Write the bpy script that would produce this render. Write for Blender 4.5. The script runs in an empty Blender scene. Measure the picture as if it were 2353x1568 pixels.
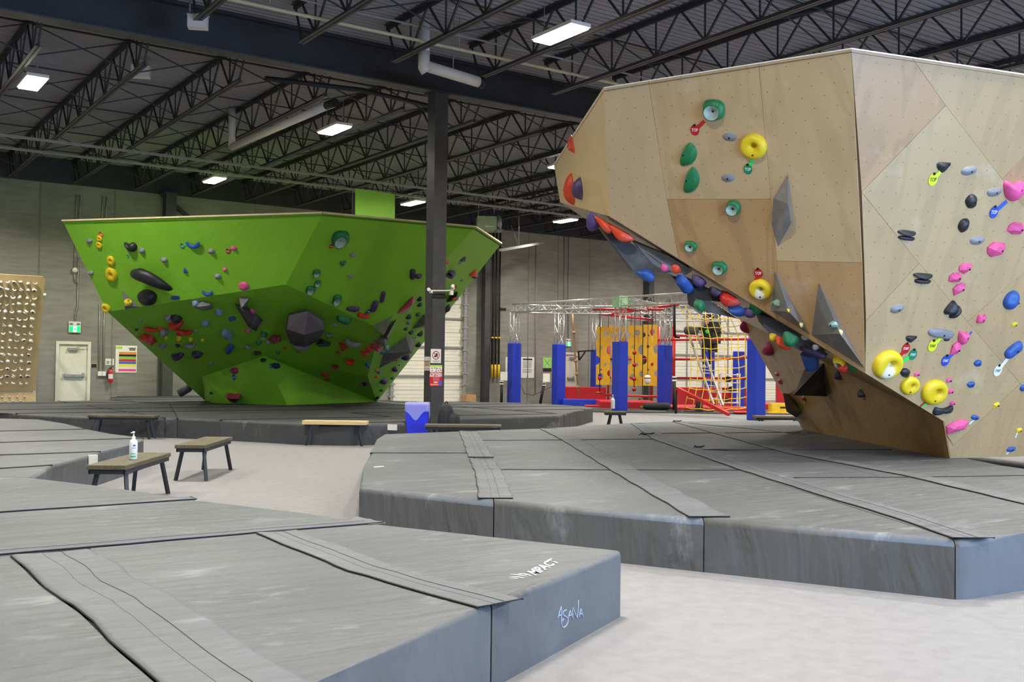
import bpy, bmesh, math, random
from mathutils import Vector, Matrix
from mathutils.bvhtree import BVHTree
from mathutils.geometry import convex_hull_2d
R = math.radians
C = bpy.context.scene.collection
SC = bpy.context.scene
# ------------------------------------------------------------------ camera
FPX, CX, CY = 2380.0, 1176.5, 784.0
EYE = Vector((0, 0, 1.45))
YAW, PITCH, ROLL = R(34.8), R(1.49), R(0.73)
_f = Vector((math.sin(YAW)*math.cos(PITCH), math.cos(YAW)*math.cos(PITCH), math.sin(PITCH)))
_r0 = Vector((math.cos(YAW), -math.sin(YAW), 0)); _u0 = _r0.cross(_f)
CAMX = _r0*math.cos(ROLL) + _u0*math.sin(ROLL); CAMY = _u0*math.cos(ROLL) - _r0*math.sin(ROLL)
cam = bpy.data.cameras.new('camera'); cam_o = bpy.data.objects.new('camera', cam); C.objects.link(cam_o)
cam.sensor_width = 36; cam.lens = 36*FPX/2353; cam.clip_end = 200; cam.clip_start = 0.05
m = Matrix.Identity(4)
for i in range(3):
    m[i][0], m[i][1], m[i][2], m[i][3] = CAMX[i], CAMY[i], -_f[i], EYE[i]
cam_o.matrix_world = m
SC.camera = cam_o
# ------------------------------------------------------------------ world, exposure
SC.view_settings.view_transform = 'Standard'; SC.view_settings.look = 'None'
SC.view_settings.gamma = 1; SC.view_settings.use_curve_mapping = False
SC.view_settings.exposure = 0.36
w = bpy.data.worlds.new('world'); SC.world = w; w.use_nodes = True
w.node_tree.nodes['Background'].inputs[0].default_value = (0.72, 0.82, 1.0, 1)
w.node_tree.nodes['Background'].inputs[1].default_value = 1.0
# room constants (metres)
WALL_Y, WALL_X0, WALL_X1, WALL_Y0 = 34.5, -9.0, 46.0, -3.5
ZJ, ZD, GIRD_Y, MAT = 7.02, 7.80, 18.2, 0.385
LAMP_X = [-2.75, 3.75, 10.2, 16.95, 23.4, 30.0, 36.6, 42.5]; LAMP_Y = [-0.5, 5.6, 13.4, 22.0, 30.3]; LAMP_Z = 6.9
LAMP_W = 265.0
def area(name, loc, rot, sx, sy, power, col, spread=180):
    l = bpy.data.lights.new(name, 'AREA'); l.shape = 'RECTANGLE'; l.size = sx; l.size_y = sy; l.energy = power; l.color = col
    l.spread = R(spread)
    o = bpy.data.objects.new(name, l); C.objects.link(o); o.location = loc; o.rotation_euler = rot; return o
# daylight through the tall windows behind the camera (openings in wall_front)
area('daylight_window', (9.5, WALL_Y0-0.3, 2.2), (R(90), 0, 0), 9.0, 3.2, 1500, (0.34, 0.58, 1.0))

# ------------------------------------------------------------------ pixel -> world
def ray(px, py):
    return (_f + CAMX*((px-CX)/FPX) - CAMY*((py-CY)/FPX)).normalized()
def onz(px, py, z):
    d = ray(px, py); return EYE + d*((z-EYE.z)/d.z)
def ony(px, py, y):
    d = ray(px, py); return EYE + d*(y/d.y)
def onx(px, py, x):
    d = ray(px, py); return EYE + d*(x/d.x)
def onplane(px, py, p, n):
    d = ray(px, py); return EYE + d*((p-EYE).dot(n)/d.dot(n))
def atD(px, py, D):
    d = ray(px, py); return EYE + d*(D/d.dot(_f))
def topx(p):
    q = p-EYE; z = q.dot(_f); return (CX+FPX*q.dot(CAMX)/z, CY-FPX*q.dot(CAMY)/z, z)

# ------------------------------------------------------------------ materials
def lin(c):
    return tuple(((v/255)/12.92 if v/255 <= .04045 else ((v/255+.055)/1.055)**2.4) for v in c)
MATS = {}
def nt(name):
    m = bpy.data.materials.new(name); m.use_nodes = True; return m, m.node_tree.nodes, m.node_tree.links
def mat(name, rgb, rough=.6, metal=0, var=.12, scale=6, bump=0, bscale=40, chalk=0, cscale=3, emis=0, spec=.5, stretch=None, chalkcol=(214,212,208)):
    if name in MATS: return MATS[name]
    m, N, L = nt(name); b = N['Principled BSDF']
    b.inputs['Roughness'].default_value = rough; b.inputs['Metallic'].default_value = metal
    b.inputs['Specular IOR Level'].default_value = spec
    c = lin(rgb); tc = N.new('ShaderNodeTexCoord'); src = tc.outputs['Object']
    if stretch:
        mp = N.new('ShaderNodeMapping'); mp.inputs['Scale'].default_value = stretch; L.new(src, mp.inputs[0]); src = mp.outputs[0]
    nz = N.new('ShaderNodeTexNoise'); nz.inputs['Scale'].default_value = scale; nz.inputs['Detail'].default_value = 6; L.new(src, nz.inputs['Vector'])
    mr = N.new('ShaderNodeMapRange'); mr.inputs[1].default_value = .3; mr.inputs[2].default_value = .7
    mr.inputs[3].default_value = 1-var; mr.inputs[4].default_value = 1+var; L.new(nz.outputs[0], mr.inputs[0])
    vm = N.new('ShaderNodeVectorMath'); vm.operation = 'SCALE'; vm.inputs[0].default_value = c; L.new(mr.outputs[0], vm.inputs[3])
    out = vm.outputs[0]
    if chalk:
        n2 = N.new('ShaderNodeTexNoise'); n2.inputs['Scale'].default_value = cscale; n2.inputs['Detail'].default_value = 8; n2.inputs['Roughness'].default_value = .62
        L.new(src, n2.inputs['Vector'])
        r2 = N.new('ShaderNodeMapRange'); r2.inputs[1].default_value = .54; r2.inputs[2].default_value = .78; r2.inputs[4].default_value = chalk; L.new(n2.outputs[0], r2.inputs[0])
        mx = N.new('ShaderNodeMix'); mx.data_type = 'RGBA'; L.new(r2.outputs[0], mx.inputs[0]); L.new(out, mx.inputs[6]); mx.inputs[7].default_value = (*lin(chalkcol), 1)
        out = mx.outputs[2]
    L.new(out, b.inputs['Base Color'])
    if bump:
        n3 = N.new('ShaderNodeTexNoise'); n3.inputs['Scale'].default_value = bscale; n3.inputs['Detail'].default_value = 4; L.new(src, n3.inputs['Vector'])
        bp = N.new('ShaderNodeBump'); bp.inputs['Strength'].default_value = bump; bp.inputs['Distance'].default_value = .02; L.new(n3.outputs[0], bp.inputs['Height']); L.new(bp.outputs[0], b.inputs['Normal'])
    if emis:
        b.inputs['Emission Color'].default_value = (*c, 1); b.inputs['Emission Strength'].default_value = emis
    MATS[name] = m; return m
# ------------------------------------------------------------------ mesh builders
class MB:
    def __init__(s): s.v = []; s.f = []; s.sm = []; s.mi = []
    def add(s, vs, fs, smooth=False, mi=0):
        o = len(s.v); s.v += [tuple(v) for v in vs]; s.f += [tuple(i+o for i in f) for f in fs]; s.sm += [smooth]*len(fs); s.mi += [mi]*len(fs); return s
    def box(s, a, b, mi=0):
        x0, y0, z0 = a; x1, y1, z1 = b
        return s.add([(x0,y0,z0),(x1,y0,z0),(x1,y1,z0),(x0,y1,z0),(x0,y0,z1),(x1,y0,z1),(x1,y1,z1),(x0,y1,z1)],
                     [(0,3,2,1),(4,5,6,7),(0,1,5,4),(1,2,6,5),(2,3,7,6),(3,0,4,7)], mi=mi)
    def bar(s, p, q, w, h, up=(0,0,1), mi=0):
        p = Vector(p); q = Vector(q); d = (q-p).normalized(); u = Vector(up)
        if abs(d.dot(u)) > .99: u = Vector((1,0,0)) if abs(d.x) < .9 else Vector((0,1,0))
        r = d.cross(u).normalized(); u = r.cross(d)
        vs = [e + r*(i*w/2) + u*(j*h/2) for e in (p, q) for i, j in ((-1,-1),(1,-1),(1,1),(-1,1))]
        return s.add(vs, [(0,1,2,3),(7,6,5,4),(0,4,5,1),(1,5,6,2),(2,6,7,3),(3,7,4,0)], mi=mi)
    def tube(s, pts, r, n=8, smooth=True, caps=True, mi=0):
        pts = [Vector(p) for p in pts]; rs = r if isinstance(r, (list, tuple)) else [r]*len(pts)
        vs = []; pr = None
        for i, p in enumerate(pts):
            d = (pts[min(i+1, len(pts)-1)]-pts[max(i-1, 0)]).normalized()
            if pr is None:
                pr = Vector((0,0,1)) if abs(d.z) < .9 else Vector((1,0,0))
            pr = (pr - d*pr.dot(d)).normalized(); q = d.cross(pr)
            vs += [p + (pr*math.cos(2*math.pi*k/n) + q*math.sin(2*math.pi*k/n))*rs[i] for k in range(n)]
        fs = [(i*n+k, i*n+(k+1)%n, (i+1)*n+(k+1)%n, (i+1)*n+k) for i in range(len(pts)-1) for k in range(n)]
        s.add(vs, fs, smooth, mi)
        if caps:
            o = len(s.v)-len(vs); m_ = len(pts)
            s.f += [tuple(o+k for k in reversed(range(n))), tuple(o+(m_-1)*n+k for k in range(n))]; s.sm += [False]*2; s.mi += [mi]*2
        return s
    def lathe(s, prof, c=(0,0,0), n=20, smooth=True, mi=0):
        c = Vector(c); vs = [c+Vector((r*math.cos(2*math.pi*k/n), r*math.sin(2*math.pi*k/n), z)) for r, z in prof for k in range(n)]
        fs = [(i*n+k, i*n+(k+1)%n, (i+1)*n+(k+1)%n, (i+1)*n+k) for i in range(len(prof)-1) for k in range(n)]
        return s.add(vs, fs, smooth, mi)
    def prism(s, poly, z0, z1, mi=0):
        n = len(poly); a = sum(poly[i][0]*poly[(i+1)%n][1]-poly[(i+1)%n][0]*poly[i][1] for i in range(n))
        if a < 0: poly = poly[::-1]
        vs = [(p[0], p[1], z0) for p in poly] + [(p[0], p[1], z1) for p in poly]
        return s.add(vs, [tuple(reversed(range(n))), tuple(range(n, 2*n))] + [(i, (i+1)%n, n+(i+1)%n, n+i) for i in range(n)], mi=mi)
    def mesh(s, name, *mats):
        me = bpy.data.meshes.new(name); me.from_pydata(s.v, [], s.f); me.update()
        me.polygons.foreach_set('use_smooth', s.sm); me.polygons.foreach_set('material_index', s.mi)
        for m in mats: me.materials.append(m)
        return me
    def build(s, name, m, parent=None, **k):
        ms = m if isinstance(m, (list, tuple)) else [m]
        return obj(name, s.mesh(name, *ms), parent, **k)
def obj(name, me, parent=None, mw=None, label=None, cat=None, group=None, kind=None):
    o = bpy.data.objects.new(name, me); C.objects.link(o)
    if parent is not None: o.parent = parent
    if mw is not None: o.matrix_local = mw
    return tag(o, label, cat, group, kind)
def tag(o, label=None, cat=None, group=None, kind=None):
    if label: o['label'] = label
    if cat: o['category'] = cat
    if group: o['group'] = group
    if kind: o['kind'] = kind
    return o
def empty(name, loc=(0,0,0), rz=0, label=None, cat=None, group=None, kind=None, mw=None):
    o = bpy.data.objects.new(name, None); C.objects.link(o); o.empty_display_size = .1
    if mw is not None: o.matrix_local = mw
    else: o.location = loc; o.rotation_euler = (0, 0, rz)
    return tag(o, label, cat, group, kind)
def kids(o): return [c for c in bpy.data.objects if c.parent == o]
def copy_tree(o, kidsof, parent=None):
    c = o.copy(); C.objects.link(c)
    if parent is not None: c.parent = parent
    for ch in kidsof.get(o.name, []): copy_tree(ch, kidsof, c)
    return c
def struct(name, mb, m, parent=None): return mb.build(name, m, parent, kind='structure' if parent is None else None)
def frame(o, x, y, z):
    M = Matrix.Identity(4)
    for i in range(3): M[i][0], M[i][1], M[i][2], M[i][3] = x[i], y[i], z[i], o[i]
    return M
def text_mesh(txt, size, m, name='lettering', depth=.001, align='CENTER', shear=0, bold=0):
    cu = bpy.data.curves.new(name, 'FONT'); cu.body = txt; cu.size = size; cu.extrude = depth; cu.align_x = align; cu.align_y = 'CENTER'; cu.shear = shear; cu.offset = bold; cu.resolution_u = 2
    o = bpy.data.objects.new(name, cu); C.objects.link(o)
    me = bpy.data.meshes.new_from_object(o.evaluated_get(bpy.context.evaluated_depsgraph_get()))
    bpy.data.objects.remove(o); bpy.data.curves.remove(cu); me.name = name; me.materials.clear(); me.materials.append(m); return me
# ------------------------------------------------------------------ materials of the shell
def concrete():
    m, N, L = nt('board_formed_concrete'); b = N['Principled BSDF']; b.inputs['Roughness'].default_value = .85
    tc = N.new('ShaderNodeTexCoord')
    n1 = N.new('ShaderNodeTexNoise'); n1.inputs['Scale'].default_value = .7; n1.inputs['Detail'].default_value = 6; L.new(tc.outputs['Object'], n1.inputs[0])
    mp = N.new('ShaderNodeMapping'); mp.inputs['Scale'].default_value = (.8, .8, 5); L.new(tc.outputs['Object'], mp.inputs[0])
    n2 = N.new('ShaderNodeTexNoise'); n2.inputs['Scale'].default_value = 1.6; n2.inputs['Detail'].default_value = 5; L.new(mp.outputs[0], n2.inputs[0])
    ma = N.new('ShaderNodeMath'); ma.operation = 'ADD'; L.new(n1.outputs[0], ma.inputs[0]); L.new(n2.outputs[0], ma.inputs[1])
    cr = N.new('ShaderNodeValToRGB'); cr.color_ramp.elements[0].position = .35; cr.color_ramp.elements[1].position = .65
    cr.color_ramp.elements[0].color = (*lin((120,117,108)), 1); cr.color_ramp.elements[1].color = (*lin((144,141,131)), 1)
    mh = N.new('ShaderNodeMath'); mh.operation = 'MULTIPLY'; mh.inputs[1].default_value = .5; L.new(ma.outputs[0], mh.inputs[0]); L.new(mh.outputs[0], cr.inputs[0]); L.new(cr.outputs[0], b.inputs['Base Color'])
    bp = N.new('ShaderNodeBump'); bp.inputs['Strength'].default_value = .12; bp.inputs['Distance'].default_value = .006; L.new(n2.outputs[0], bp.inputs['Height']); L.new(bp.outputs[0], b.inputs['Normal'])
    return m
M_CONC = concrete()
M_FLOOR = mat('carpeted_floor', (131,129,129), .9, var=.07, scale=9, bump=.3, bscale=160, chalk=.25, cscale=1.3, chalkcol=(150,150,158))
M_DECK = mat('roof_deck_metal', (132,128,130), .6, metal=.0, var=.08, scale=2)
M_STEEL = mat('black_painted_steel', (44,44,47), .55, var=.2, scale=3)
M_STEEL2 = mat('worn_black_steel', (62,61,62), .5, var=.2, scale=5, chalk=.15, cscale=4, chalkcol=(120,110,105))
M_WHITE = mat('white_paint', (225,222,212), .5, var=.04)
M_CREAM = mat('cream_door_paint', (214,209,192), .5, var=.04)
M_GALV = mat('galvanised_steel', (150,150,148), .4, metal=.25, var=.15, scale=12)
M_BLACK = mat('matte_black', (22,22,24), .6, var=.2)
M_PVC = mat('white_pvc', (205,200,194), .45, var=.05)
# ------------------------------------------------------------------ floor, walls, ceiling
struct('floor', MB().box((WALL_X0, WALL_Y0, -.2), (WALL_X1, WALL_Y+.3, 0)), M_FLOOR)
def openwall(name, axis, c, t, lo, hi, zt, holes, m):
    b = MB(); hs = sorted(holes); cur = lo
    def bb(u0, u1, z0, z1):
        if u1-u0 < 1e-4 or z1-z0 < 1e-4: return
        if axis == 'x': b.box((u0, c, z0), (u1, c+t, z1))
        else: b.box((c, u0, z0), (c+t, u1, z1))
    for (u0, u1, z0, z1) in hs:
        bb(cur, u0, 0, zt); bb(u0, u1, 0, z0); bb(u0, u1, z1, zt); cur = u1
    bb(cur, hi, 0, zt); return struct(name, b, m)
def YB(px, py): return ony(px, py, WALL_Y)
# openings in the back wall, measured from the photograph
d0, d1 = YB(132, 787), YB(206, 787); DX0, DX1, DZ = d0.x, d1.x, d0.z
g0, g1 = YB(900, 700), YB(1069, 668); GX0, GX1, GZ = g0.x, g1.x, g1.z
e0, e1 = YB(1296, 812), YB(1325, 812); EX0, EX1, EZ = e0.x, e1.x, e0.z
h0, h1, h2_, h3 = YB(1540, 690), YB(1622, 690), YB(1634, 690), YB(1830, 690); HZ = 4.35
holes = [(DX0, DX1, 0, DZ), (GX0, GX1, 0, GZ), (EX0, EX1, 0, EZ), (h0.x, h1.x, 0, HZ), (h2_.x, h3.x, 0, HZ)]
openwall('wall_back', 'x', WALL_Y, .3, WALL_X0, WALL_X1, ZD, holes, M_CONC)
openwall('wall_left', 'y', WALL_X0-.3, .3, WALL_Y0, WALL_Y, ZD, [], M_CONC)
openwall('wall_right', 'y', WALL_X1, .3, WALL_Y0, WALL_Y, ZD, [], M_CONC)
openwall('wall_front', 'x', WALL_Y0-.3, .3, WALL_X0, WALL_X1, ZD, [(5.0, 14.0, .5, 3.9)], M_CONC)
b = MB()
for x0, x1, n in ((5.0, 14.0, 6),):
    for i in range(n+1):
        x = x0+(x1-x0)*i/n; b.box((x-.04, WALL_Y0-.2, .5), (x+.04, WALL_Y0-.1, 3.9))
    b.box((x0, WALL_Y0-.2, .5), (x1, WALL_Y0-.1, .58)); b.box((x0, WALL_Y0-.2, 2.3), (x1, WALL_Y0-.1, 2.38)); b.box((x0, WALL_Y0-.2, 3.82), (x1, WALL_Y0-.1, 3.9))
struct('window_1', b, M_STEEL)
# corrugated deck
b = MB(); per = .16; n = int((WALL_Y+.3-WALL_Y0)/per)+1; prof = []
for i in range(n):
    y = WALL_Y0-.15+i*per; prof += [(y, 0), (y+.065, 0), (y+.085, .045), (y+.14, .045), (y+.16, 0)]
vs = [(x, y, ZD+z) for x in (WALL_X0, WALL_X1) for y, z in prof]; k = len(prof)
b.add(vs, [(i, k+i, k+i+1, i+1) for i in range(k-1)])
b.box((WALL_X0, WALL_Y0, ZD+.08), (WALL_X1, WALL_Y+.3, ZD+.2))
struct('ceiling', b, M_DECK)
struct('baseboard_back', MB().box((d1.x+.1, WALL_Y-.02, 0), (GX0-.1, WALL_Y, .1)), M_STEEL)
# black band at the head of the back wall
b = MB(); b.box((WALL_X0, WALL_Y-.05, ZJ+.0), (WALL_X1, WALL_Y-.0, ZD)); struct('trim_1', b, M_STEEL)
# panel joints of the tilt-up concrete
b = MB()
for px in (90, 262, 585, 1215, 1283, 1355):
    x = YB(px, 600).x; b.box((x-.02, WALL_Y-.012, 0), (x+.02, WALL_Y, ZJ))
struct('trim_2', b, mat('joint_sealant', (120,118,110), .8))
# ------------------------------------------------------------------ roof joists
def joist_meshes(y0, y1):
    zt = ZD-.02
    top, bot, web = MB(), MB(), MB()
    for s in (-1, 1):
        top.box((s*.035-.03, y0-.5, zt-.012), (s*.035+.03, y1+.3, zt)); top.box((s*.014-.006, y0-.5, zt-.09), (s*.014+.006, y1+.3, zt))
        bot.box((s*.035-.03, y0, ZJ), (s*.035+.03, y1, ZJ+.012)); bot.box((s*.014-.006, y0, ZJ), (s*.014+.006, y1, ZJ+.075))
    n = max(2, round((y1-y0)/1.22)); st = (y1-y0)/n
    for i in range(n):
        a = y0+i*st; mid = a+st/2
        web.bar((0, a, zt-.03), (0, mid, ZJ+.03), .032, .032); web.bar((0, mid, ZJ+.03), (0, a+st, zt-.03), .032, .032)
        web.bar((0, mid, ZJ+.03), (0, mid, zt-.03), .025, .025)
        if i == 0: web.bar((0, a-.45, zt-.04), (0, a+.05, ZJ+.03), .03, .03)
        if i == n-1: web.bar((0, y1+.25, zt-.04), (0, y1-.05, ZJ+.03), .03, .03)
    return [('top_chord', top.mesh('joist_top_chord', M_STEEL)), ('bottom_chord', bot.mesh('joist_bottom_chord', M_STEEL2)), ('web', web.mesh('joist_web', M_STEEL))]
FAR_J = joist_meshes(GIRD_Y+1.5, WALL_Y-.35); NEAR_J = joist_meshes(-1.5, GIRD_Y-1.45)
JX = [5.27+1.83*k for k in range(-6, 22)]
for xs, ms, lab, grp, lim in ((JX, FAR_J, 'black open-web steel roof joist between the girder and the back wall', 'roof joists beyond the girder', 45),
                         (JX, NEAR_J, 'black open-web steel roof joist on the near side of the girder', 'roof joists in front of the girder', 26)):
    for x in xs:
        if x > lim or x < -1: continue
        r = empty('roof_joist', (x, 0, 0), 0, lab, 'roof joist', grp)
        for nm, me in ms: obj(nm, me, r)
# bridging rows: angles along X at top and bottom with X braces
def bridging(y, x0, x1, lab, grp):
    b = MB(); zt = ZD-.12
    b.bar((x0, y, zt), (x1, y, zt), .03, .03)
    xs = [x for x in JX if x0-.1 <= x <= x1+.1]
    for a, c in zip(xs, xs[1:]):
        b.bar((a, y, zt), (c, y, ZJ+.05), .022, .022); b.bar((a, y+.03, ZJ+.05), (c, y+.03, zt), .022, .022)
    b.build('joist_bridging', M_STEEL, label=lab, cat='roof bracing', group=grp)
for y in (20.6, 23.6, 26.6, 29.8, 32.6): bridging(y, JX[3], JX[20], 'thin black cross bracing running between the joists beyond the girder', 'bracing beyond the girder')
for y in (14.9, 11.5, 8.2): bridging(y, JX[4], JX[14], 'thin black cross bracing running between the joists in front of the girder', 'bracing in front of the girder')
# ------------------------------------------------------------------ girder and columns
g = empty('roof_girder', (0, GIRD_Y, 0), 0, 'deep black steel I-beam girder crossing the roof above the grey column', 'girder')
b = MB(); b.box((WALL_X0, -.012, ZJ+.06), (WALL_X1, .012, ZD-.06)); b.build('web', M_STEEL, g)
b = MB(); b.box((WALL_X0, -.16, ZJ+.02), (WALL_X1, .16, ZJ+.05)); b.build('bottom_flange', M_STEEL2, g)
b = MB(); b.box((WALL_X0, -.16, ZD-.08), (WALL_X1, .16, ZD-.05)); b.build('top_flange', M_STEEL, g)
def column(px, Y, w, label, z1=ZJ, name='steel_column', m=M_STEEL2):
    p = ony(px, 900, Y); c = empty(name, (p.x, Y, 0), 0, label, 'column')
    MB().box((-w/2, -w/2, 0), (w/2, w/2, z1)).build('shaft', m, c)
    MB().box((-w*.8, -w*.8, 0), (w*.8, w*.8, .02)).build('base_plate', M_STEEL, c)
    MB().box((-w*.75, -w*.75, z1-.001), (w*.75, w*.75, z1+.019)).build('cap_plate', M_STEEL, c)
    return c
COL = column(997, GIRD_Y, .30, 'square dark grey steel column with posters standing behind the blue bin')
COLX = COL.location.x
column(381, WALL_Y-.3, .34, 'dark steel column at the back wall left of the green climbing wall', ZJ)
column(1114, WALL_Y-.3, .26, 'dark steel column at the back wall beside the yellow-ended straps', ZJ)
column(1490, WALL_Y-.3, .30, 'dark steel column at the back wall above the truss rig', ZJ)
b = MB(); p = ony(405, 470, WALL_Y-.3); b.bar((p.x-.5, WALL_Y-.3, ZJ), (p.x+.7, WALL_Y-.3, ZJ-.95), .12, .12)
b.build('knee_brace', M_STEEL, label='short slanting black brace at the head of the left wall column', cat='brace')
# ------------------------------------------------------------------ LED lamps
M_LED = mat('led_diffuser', (255,252,240), .4, emis=30, var=0)
lh = MB().box((-.20, -.54, .03), (.20, .54, .09)).mesh('lamp_housing', M_WHITE)
lw = MB()
lw.tube([(0, -.52, .1), (0, .52, .1)], .006, 5)
for s in (-1, 1):
    lw.tube([(0, s*.45, .09), (0, s*.45, .9)], .006, 5); lw.tube([(-.18, s*.5, .09), (0, s*.45, .25), (.18, s*.5, .09)], .005, 5)
lwm = lw.mesh('hanger', M_GALV); ld = MB().box((-.175, -.51, .0), (.175, .51, .03)).mesh('diffuser', M_LED)
llight = bpy.data.lights.new('high_bay_light', 'AREA'); llight.shape = 'RECTANGLE'; llight.size = .33; llight.size_y = 1.0; llight.energy = LAMP_W; llight.color = (1.0, .96, .87); llight.spread = R(150)
for iy, y in enumerate(LAMP_Y):
    for ix, x in enumerate(LAMP_X):
        L_ = {(3.75,22.0):'far left above the wall board side', (10.2,22.0):'over the green wall left of the column', (10.2,30.3):'small in the distance over the left of the green wall',
              (16.95,30.3):'between the green board and the column', (23.4,30.3):'lowest in view, over the truss rig', (16.95,22.0):'partly hidden by the tip of the plywood wall', (10.2,13.4):'largest and nearest, above the plywood wall'}.get((x, y))
        lab = ('glowing rectangular LED high-bay lamp, ' + L_) if L_ else 'glowing rectangular LED high-bay lamp out of view or hidden behind the walls'
        o = empty('high_bay_lamp', (x, y, LAMP_Z), 0, lab, 'ceiling lamp', 'LED high-bay lamps')
        obj('housing', lh, o); obj('diffuser', ld, o); obj('hanger', lwm, o)
        lo = bpy.data.objects.new('lamp_light', llight); C.objects.link(lo); lo.parent = o; lo.location = (0, 0, -.01)
# ------------------------------------------------------------------ climbing-wall panels
def panel_mat(name, rgb, grain=0, rot=0, dots=.22, dotcol=(70,66,60), dr=.006, rough=.5, gcol=(150,110,62), ph=0.0, dotfade=None, chalk=.35, var=.05, spec=.5):
    if name in MATS: return MATS[name]
    m, N, L = nt(name); b = N['Principled BSDF']; b.inputs['Roughness'].default_value = rough; b.inputs['Specular IOR Level'].default_value = spec
    uv = N.new('ShaderNodeUVMap'); uv.uv_map = 'UVMap'
    def mapping(scale, rz=0, loc=(0,0,0)):
        mp = N.new('ShaderNodeMapping'); mp.inputs['Scale'].default_value = scale; mp.inputs['Rotation'].default_value = (0,0,rz); mp.inputs['Location'].default_value = loc
        L.new(uv.outputs[0], mp.inputs[0]); return mp.outputs[0]
    n1 = N.new('ShaderNodeTexNoise'); n1.inputs['Scale'].default_value = 1.5; n1.inputs['Detail'].default_value = 5; L.new(uv.outputs[0], n1.inputs[0])
    mr = N.new('ShaderNodeMapRange'); mr.inputs[1].default_value = .3; mr.inputs[2].default_value = .7; mr.inputs[3].default_value = 1-var; mr.inputs[4].default_value = 1+var; L.new(n1.outputs[0], mr.inputs[0])
    vm = N.new('ShaderNodeVectorMath'); vm.operation = 'SCALE'; vm.inputs[0].default_value = lin(rgb); L.new(mr.outputs[0], vm.inputs[3]); out = vm.outputs[0]
    def mix(fac, a, col):
        mx = N.new('ShaderNodeMix'); mx.data_type = 'RGBA'; L.new(fac, mx.inputs[0]); L.new(a, mx.inputs[6]); mx.inputs[7].default_value = (*lin(col), 1); return mx.outputs[2]
    if grain:
        g = N.new('ShaderNodeTexNoise'); g.inputs['Scale'].default_value = 1.0; g.inputs['Detail'].default_value = 3; g.inputs['Distortion'].default_value = .6
        L.new(mapping((1.6, .45, 1), rot, (ph, ph*2, 0)), g.inputs[0])
        mu = N.new('ShaderNodeMath'); mu.operation = 'MULTIPLY'; mu.inputs[1].default_value = 34; L.new(g.outputs[0], mu.inputs[0])
        sn = N.new('ShaderNodeMath'); sn.operation = 'SINE'; L.new(mu.outputs[0], sn.inputs[0])
        r = N.new('ShaderNodeMapRange'); r.inputs[1].default_value = .1; r.inputs[2].default_value = 1; r.inputs[4].default_value = grain; L.new(sn.outputs[0], r.inputs[0])
        out = mix(r.outputs[0], out, gcol)
    if chalk:
        n2 = N.new('ShaderNodeTexNoise'); n2.inputs['Scale'].default_value = 1.7; n2.inputs['Detail'].default_value = 9; n2.inputs['Roughness'].default_value = .65; L.new(mapping((1,1,1), 0, (3.1+ph, 1.7, 0)), n2.inputs[0])
        r2 = N.new('ShaderNodeMapRange'); r2.inputs[1].default_value = .58; r2.inputs[2].default_value = .8; r2.inputs[4].default_value = chalk; L.new(n2.outputs[0], r2.inputs[0]); out = mix(r2.outputs[0], out, (222,218,210))
    if dots:
        cur = None
        for off in (0, .5):
            fr = N.new('ShaderNodeVectorMath'); fr.operation = 'FRACTION'; L.new(mapping((1/dots, 1/dots, 0), rot, (off+.13+ph, off+.31, 0)), fr.inputs[0])
            sb = N.new('ShaderNodeVectorMath'); sb.operation = 'SUBTRACT'; sb.inputs[1].default_value = (.5, .5, 0); L.new(fr.outputs[0], sb.inputs[0])
            ln = N.new('ShaderNodeVectorMath'); ln.operation = 'LENGTH'; L.new(sb.outputs[0], ln.inputs[0])
            lt = N.new('ShaderNodeMath'); lt.operation = 'LESS_THAN'; lt.inputs[1].default_value = dr/dots; L.new(ln.outputs['Value'], lt.inputs[0])
            out = mix(lt.outputs[0], out, dotcol)
    L.new(out, b.inputs['Base Color'])
    MATS[name] = m; return m
def newell(pts):
    n = Vector((0,0,0)); k = len(pts)
    for i in range(k):
        a, b_ = pts[i], pts[(i+1)%k]; n += Vector(((a.y-b_.y)*(a.z+b_.z), (a.z-b_.z)*(a.x+b_.x), (a.x-b_.x)*(a.y+b_.y)))
    return n.normalized()
def panel(name, pts, m, parent, inset=.0, th=.03, off=0.0, label=None):
    pts = [Vector(p) for p in pts]; n = newell(pts); c = sum(pts, Vector())/len(pts)
    if n.dot(c-EYE) > 0: pts = pts[::-1]; n = -n
    if inset:
        q = []; k = len(pts)
        for i in range(k):
            p = pts[i]; a = (pts[i-1]-p).normalized(); b_ = (pts[(i+1)%k]-p).normalized(); d = a+b_
            s = max(.25, a.cross(b_).length); q.append(p + (a+b_)*(inset/s) if n.dot(b_.cross(a)) > 0 else p - (a+b_)*(inset/s))
        pts = q
    e1 = Vector((0,0,1)).cross(n); e1 = e1.normalized() if e1.length > .05 else Vector((1,0,0)); e2 = n.cross(e1)
    k = len(pts); vs = [p+n*off for p in pts] + [p-n*th for p in pts]
    fs = [tuple(range(k)), tuple(range(2*k-1, k-1, -1))] + [(i, k+i, k+(i+1)%k, (i+1)%k) for i in range(k)]
    me = bpy.data.meshes.new(name); me.from_pydata([tuple(v) for v in vs], [], fs); me.update()
    u = me.uv_layers.new(name='UVMap')
    for lp in me.loops:
        p = Vector(me.vertices[lp.vertex_index].co); u.data[lp.index].uv = (p.dot(e1), p.dot(e2))
    me.materials.append(m); return obj(name, me, parent, label=label)
def tri_plane(a, b_, c): return a, (b_-a).cross(c-a).normalized()
ZT = 4.75
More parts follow.
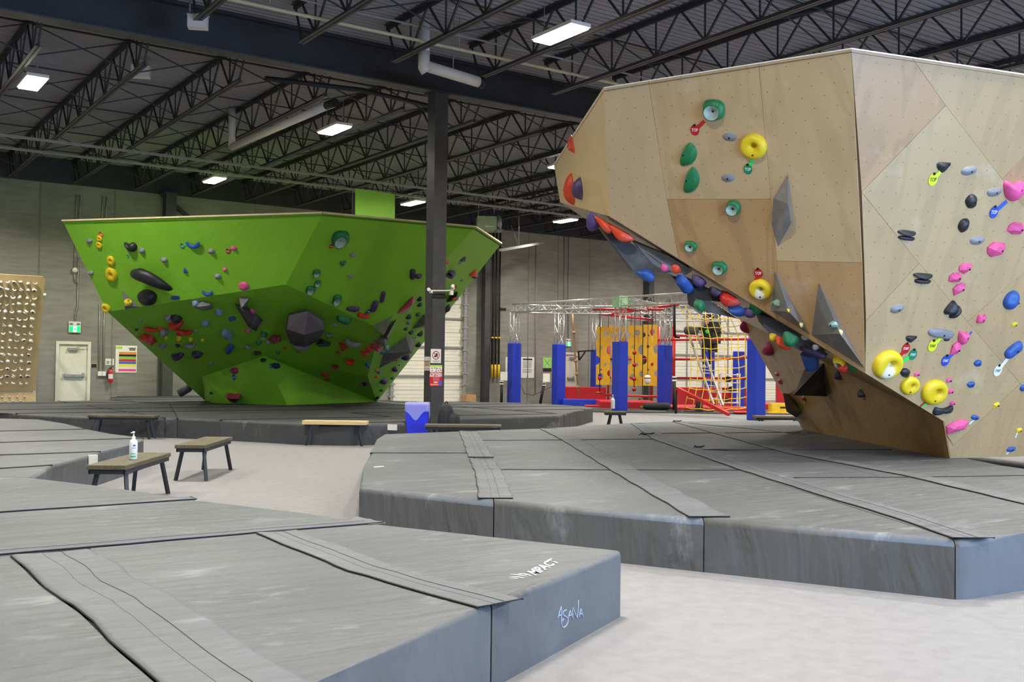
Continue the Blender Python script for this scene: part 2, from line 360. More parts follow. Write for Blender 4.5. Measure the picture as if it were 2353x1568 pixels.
# --- green wall vertices
GA, GB, GC, GD = onz(144, 508, ZT), onz(742, 490, ZT), onz(1093, 522, ZT), onz(1152, 560, ZT)
GF = atD(657, 654, 23.6)
pl = tri_plane(GA, GB, GF); GE = onplane(247, 717, *pl)
pl2 = tri_plane(GB, GC, GF); GG = onplane(874, 757, *pl2)
GJ, GI, GH = atD(465, 866, 28.3), atD(607, 818, 26.9), atD(845, 865, 28.3)
GK, GL, GM, GN = onz(490, 926, MAT), onz(525, 928, MAT), onz(660, 931.5, MAT), onz(866, 924, MAT)
GO = onz(520, 926, MAT)
GREEN_FACES = [([GA, GB, GF, GE], 'lit'), ([GB, GC, GG, GF], 'a'), ([GC, GD, GN, GH, GG], 'b'), ([GE, GF, GI, GJ], 'c'), ([GF, GG, GH, GI], 'c'),
               ([GJ, GI, GL], 'd'), ([GI, GM, GL], 'd'), ([GI, GH, GN], 'd'), ([GI, GN, GM], 'd'), ([GJ, GL, GK], 'd')]
def soup(faces, dst=None):
    V, F = [], []
    for f in faces:
        o = len(V); V += [tuple(p) for p in f]
        F += [(o, o+i, o+i+1) for i in range(1, len(f)-1)]
    return V, F
def cast(bvh, px, py):
    d = ray(px, py); h = bvh.ray_cast(EYE, d)
    if h[0] is None: return None
    n = h[1]; n = -n if n.dot(d) > 0 else n
    return h[0], n
_v, _t = soup([f for f, _ in GREEN_FACES]); BV_G = BVHTree.FromPolygons(_v, _t)
M_GREEN = panel_mat('green_painted_panel', (128,190,46), 0, 0, .24, (76,110,50), .007, .55, chalk=.10, var=.06, spec=.35)
gw = empty('green_climbing_wall', (GO.x+2, GO.y+2, 0), 0, 'large lime green faceted bouldering wall flaring out over the far dark mats', 'climbing wall')
gwi = gw.matrix_world.inverted()
def rebase(o, par):
    o.matrix_parent_inverse = Matrix.Translation(-par.location); return o
M_GREEN2 = panel_mat('green_painted_panel_pale_dots', (128,190,46), 0, 0, .26, (168,200,120), .008, .55, chalk=.10, var=.06, spec=.35)  # same green paint, only the T-nut dots are paler
for f, k in GREEN_FACES:
    if len(f) > 3 and k in 'bcd':   # non planar: fan of triangles, each a true plane
        for i in range(1, len(f)-1): rebase(panel('facet_panel', [f[0], f[i], f[i+1]], M_GREEN, gw), gw)
    else: rebase(panel('facet_panel', f, M_GREEN2 if k == 'a' else M_GREEN, gw), gw)
b = MB()
for a, c in ((GA, GB), (GB, GC), (GC, GD)): b.bar(a+Vector((0,.02,.01)), c+Vector((0,.02,.01)), .07, .035)
rebase(b.build('top_edge', mat('birch_ply_edge', (225,205,165), .6), gw, label='pale plywood top edge'), gw)
# closing faces at the back
GA2, GD2 = GA+Vector((1.5, 2.4, 0)), GD+Vector((-.6, 2.2, 0)); B1, B2 = Vector((GK.x+.3, GK.y+1.6, MAT)), Vector((GN.x-.2, GN.y+1.6, MAT))
Z2 = Vector((0,0,-.05)); b = MB(); b.add([GA+Z2, GB+Z2, GC+Z2, GD+Z2, GD2+Z2, GA2+Z2], [(0,1,2,3,4,5)]); rebase(b.build('unseen_top_cap', mat('bounce_stopping_dark', (70,66,60), .9), gw), gw)  # unseen cap over the framing, coloured dark to keep green bounce off the ceiling
b = MB(); b.add([GA, GE, GJ, GK, B1, GA2], [(0,1,5), (1,2,4,5), (2,3,4)]); b.add([GD, GN, B2, GD2], [(0,1,2,3)]); b.add([GA2, B1, B2, GD2], [(0,1,2,3)])
rebase(b.build('back_framing', M_GREEN, gw), gw)
p0, p1 = atD(816, 433, 27.5), atD(907, 446, 27.5); q0, q1 = atD(816, 520, 27.5), atD(907, 520, 27.5)
gb = empty('green_board', tuple((q0+q1)/2), 0, 'square green board standing up behind the top of the green wall', 'board')
rebase(panel('board_face', [p0, p1, q1, q0], M_GREEN, gb, th=.05), gb)
b = MB(); 
for q in (q0, q1): b.bar(q+Vector((0,.1,-1)), q+Vector((0,.1,.9)), .08, .08)
rebase(b.build('board_post', M_STEEL, gb), gb)
# --- plywood wall vertices
WT1, WT2, WT3 = onz(1388, 203, ZT), onz(1956, 113, ZT), onz(2353, 173, ZT)
WB1, WB0 = onz(2182, 1054, MAT), onz(1845, 988, MAT)
RP = tri_plane(WT2, WT3, WB1)
rp = lambda x, y: onplane(x, y, *RP)
WQ, WW = rp(1988, 858), rp(2167, 968)
MP = tri_plane(WT1, WT2, WQ); mp_ = lambda x, y: onplane(x, y, *MP)
WN = mp_(1400, 497)
WL0 = onz(1273, 379, ZT)
LP_ = tri_plane(WT1, WL0, WN); lp_ = lambda x, y: onplane(x, y, *LP_)
WNp = lp_(1287, 465)
SP = tri_plane(WB0, WB1, WW); WK = onplane(1700, 735, *SP); WQ2 = WQ
sp_ = lambda x, y: onplane(x, y, *SP)
UP = tri_plane(WN, WQ, WK)
WU1 = WNp
def rbot(x): # bottom of right panel at mat height
    a = rp(x, 1040); bq = rp(x, 1070); t = (MAT-a.z)/(bq.z-a.z); return a+(bq-a)*t
XR = 2700
WTR = rp(XR, 173+(XR-2353)*.148)
WBR = rbot(XR)
PLY_FACES = [[WT1, WT2, WQ, WN], [WT2, WTR, WBR, WB1, WW, WQ], [WT1, WL0, WNp, WN], [WN, WQ, WK], [WN, WK, WNp], [WK, WQ, WW], [WK, WW, WB1], [WK, WB1, WB0]]
_v, _t = soup(PLY_FACES); BV_W = BVHTree.FromPolygons(_v, _t)
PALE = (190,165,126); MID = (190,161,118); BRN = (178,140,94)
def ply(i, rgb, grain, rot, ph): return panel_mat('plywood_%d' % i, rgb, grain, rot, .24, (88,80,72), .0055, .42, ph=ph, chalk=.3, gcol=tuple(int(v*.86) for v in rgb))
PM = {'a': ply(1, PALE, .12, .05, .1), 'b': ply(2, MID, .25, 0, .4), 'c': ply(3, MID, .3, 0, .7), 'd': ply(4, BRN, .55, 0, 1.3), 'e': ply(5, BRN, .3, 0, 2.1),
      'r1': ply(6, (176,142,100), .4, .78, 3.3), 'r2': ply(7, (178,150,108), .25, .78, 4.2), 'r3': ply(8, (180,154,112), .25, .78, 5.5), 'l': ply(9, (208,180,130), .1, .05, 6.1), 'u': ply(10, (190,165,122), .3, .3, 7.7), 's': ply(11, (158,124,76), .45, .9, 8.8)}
pw = empty('plywood_climbing_wall', (WB1.x+1, WB1.y+2, 0), 0, 'huge birch plywood bouldering wall leaning out over the near mats at right', 'climbing wall')
def pp(nm, pts, m, fn): return rebase(panel('plywood_sheet', [fn(*p) for p in pts], PM[m], pw, inset=.002, th=.018), pw)
MPX = [([(1388,203),(1490,187),(1532,458),(1560,595),(1400,497)], 'a'), ([(1490,187),(1743,147),(1772,458),(1532,458)], 'b'), ([(1743,147),(1956,113),(1981,604),(1785,600),(1772,458)], 'c'),
       ([(1532,458),(1772,458),(1785,600),(1787,735),(1560,595)], 'd'), ([(1785,600),(1981,604),(1988,858),(1787,735)], 'e')]
for p, k in MPX: pp('', p, k, mp_)
YR = lambda x: 173+(x-2353)*.148
RPX = [([(1956,113),(2097,134.5),(2173,242),(1980,442)], 'r1'), ([(2097,134.5),(2353,173),(2500,YR(2500)),(2353,358),(2303,412),(2173,242)], 'r2'),
       ([(2303,412),(2500,195),(2700,YR(2700)),(2700,860),(2560,740),(2440,590)], 'r1'), ([(2173,242),(2303,412),(2440,590),(2470,628),(2400,580),(2353,625),(2223,740),(2112,605),(1980,442)], 'r3'),
       ([(1980,442),(2112,605),(1990,738)], 'r2'), ([(1990,738),(2112,605),(2223,740),(2345,882),(2190,1024),(2176,1000),(2167,968),(1988,858)], 'r3'),
       ([(2223,740),(2353,625),(2400,580),(2470,628),(2560,740),(2700,860),(2700,1040.8),(2520,1045.4),(2345,882)], 'r2'), ([(2345,882),(2520,1056),(2700,1056)], 'r1')]
for p, k in RPX[:7]:
    pp('', p, k, rp)
rebase(panel('plywood_sheet', [rp(2345,882), rbot(2520), WB1, rp(2176,1003), rp(2190,1024)], PM['r2'], pw, inset=.002, th=.018), pw)
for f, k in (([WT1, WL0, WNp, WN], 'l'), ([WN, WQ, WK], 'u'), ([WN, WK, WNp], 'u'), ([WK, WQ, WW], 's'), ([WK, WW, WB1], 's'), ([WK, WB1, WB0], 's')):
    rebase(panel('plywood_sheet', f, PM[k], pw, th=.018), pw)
# dark framing right behind the sheets and closing faces
b = MB()
for f in PLY_FACES[:2]:
    n = newell(f); c = sum(f, Vector())/len(f); n = -n if n.dot(c-EYE) > 0 else n
    b.add([p-n*.022 for p in f], [tuple(range(len(f)))])
WL1, WTB = WL0+Vector((3.5, .8, 0)), WTR+Vector((1.0, 4, 0)); S0, S1 = WB0+Vector((2.5, .6, 0)), WBR+Vector((1, 3, 0))
b.add([WT1, WT2, WTR, WTB, WL1, WL0], [(0,1,2,3,4,5)]); b.add([WL0, WL1, WK, WNp], [(0,1,2,3)]); b.add([WK, WL1, S0, WB0], [(0,1,2,3)]); b.add([WL1, WTB, S1, S0], [(0,1,2,3)]); b.add([WTR, WBR, S1, WTB], [(0,1,2,3)])
b.v = [tuple(Vector(v)+(Vector((0,0,-.03)) if v[2] > ZT-.01 else Vector())) for v in b.v]
rebase(b.build('back_framing', mat('dark_stained_frame', (92,66,44), .8), pw), pw)
b = MB()
for a, c in ((WL0, WT1), (WT1, WT2), (WT2, WTR)):
    nn = Vector((0,0,1)).cross(c-a).normalized(); b.bar(a+nn*.02+Vector((0,0,.006)), c+nn*.02+Vector((0,0,.006)), .05, .012)
rebase(b.build('top_edge', mat('white_edge_strip', (240,232,218), .5), pw, label='white edge strip'), pw)
# ------------------------------------------------------------------ crash mats
def vinyl(name, rgb, rough=.55):
    m, N, L = nt(name); b = N['Principled BSDF']; b.inputs['Roughness'].default_value = rough; b.inputs['Specular IOR Level'].default_value = .35
    tc = N.new('ShaderNodeTexCoord'); g = tc.outputs['Object']
    n1 = N.new('ShaderNodeTexNoise'); n1.inputs['Scale'].default_value = .9; n1.inputs['Detail'].default_value = 7; L.new(g, n1.inputs[0])
    mr = N.new('ShaderNodeMapRange'); mr.inputs[1].default_value = .3; mr.inputs[2].default_value = .7; mr.inputs[3].default_value = .86; mr.inputs[4].default_value = 1.12; L.new(n1.outputs[0], mr.inputs[0])
    vm = N.new('ShaderNodeVectorMath'); vm.operation = 'SCALE'; vm.inputs[0].default_value = lin(rgb); L.new(mr.outputs[0], vm.inputs[3])
    mp = N.new('ShaderNodeMapping'); mp.inputs['Rotation'].default_value = (0,0,.5); mp.inputs['Scale'].default_value = (1, 2.0, 1); L.new(g, mp.inputs[0])
    n2 = N.new('ShaderNodeTexNoise'); n2.inputs['Scale'].default_value = 1.5; n2.inputs['Detail'].default_value = 10; n2.inputs['Roughness'].default_value = .68; L.new(mp.outputs[0], n2.inputs[0])
    r2 = N.new('ShaderNodeMapRange'); r2.inputs[1].default_value = .6; r2.inputs[2].default_value = .82; r2.inputs[4].default_value = .42; L.new(n2.outputs[0], r2.inputs[0])
    mx = N.new('ShaderNodeMix'); mx.data_type = 'RGBA'; L.new(r2.outputs[0], mx.inputs[0]); L.new(vm.outputs[0], mx.inputs[6]); mx.inputs[7].default_value = (*lin((188,190,194)), 1)
    L.new(mx.outputs[2], b.inputs['Base Color'])
    # broad wrinkles pulled across the cover
    w_ = N.new('ShaderNodeMapping'); w_.inputs['Rotation'].default_value = (0,0,-.35); w_.inputs['Scale'].default_value = (.8, 4.5, 1.5); L.new(g, w_.inputs[0])
    n3 = N.new('ShaderNodeTexNoise'); n3.inputs['Scale'].default_value = 1.1; n3.inputs['Detail'].default_value = 3; n3.inputs['Distortion'].default_value = .4; L.new(w_.outputs[0], n3.inputs[0])
    bp = N.new('ShaderNodeBump'); bp.inputs['Strength'].default_value = .9; bp.inputs['Distance'].default_value = .06; L.new(n3.outputs[0], bp.inputs['Height'])
    w5 = N.new('ShaderNodeMapping'); w5.inputs['Rotation'].default_value = (.35,.0,.4); w5.inputs['Scale'].default_value = (7, 7, 1.3); L.new(g, w5.inputs[0])
    n5 = N.new('ShaderNodeTexNoise'); n5.inputs['Scale'].default_value = 1.2; n5.inputs['Detail'].default_value = 2; L.new(w5.outputs[0], n5.inputs[0])
    bp5 = N.new('ShaderNodeBump'); bp5.inputs['Strength'].default_value = .5; bp5.inputs['Distance'].default_value = .025; L.new(n5.outputs[0], bp5.inputs['Height']); L.new(bp.outputs[0], bp5.inputs['Normal']); bp = bp5
    n4 = N.new('ShaderNodeTexNoise'); n4.inputs['Scale'].default_value = 220; L.new(g, n4.inputs[0])
    bp2 = N.new('ShaderNodeBump'); bp2.inputs['Strength'].default_value = .12; bp2.inputs['Distance'].default_value = .004; L.new(n4.outputs[0], bp2.inputs['Height']); L.new(bp.outputs[0], bp2.inputs['Normal'])
    L.new(bp2.outputs[0], b.inputs['Normal']); MATS[name] = m; return m
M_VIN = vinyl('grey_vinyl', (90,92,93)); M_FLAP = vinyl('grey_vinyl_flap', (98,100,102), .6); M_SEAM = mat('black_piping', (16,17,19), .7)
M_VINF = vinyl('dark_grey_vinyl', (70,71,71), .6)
def clip(poly, p, q, side):
    out = []; n = len(poly)
    f = lambda a: ((q[0]-p[0])*(a[1]-p[1])-(q[1]-p[1])*(a[0]-p[0]))*side
    for i in range(n):
        a, b_ = poly[i], poly[(i+1)%n]; fa, fb = f(a), f(b_)
        if fa >= 0: out.append(a)
        if fa*fb < 0: t = fa/(fa-fb); out.append((a[0]+(b_[0]-a[0])*t, a[1]+(b_[1]-a[1])*t))
    return out
def split_all(polys, lines):
    for p, q in lines:
        nx = []
        for P in polys:
            for s in (1, -1):
                c = clip(P, p, q, s)
                A = abs(sum(c[i][0]*c[(i+1)%len(c)][1]-c[(i+1)%len(c)][0]*c[i][1] for i in range(len(c))))/2 if len(c) > 2 else 0
                if A > .02: nx.append(c)
        polys = nx
    return polys
def W2(px): p = onz(px[0], px[1], MAT); return (p.x, p.y)
def on_edge(a, b_, outline, tol=.03):
    def d(p, s, e):
        s, e, p = Vector(s), Vector(e), Vector(p); v = e-s; t = max(0, min(1, (p-s).dot(v)/max(v.length_squared, 1e-9))); return (s+v*t-p).length
    for i in range(len(outline)):
        s, e = outline[i], outline[(i+1)%len(outline)]
        if d(a, s, e) < tol and d(b_, s, e) < tol: return True
    return False
def pad(poly, outline, m, label, group, name='crash_pad', rad=.045):
    poly = [p for i, p in enumerate(poly) if (Vector(p)-Vector(poly[i-1])).length > .02]
    n = len(poly); a = sum(poly[i][0]*poly[(i+1)%n][1]-poly[(i+1)%n][0]*poly[i][1] for i in range(n))
    if a < 0: poly = poly[::-1]
    outer = [on_edge(poly[i], poly[(i+1)%n], outline) for i in range(n)]
    q = []
    for i in range(n):  # 3 mm gap on inner seams
        p = Vector(poly[i]); d0 = (p-Vector(poly[i-1])).normalized(); d1 = (Vector(poly[(i+1)%n])-p).normalized()
        n0, n1 = Vector((-d0.y, d0.x)), Vector((-d1.y, d1.x)); s = Vector((0, 0))
        if not outer[i-1]: s += n0*.004
        if not outer[i]: s += n1*.004
        q.append(p+s)
    c = sum(q, Vector((0,0)))/n; bm = bmesh.new()
    lo = [bm.verts.new((p.x-c.x, p.y-c.y, 0)) for p in q]; hi = [bm.verts.new((p.x-c.x, p.y-c.y, MAT)) for p in q]
    bm.faces.new(lo[::-1]); bm.faces.new(hi)
    for i in range(n): bm.faces.new((lo[i], lo[(i+1)%n], hi[(i+1)%n], hi[i]))
    bm.edges.ensure_lookup_table(); es = []
    for i in range(n):
        if outer[i]:
            e = bm.edges.get((hi[i], hi[(i+1)%n])); es.append(e); e2 = bm.edges.get((lo[i], lo[(i+1)%n])); 
        if outer[i] and outer[i-1]:
            u = (q[i]-q[i-1]).normalized(); v = (q[(i+1)%n]-q[i]).normalized()
            if u.dot(v) < .97: es.append(bm.edges.get((lo[i], hi[i])))
        elif outer[i] or outer[i-1]: pass
    if es: bmesh.ops.bevel(bm, geom=es, offset=rad, segments=4, affect='EDGES', profile=.5)
    for f in bm.faces: f.smooth = len(f.verts) == 4 and f.calc_area() < 1.2 and abs(f.normal.z) > .05 and abs(f.normal.z) < .995
    me = bpy.data.meshes.new('pad_body'); bm.to_mesh(me); bm.free(); me.materials.append(m)
    return obj(name, me, None, Matrix.Translation((c.x, c.y, 0)), label, 'crash mat', group)
rnd = random.Random(5)
def wavy(a, b_, step=.12, amp=.006, z=MAT):
    a, b_ = Vector(a), Vector(b_); L_ = (b_-a).length; n = max(2, int(L_/step)); d = (b_-a)/L_; nn = Vector((-d.y, d.x)); out = []; ph = rnd.random()*9
    for i in range(n+1):
        p = a+d*L_*i/n + nn*(amp*math.sin(i*.9+ph)+rnd.uniform(-amp, amp)*.5)*(0 if i in (0, n) else 1); out.append(Vector((p.x, p.y, z)))
    return out
def child_of(o, par): o.parent = par; o.matrix_parent_inverse = Matrix.Translation(-par.location); return o
def seam(a, b_, par, r=.006, z=MAT+.002):
    return child_of(MB().tube(wavy(a, b_, z=z), r, 6).build('seam_piping', M_SEAM), par)
def flap(edge, wdt, par, side, stitch=True):
    # velcro cover strip lying beside a seam: edge = list of world xy points
    pts = []
    for a, b_ in zip(edge, edge[1:]): pts += wavy(a, b_, .15, .006)[:-1]
    pts.append(Vector((edge[-1][0], edge[-1][1], MAT)))
    b = MB(); L_ = []; 
    for i, p in enumerate(pts):
        d = (pts[min(i+1, len(pts)-1)]-pts[max(i-1, 0)]).normalized(); nn = Vector((-d.y, d.x, 0))*side
        w0 = wdt*(1+.03*math.sin(i*1.3)); L_.append((p, nn, w0))
    cols = [(0, .001), (.0, .010), (.06, .012), (.3, .008), (.6, .006), (.94, .008), (1, .004), (1.0, .0)]
    vs = [p+nn*(w0*t)+Vector((0, 0, z)) for p, nn, w0 in L_ for t, z in cols]; k = len(cols)
    b.add(vs, [(i*k+j, i*k+j+1, (i+1)*k+j+1, (i+1)*k+j) for i in range(len(L_)-1) for j in range(k-1)], True)
    o = child_of(b.build('cover_flap', M_FLAP), par)
    MB().tube([p+Vector((0, 0, .006)) for p, nn, w0 in L_], .005, 5).build('seam_piping', M_SEAM, o)
    ends = [L_[0], L_[-1]]
    for p, nn, w0 in ends: MB().tube([p+nn*(w0*t)+Vector((0,0,.008)) for t in (0,.25,.5,.75,1)], .0035, 5).build('end_piping', M_SEAM, o)
    if stitch:
        for t in (.38, .62):
            MB().tube([p+nn*(w0*t)+Vector((0,0,.0075)) for p, nn, w0 in L_], .0016, 4).build('stitch_line', mat('grey_thread', (70,76,84), .8), o)
    return o
def nearest(pads, xy):
    return min(pads, key=lambda o: (Vector((o.location.x, o.location.y))-Vector(xy)).length)
# --- foreground mats
FA = [W2(p) for p in [(1430,1265),(1130,1388),(740,1562),(-200,2010),(-900,2100)]]
OUTL = [(1430,1265),(1130,1388),(740,1562),(300,1772),(-500,2100),(-900,1800),(-700,1000),(-250,962),(0,962),(90,964),(150,974),(262,999),(300,1003),(330,1008),(330,1020),(294,1024),(230,1040),(120,1071),(75,1098),(235,1118),(440,1148),(700,1180),(865,1204)]
outl = [W2(p) for p in OUTL]
far_split = [((-900,1297),(590,1226)), ((590,1226),(865,1204))]
F1 = [(865,1204),(1430,1265),(1130,1388),(590,1226)]
F2 = [(590,1226),(1130,1388),(740,1562),(380,1733),(360,1568),(280,1500),(190,1412),(90,1340),(25,1277)]
F2 = [(590,1226),(1130,1388),(740,1562),(450,1697),(450,1660),(360,1568),(280,1500),(190,1412),(90,1340),(25,1277)]
F3 = [(25,1277),(90,1340),(190,1412),(280,1500),(360,1568),(450,1660),(450,1697),(300,1772),(-500,2100),(-900,1800),(-800,1338)]
F4 = [(-800,1338),(25,1277),(590,1226),(865,1204),(700,1180),(450,1149),(0,1179),(-800,1240)]
F5 = [(-800,1240),(0,1179),(450,1149),(235,1118),(75,1098),(0,1096),(-800,1110)]
F6 = [(-800,1110),(0,1096),(75,1098),(120,1071),(0,1078),(-800,1085)]
F7 = [(-800,1085),(0,1078),(120,1071),(230,1040),(0,1047),(-700,1060)]
F8 = [(-700,1060),(0,1047),(230,1040),(294,1024),(330,1014),(330,1008),(0,1018),(-700,1026)]
F9 = [(-700,1026),(0,1018),(330,1008),(300,1003),(262,999),(200,987),(0,992),(-700,1000)]
F10 = [(-700,1000),(0,992),(200,987),(150,974),(90,964),(0,962),(-250,962),(-650,972)]
labs = ['grey foam crash mat with two white logos at the right front corner, nearest the camera', 'large grey foam crash mat filling the bottom centre of the picture, between two flaps',
        'grey foam crash mat in the bottom left corner of the picture', 'long grey foam crash mat lying behind the nearest row, ending in a lifted corner flap',
        'grey foam crash mat just in front of the bench that carries the bottle', 'narrow grey foam crash mat at the inside corner of the left mats', 
        'grey foam crash mat with the lifted seam end, left of the bench with the bottle', 'grey foam crash mat with the white strap on its side behind the bottle bench',
        'second farthest grey foam crash mat of the left group', 'farthest grey foam crash mat of the left group, thin in the view']
FP = [pad([W2(p) for p in F], outl, M_VIN, l, 'near left crash mats', rad=.03) for F, l in zip([F1,F2,F3,F4,F5,F6,F7,F8,F9,F10], labs)]
flap([W2(p) for p in [(1100,1400),(800,1315),(590,1228)]], .27, FP[0], -1)
flap([W2(p) for p in [(450,1660),(360,1568),(280,1500),(190,1412),(90,1340),(25,1280)]], .42, FP[1], -1)
flap([W2(p) for p in [(-500,1316),(0,1277),(300,1252),(590,1226),(880,1203)]], .20, FP[3], 1)
flap([W2(p) for p in [(-400,1209),(0,1179),(452,1149)]], .16, FP[4], 1, False)
for pts, i in (([(-600,1083),(0,1078),(120,1070)], 6), ([(-600,1058),(0,1047),(232,1039)], 7), ([(-600,1025),(0,1018),(330,1008)], 8), ([(-600,999),(0,992),(200,987)], 9)):
    for a, c in zip(pts, pts[1:]): seam(W2(a), W2(c), FP[i], .009)
# front face seam between the two nearest mats
for i, (px, py) in enumerate([(1129,1389)]):
    pass
# lifted corner flap at (820,1190)
p = onz(815, 1197, MAT); b = MB(); q0, q1, q2 = onz(800,1198,MAT+.004), onz(818,1187,MAT+.02), onz(888,1202,MAT+.004)
b.add([q0, q1, q2, onz(850,1206,MAT+.004)], [(0,3,2,1)]); b.add([q0-Vector((0,0,.004)), q1-Vector((0,0,.004)), q2-Vector((0,0,.004))], [(0,1,2)])
child_of(b.build('lifted_flap', M_FLAP), FP[3])
# logos: the side mark and the top mark (white paint)
M_LOGO = mat('white_print', (215,218,222), .6, var=.03)
c0, c1 = Vector((*W2((1430,1265)), 0)), Vector((*W2((1130,1388)), 0)); ex = (c0-c1).normalized(); nn = Vector((ex.y, -ex.x, 0))
pl_n = nn; base = c1+nn*.002
def onside(px, py): return onplane(px, py, base, pl_n)
ctr = onside(1310, 1412)
# hand-drawn script strokes in the plane of the mat side
def stroke(segs, w_, m_, par, name, off=.0025):
    b = MB()
    for pts in segs:
        P = [onside(*p)+nn*off for p in pts]
        b.tube(P, w_/2, 6)
    o = b.build(name, m_); return child_of(o, par)
LG = lambda L_: [[(1140+x/7.353, 1260+y/7.355) for x, y in q] for q in L_]
stroke(LG([[(1035,1200),(1065,1095),(1095,992),(1102,1090),(1100,1190),(1098,1260),(1108,1325),(1135,1348),(1180,1315),(1212,1250),(1212,1190),(1180,1160),(1140,1140),(1122,1105),(1140,1065),(1185,1045)], [(1048,1150),(1100,1128)], [(1112,1250),(1122,1215),(1138,1196)],
   [(1212,1190),(1230,1120),(1247,1062),(1270,1120),(1296,1200)], [(1225,1145),(1268,1132)], [(1288,1180),(1290,1090),(1297,1012),(1330,1100),(1368,1190),(1378,1080),(1385,985),(1388,882)],
   [(1396,1172),(1412,1100),(1430,1028),(1448,1100),(1466,1178)], [(1405,1120),(1450,1108)]]), .008, mat('pale_print', (150,160,180), .6, var=.03), FP[0], 'script_logo', .0)
zt = MAT+.002; b = MB()
for q in LG([[(222,508),(300,508),(372,518)], [(238,480),(360,488),(475,508)], [(248,442),(390,455),(525,478)], [(380,432),(480,440),(592,466)]]):
    P = [onz(x, y, zt) for x, y in q]; b.tube(P, [.006, .011, .004], 8)
b.v = [(v[0], v[1], zt+(v[2]-zt)*.12) for v in b.v]; child_of(b.build('stripe_logo', M_LOGO), FP[0])
t0, t1 = onz(1140+625/7.353, 1260+425/7.355, zt), onz(1140+985/7.353, 1260+222/7.355, zt); u0_, u1_ = onz(1140+1078/7.353, 1260+250/7.355, zt), onz(1140+920/7.353, 1260+190/7.355, zt)
tm = text_mesh('MPACT', 1.0, M_LOGO, 'block_logo', 0, bold=.025); xs_ = [v.co.x for v in tm.vertices]; ys_ = [v.co.y for v in tm.vertices]
ex_ = (t1-t0)*1.12/(max(xs_)-min(xs_)); ey_ = (u1_-u0_)/(max(ys_)-min(ys_)); tm.transform(frame((t0+t1)/2+Vector((0,0,.001)), ex_, ey_, Vector((0,0,1)))); o = obj('block_logo', tm); child_of(o, FP[0])
# small white strap on the side of the left mats
p = onz(213, 1047, MAT); b = MB(); b.box((p.x-.05, p.y-.03, .26), (p.x+.05, p.y+.012, MAT+.006)); child_of(b.build('white_strap', M_WHITE), FP[7])

# --- right mats
RO = [(880,998),(1065,991),(1240,985),(1450,972),(1545,969),(1700,968),(1840,968),(2700,980),(2750,1180),(2560,1203),(2353,1225),(2223,1240),(2195,1240),(1618,1192),(1135,1151),(825,1120),(835,1075),(850,1040),(866,1010)]
rout = [W2(p) for p in RO]
RC = [ # (polygon px, label)
 ([(880,998),(1062,991),(1085,1043),(850,1042),(866,1010)], 'grey crash mat at the far left corner of the right-hand mats'),
 ([(850,1042),(1085,1043),(1135,1151),(825,1120),(835,1075)], 'grey crash mat with a small white scrap, front left corner of the right-hand mats'),
 ([(1062,991),(1240,985),(1293,1013),(1072,1014)], 'far grey crash mat right of the patched flap of the right-hand mats'),
 ([(1072,1014),(1293,1013),(1405,1081),(1102,1080),(1085,1043)], 'middle grey crash mat right of the patched flap of the right-hand mats'),
 ([(1102,1080),(1405,1081),(1618,1192),(1135,1151)], 'grey crash mat second from the left along the front of the right-hand mats'),
 ([(1240,985),(1450,972),(1500,1010),(1293,1013)], 'far grey crash mat directly left of the curled seam end'),
 ([(1293,1013),(1500,1010),(1700,1082),(1405,1081)], 'grey crash mat in the middle of the right-hand mats, between two long slanting flaps'),
 ([(1405,1081),(1700,1082),(1895,1146),(2195,1240),(1618,1192)], 'big grey crash mat with chalk smudges along the front of the right-hand mats'),
 ([(1450,972),(1545,969),(1640,997),(1500,997),(1480,995)], 'small far grey crash mat with a curled up seam end'),
 ([(1480,995),(1640,997),(1800,1040),(1600,1034),(1555,1030)], 'grey crash mat in front of the left foot of the plywood wall'),
 ([(1555,1030),(1800,1040),(2020,1094),(1825,1098),(1700,1082)], 'shaded grey crash mat under the plywood overhang'),
 ([(1700,1082),(1825,1098),(2090,1098),(2353,1160),(2700,1240),(2750,1180),(2560,1203),(2353,1225),(2223,1240),(2195,1240),(1895,1146)], 'grey crash mat at the right front corner with the bluish side'),
 ([(1545,969),(1840,968),(1900,990),(1640,997)], 'thin far grey crash mat behind the left foot of the plywood wall'),
 ([(1640,997),(1900,990),(2300,1070),(2020,1094),(1800,1040)], 'shaded grey crash mat running along the foot of the plywood wall'),
 ([(2020,1094),(2300,1070),(2700,1130),(2353,1160),(2090,1098),(1825,1098)], 'grey crash mat in front of the right plywood face'),
 ([(1900,990),(1840,968),(2700,980),(2750,1180),(2700,1130),(2300,1070)], 'grey crash mat below and behind the plywood wall'),
 ([(2353,1160),(2700,1130),(2750,1180),(2700,1240)], 'grey crash mat at the right edge of the picture'),
]
RPS = [pad([W2(p) for p in P], rout, M_VIN, l, 'right-hand crash mats', rad=.05) for P, l in RC[:11]+RC[12:15]]
# the corner pad, simplified outline
RPS.append(pad([W2(p) for p in [(1895,1146),(1700,1082),(1825,1098),(2090,1098),(2353,1160),(2560,1203),(2353,1225),(2223,1240),(2195,1240)]], rout, M_VIN, RC[11][1], 'right-hand crash mats', rad=.05))
RPS.append(pad([W2(p) for p in [(2353,1160),(2700,1130),(2750,1180),(2560,1203)]], rout, M_VIN, RC[16][1], 'right-hand crash mats', rad=.05))
RPS.append(pad([W2(p) for p in [(2700,980),(3250,992),(3250,1215),(2750,1180),(2700,1130)]], [W2(p) for p in [(2700,980),(3250,992),(3250,1215),(2750,1180)]], M_VIN, 'grey crash mat under the far right end of the plywood wall, beyond the picture', 'right-hand crash mats', rad=.05))
def wl(pts): return [W2(p) for p in pts]
flap(wl([(1100,1147),(1095,1100),(1085,1068),(1079,1056)]), .28, RPS[4], -1)
flap(wl([(1076,1052),(1066,1020),(1055,992)]), .30, RPS[3], -1)
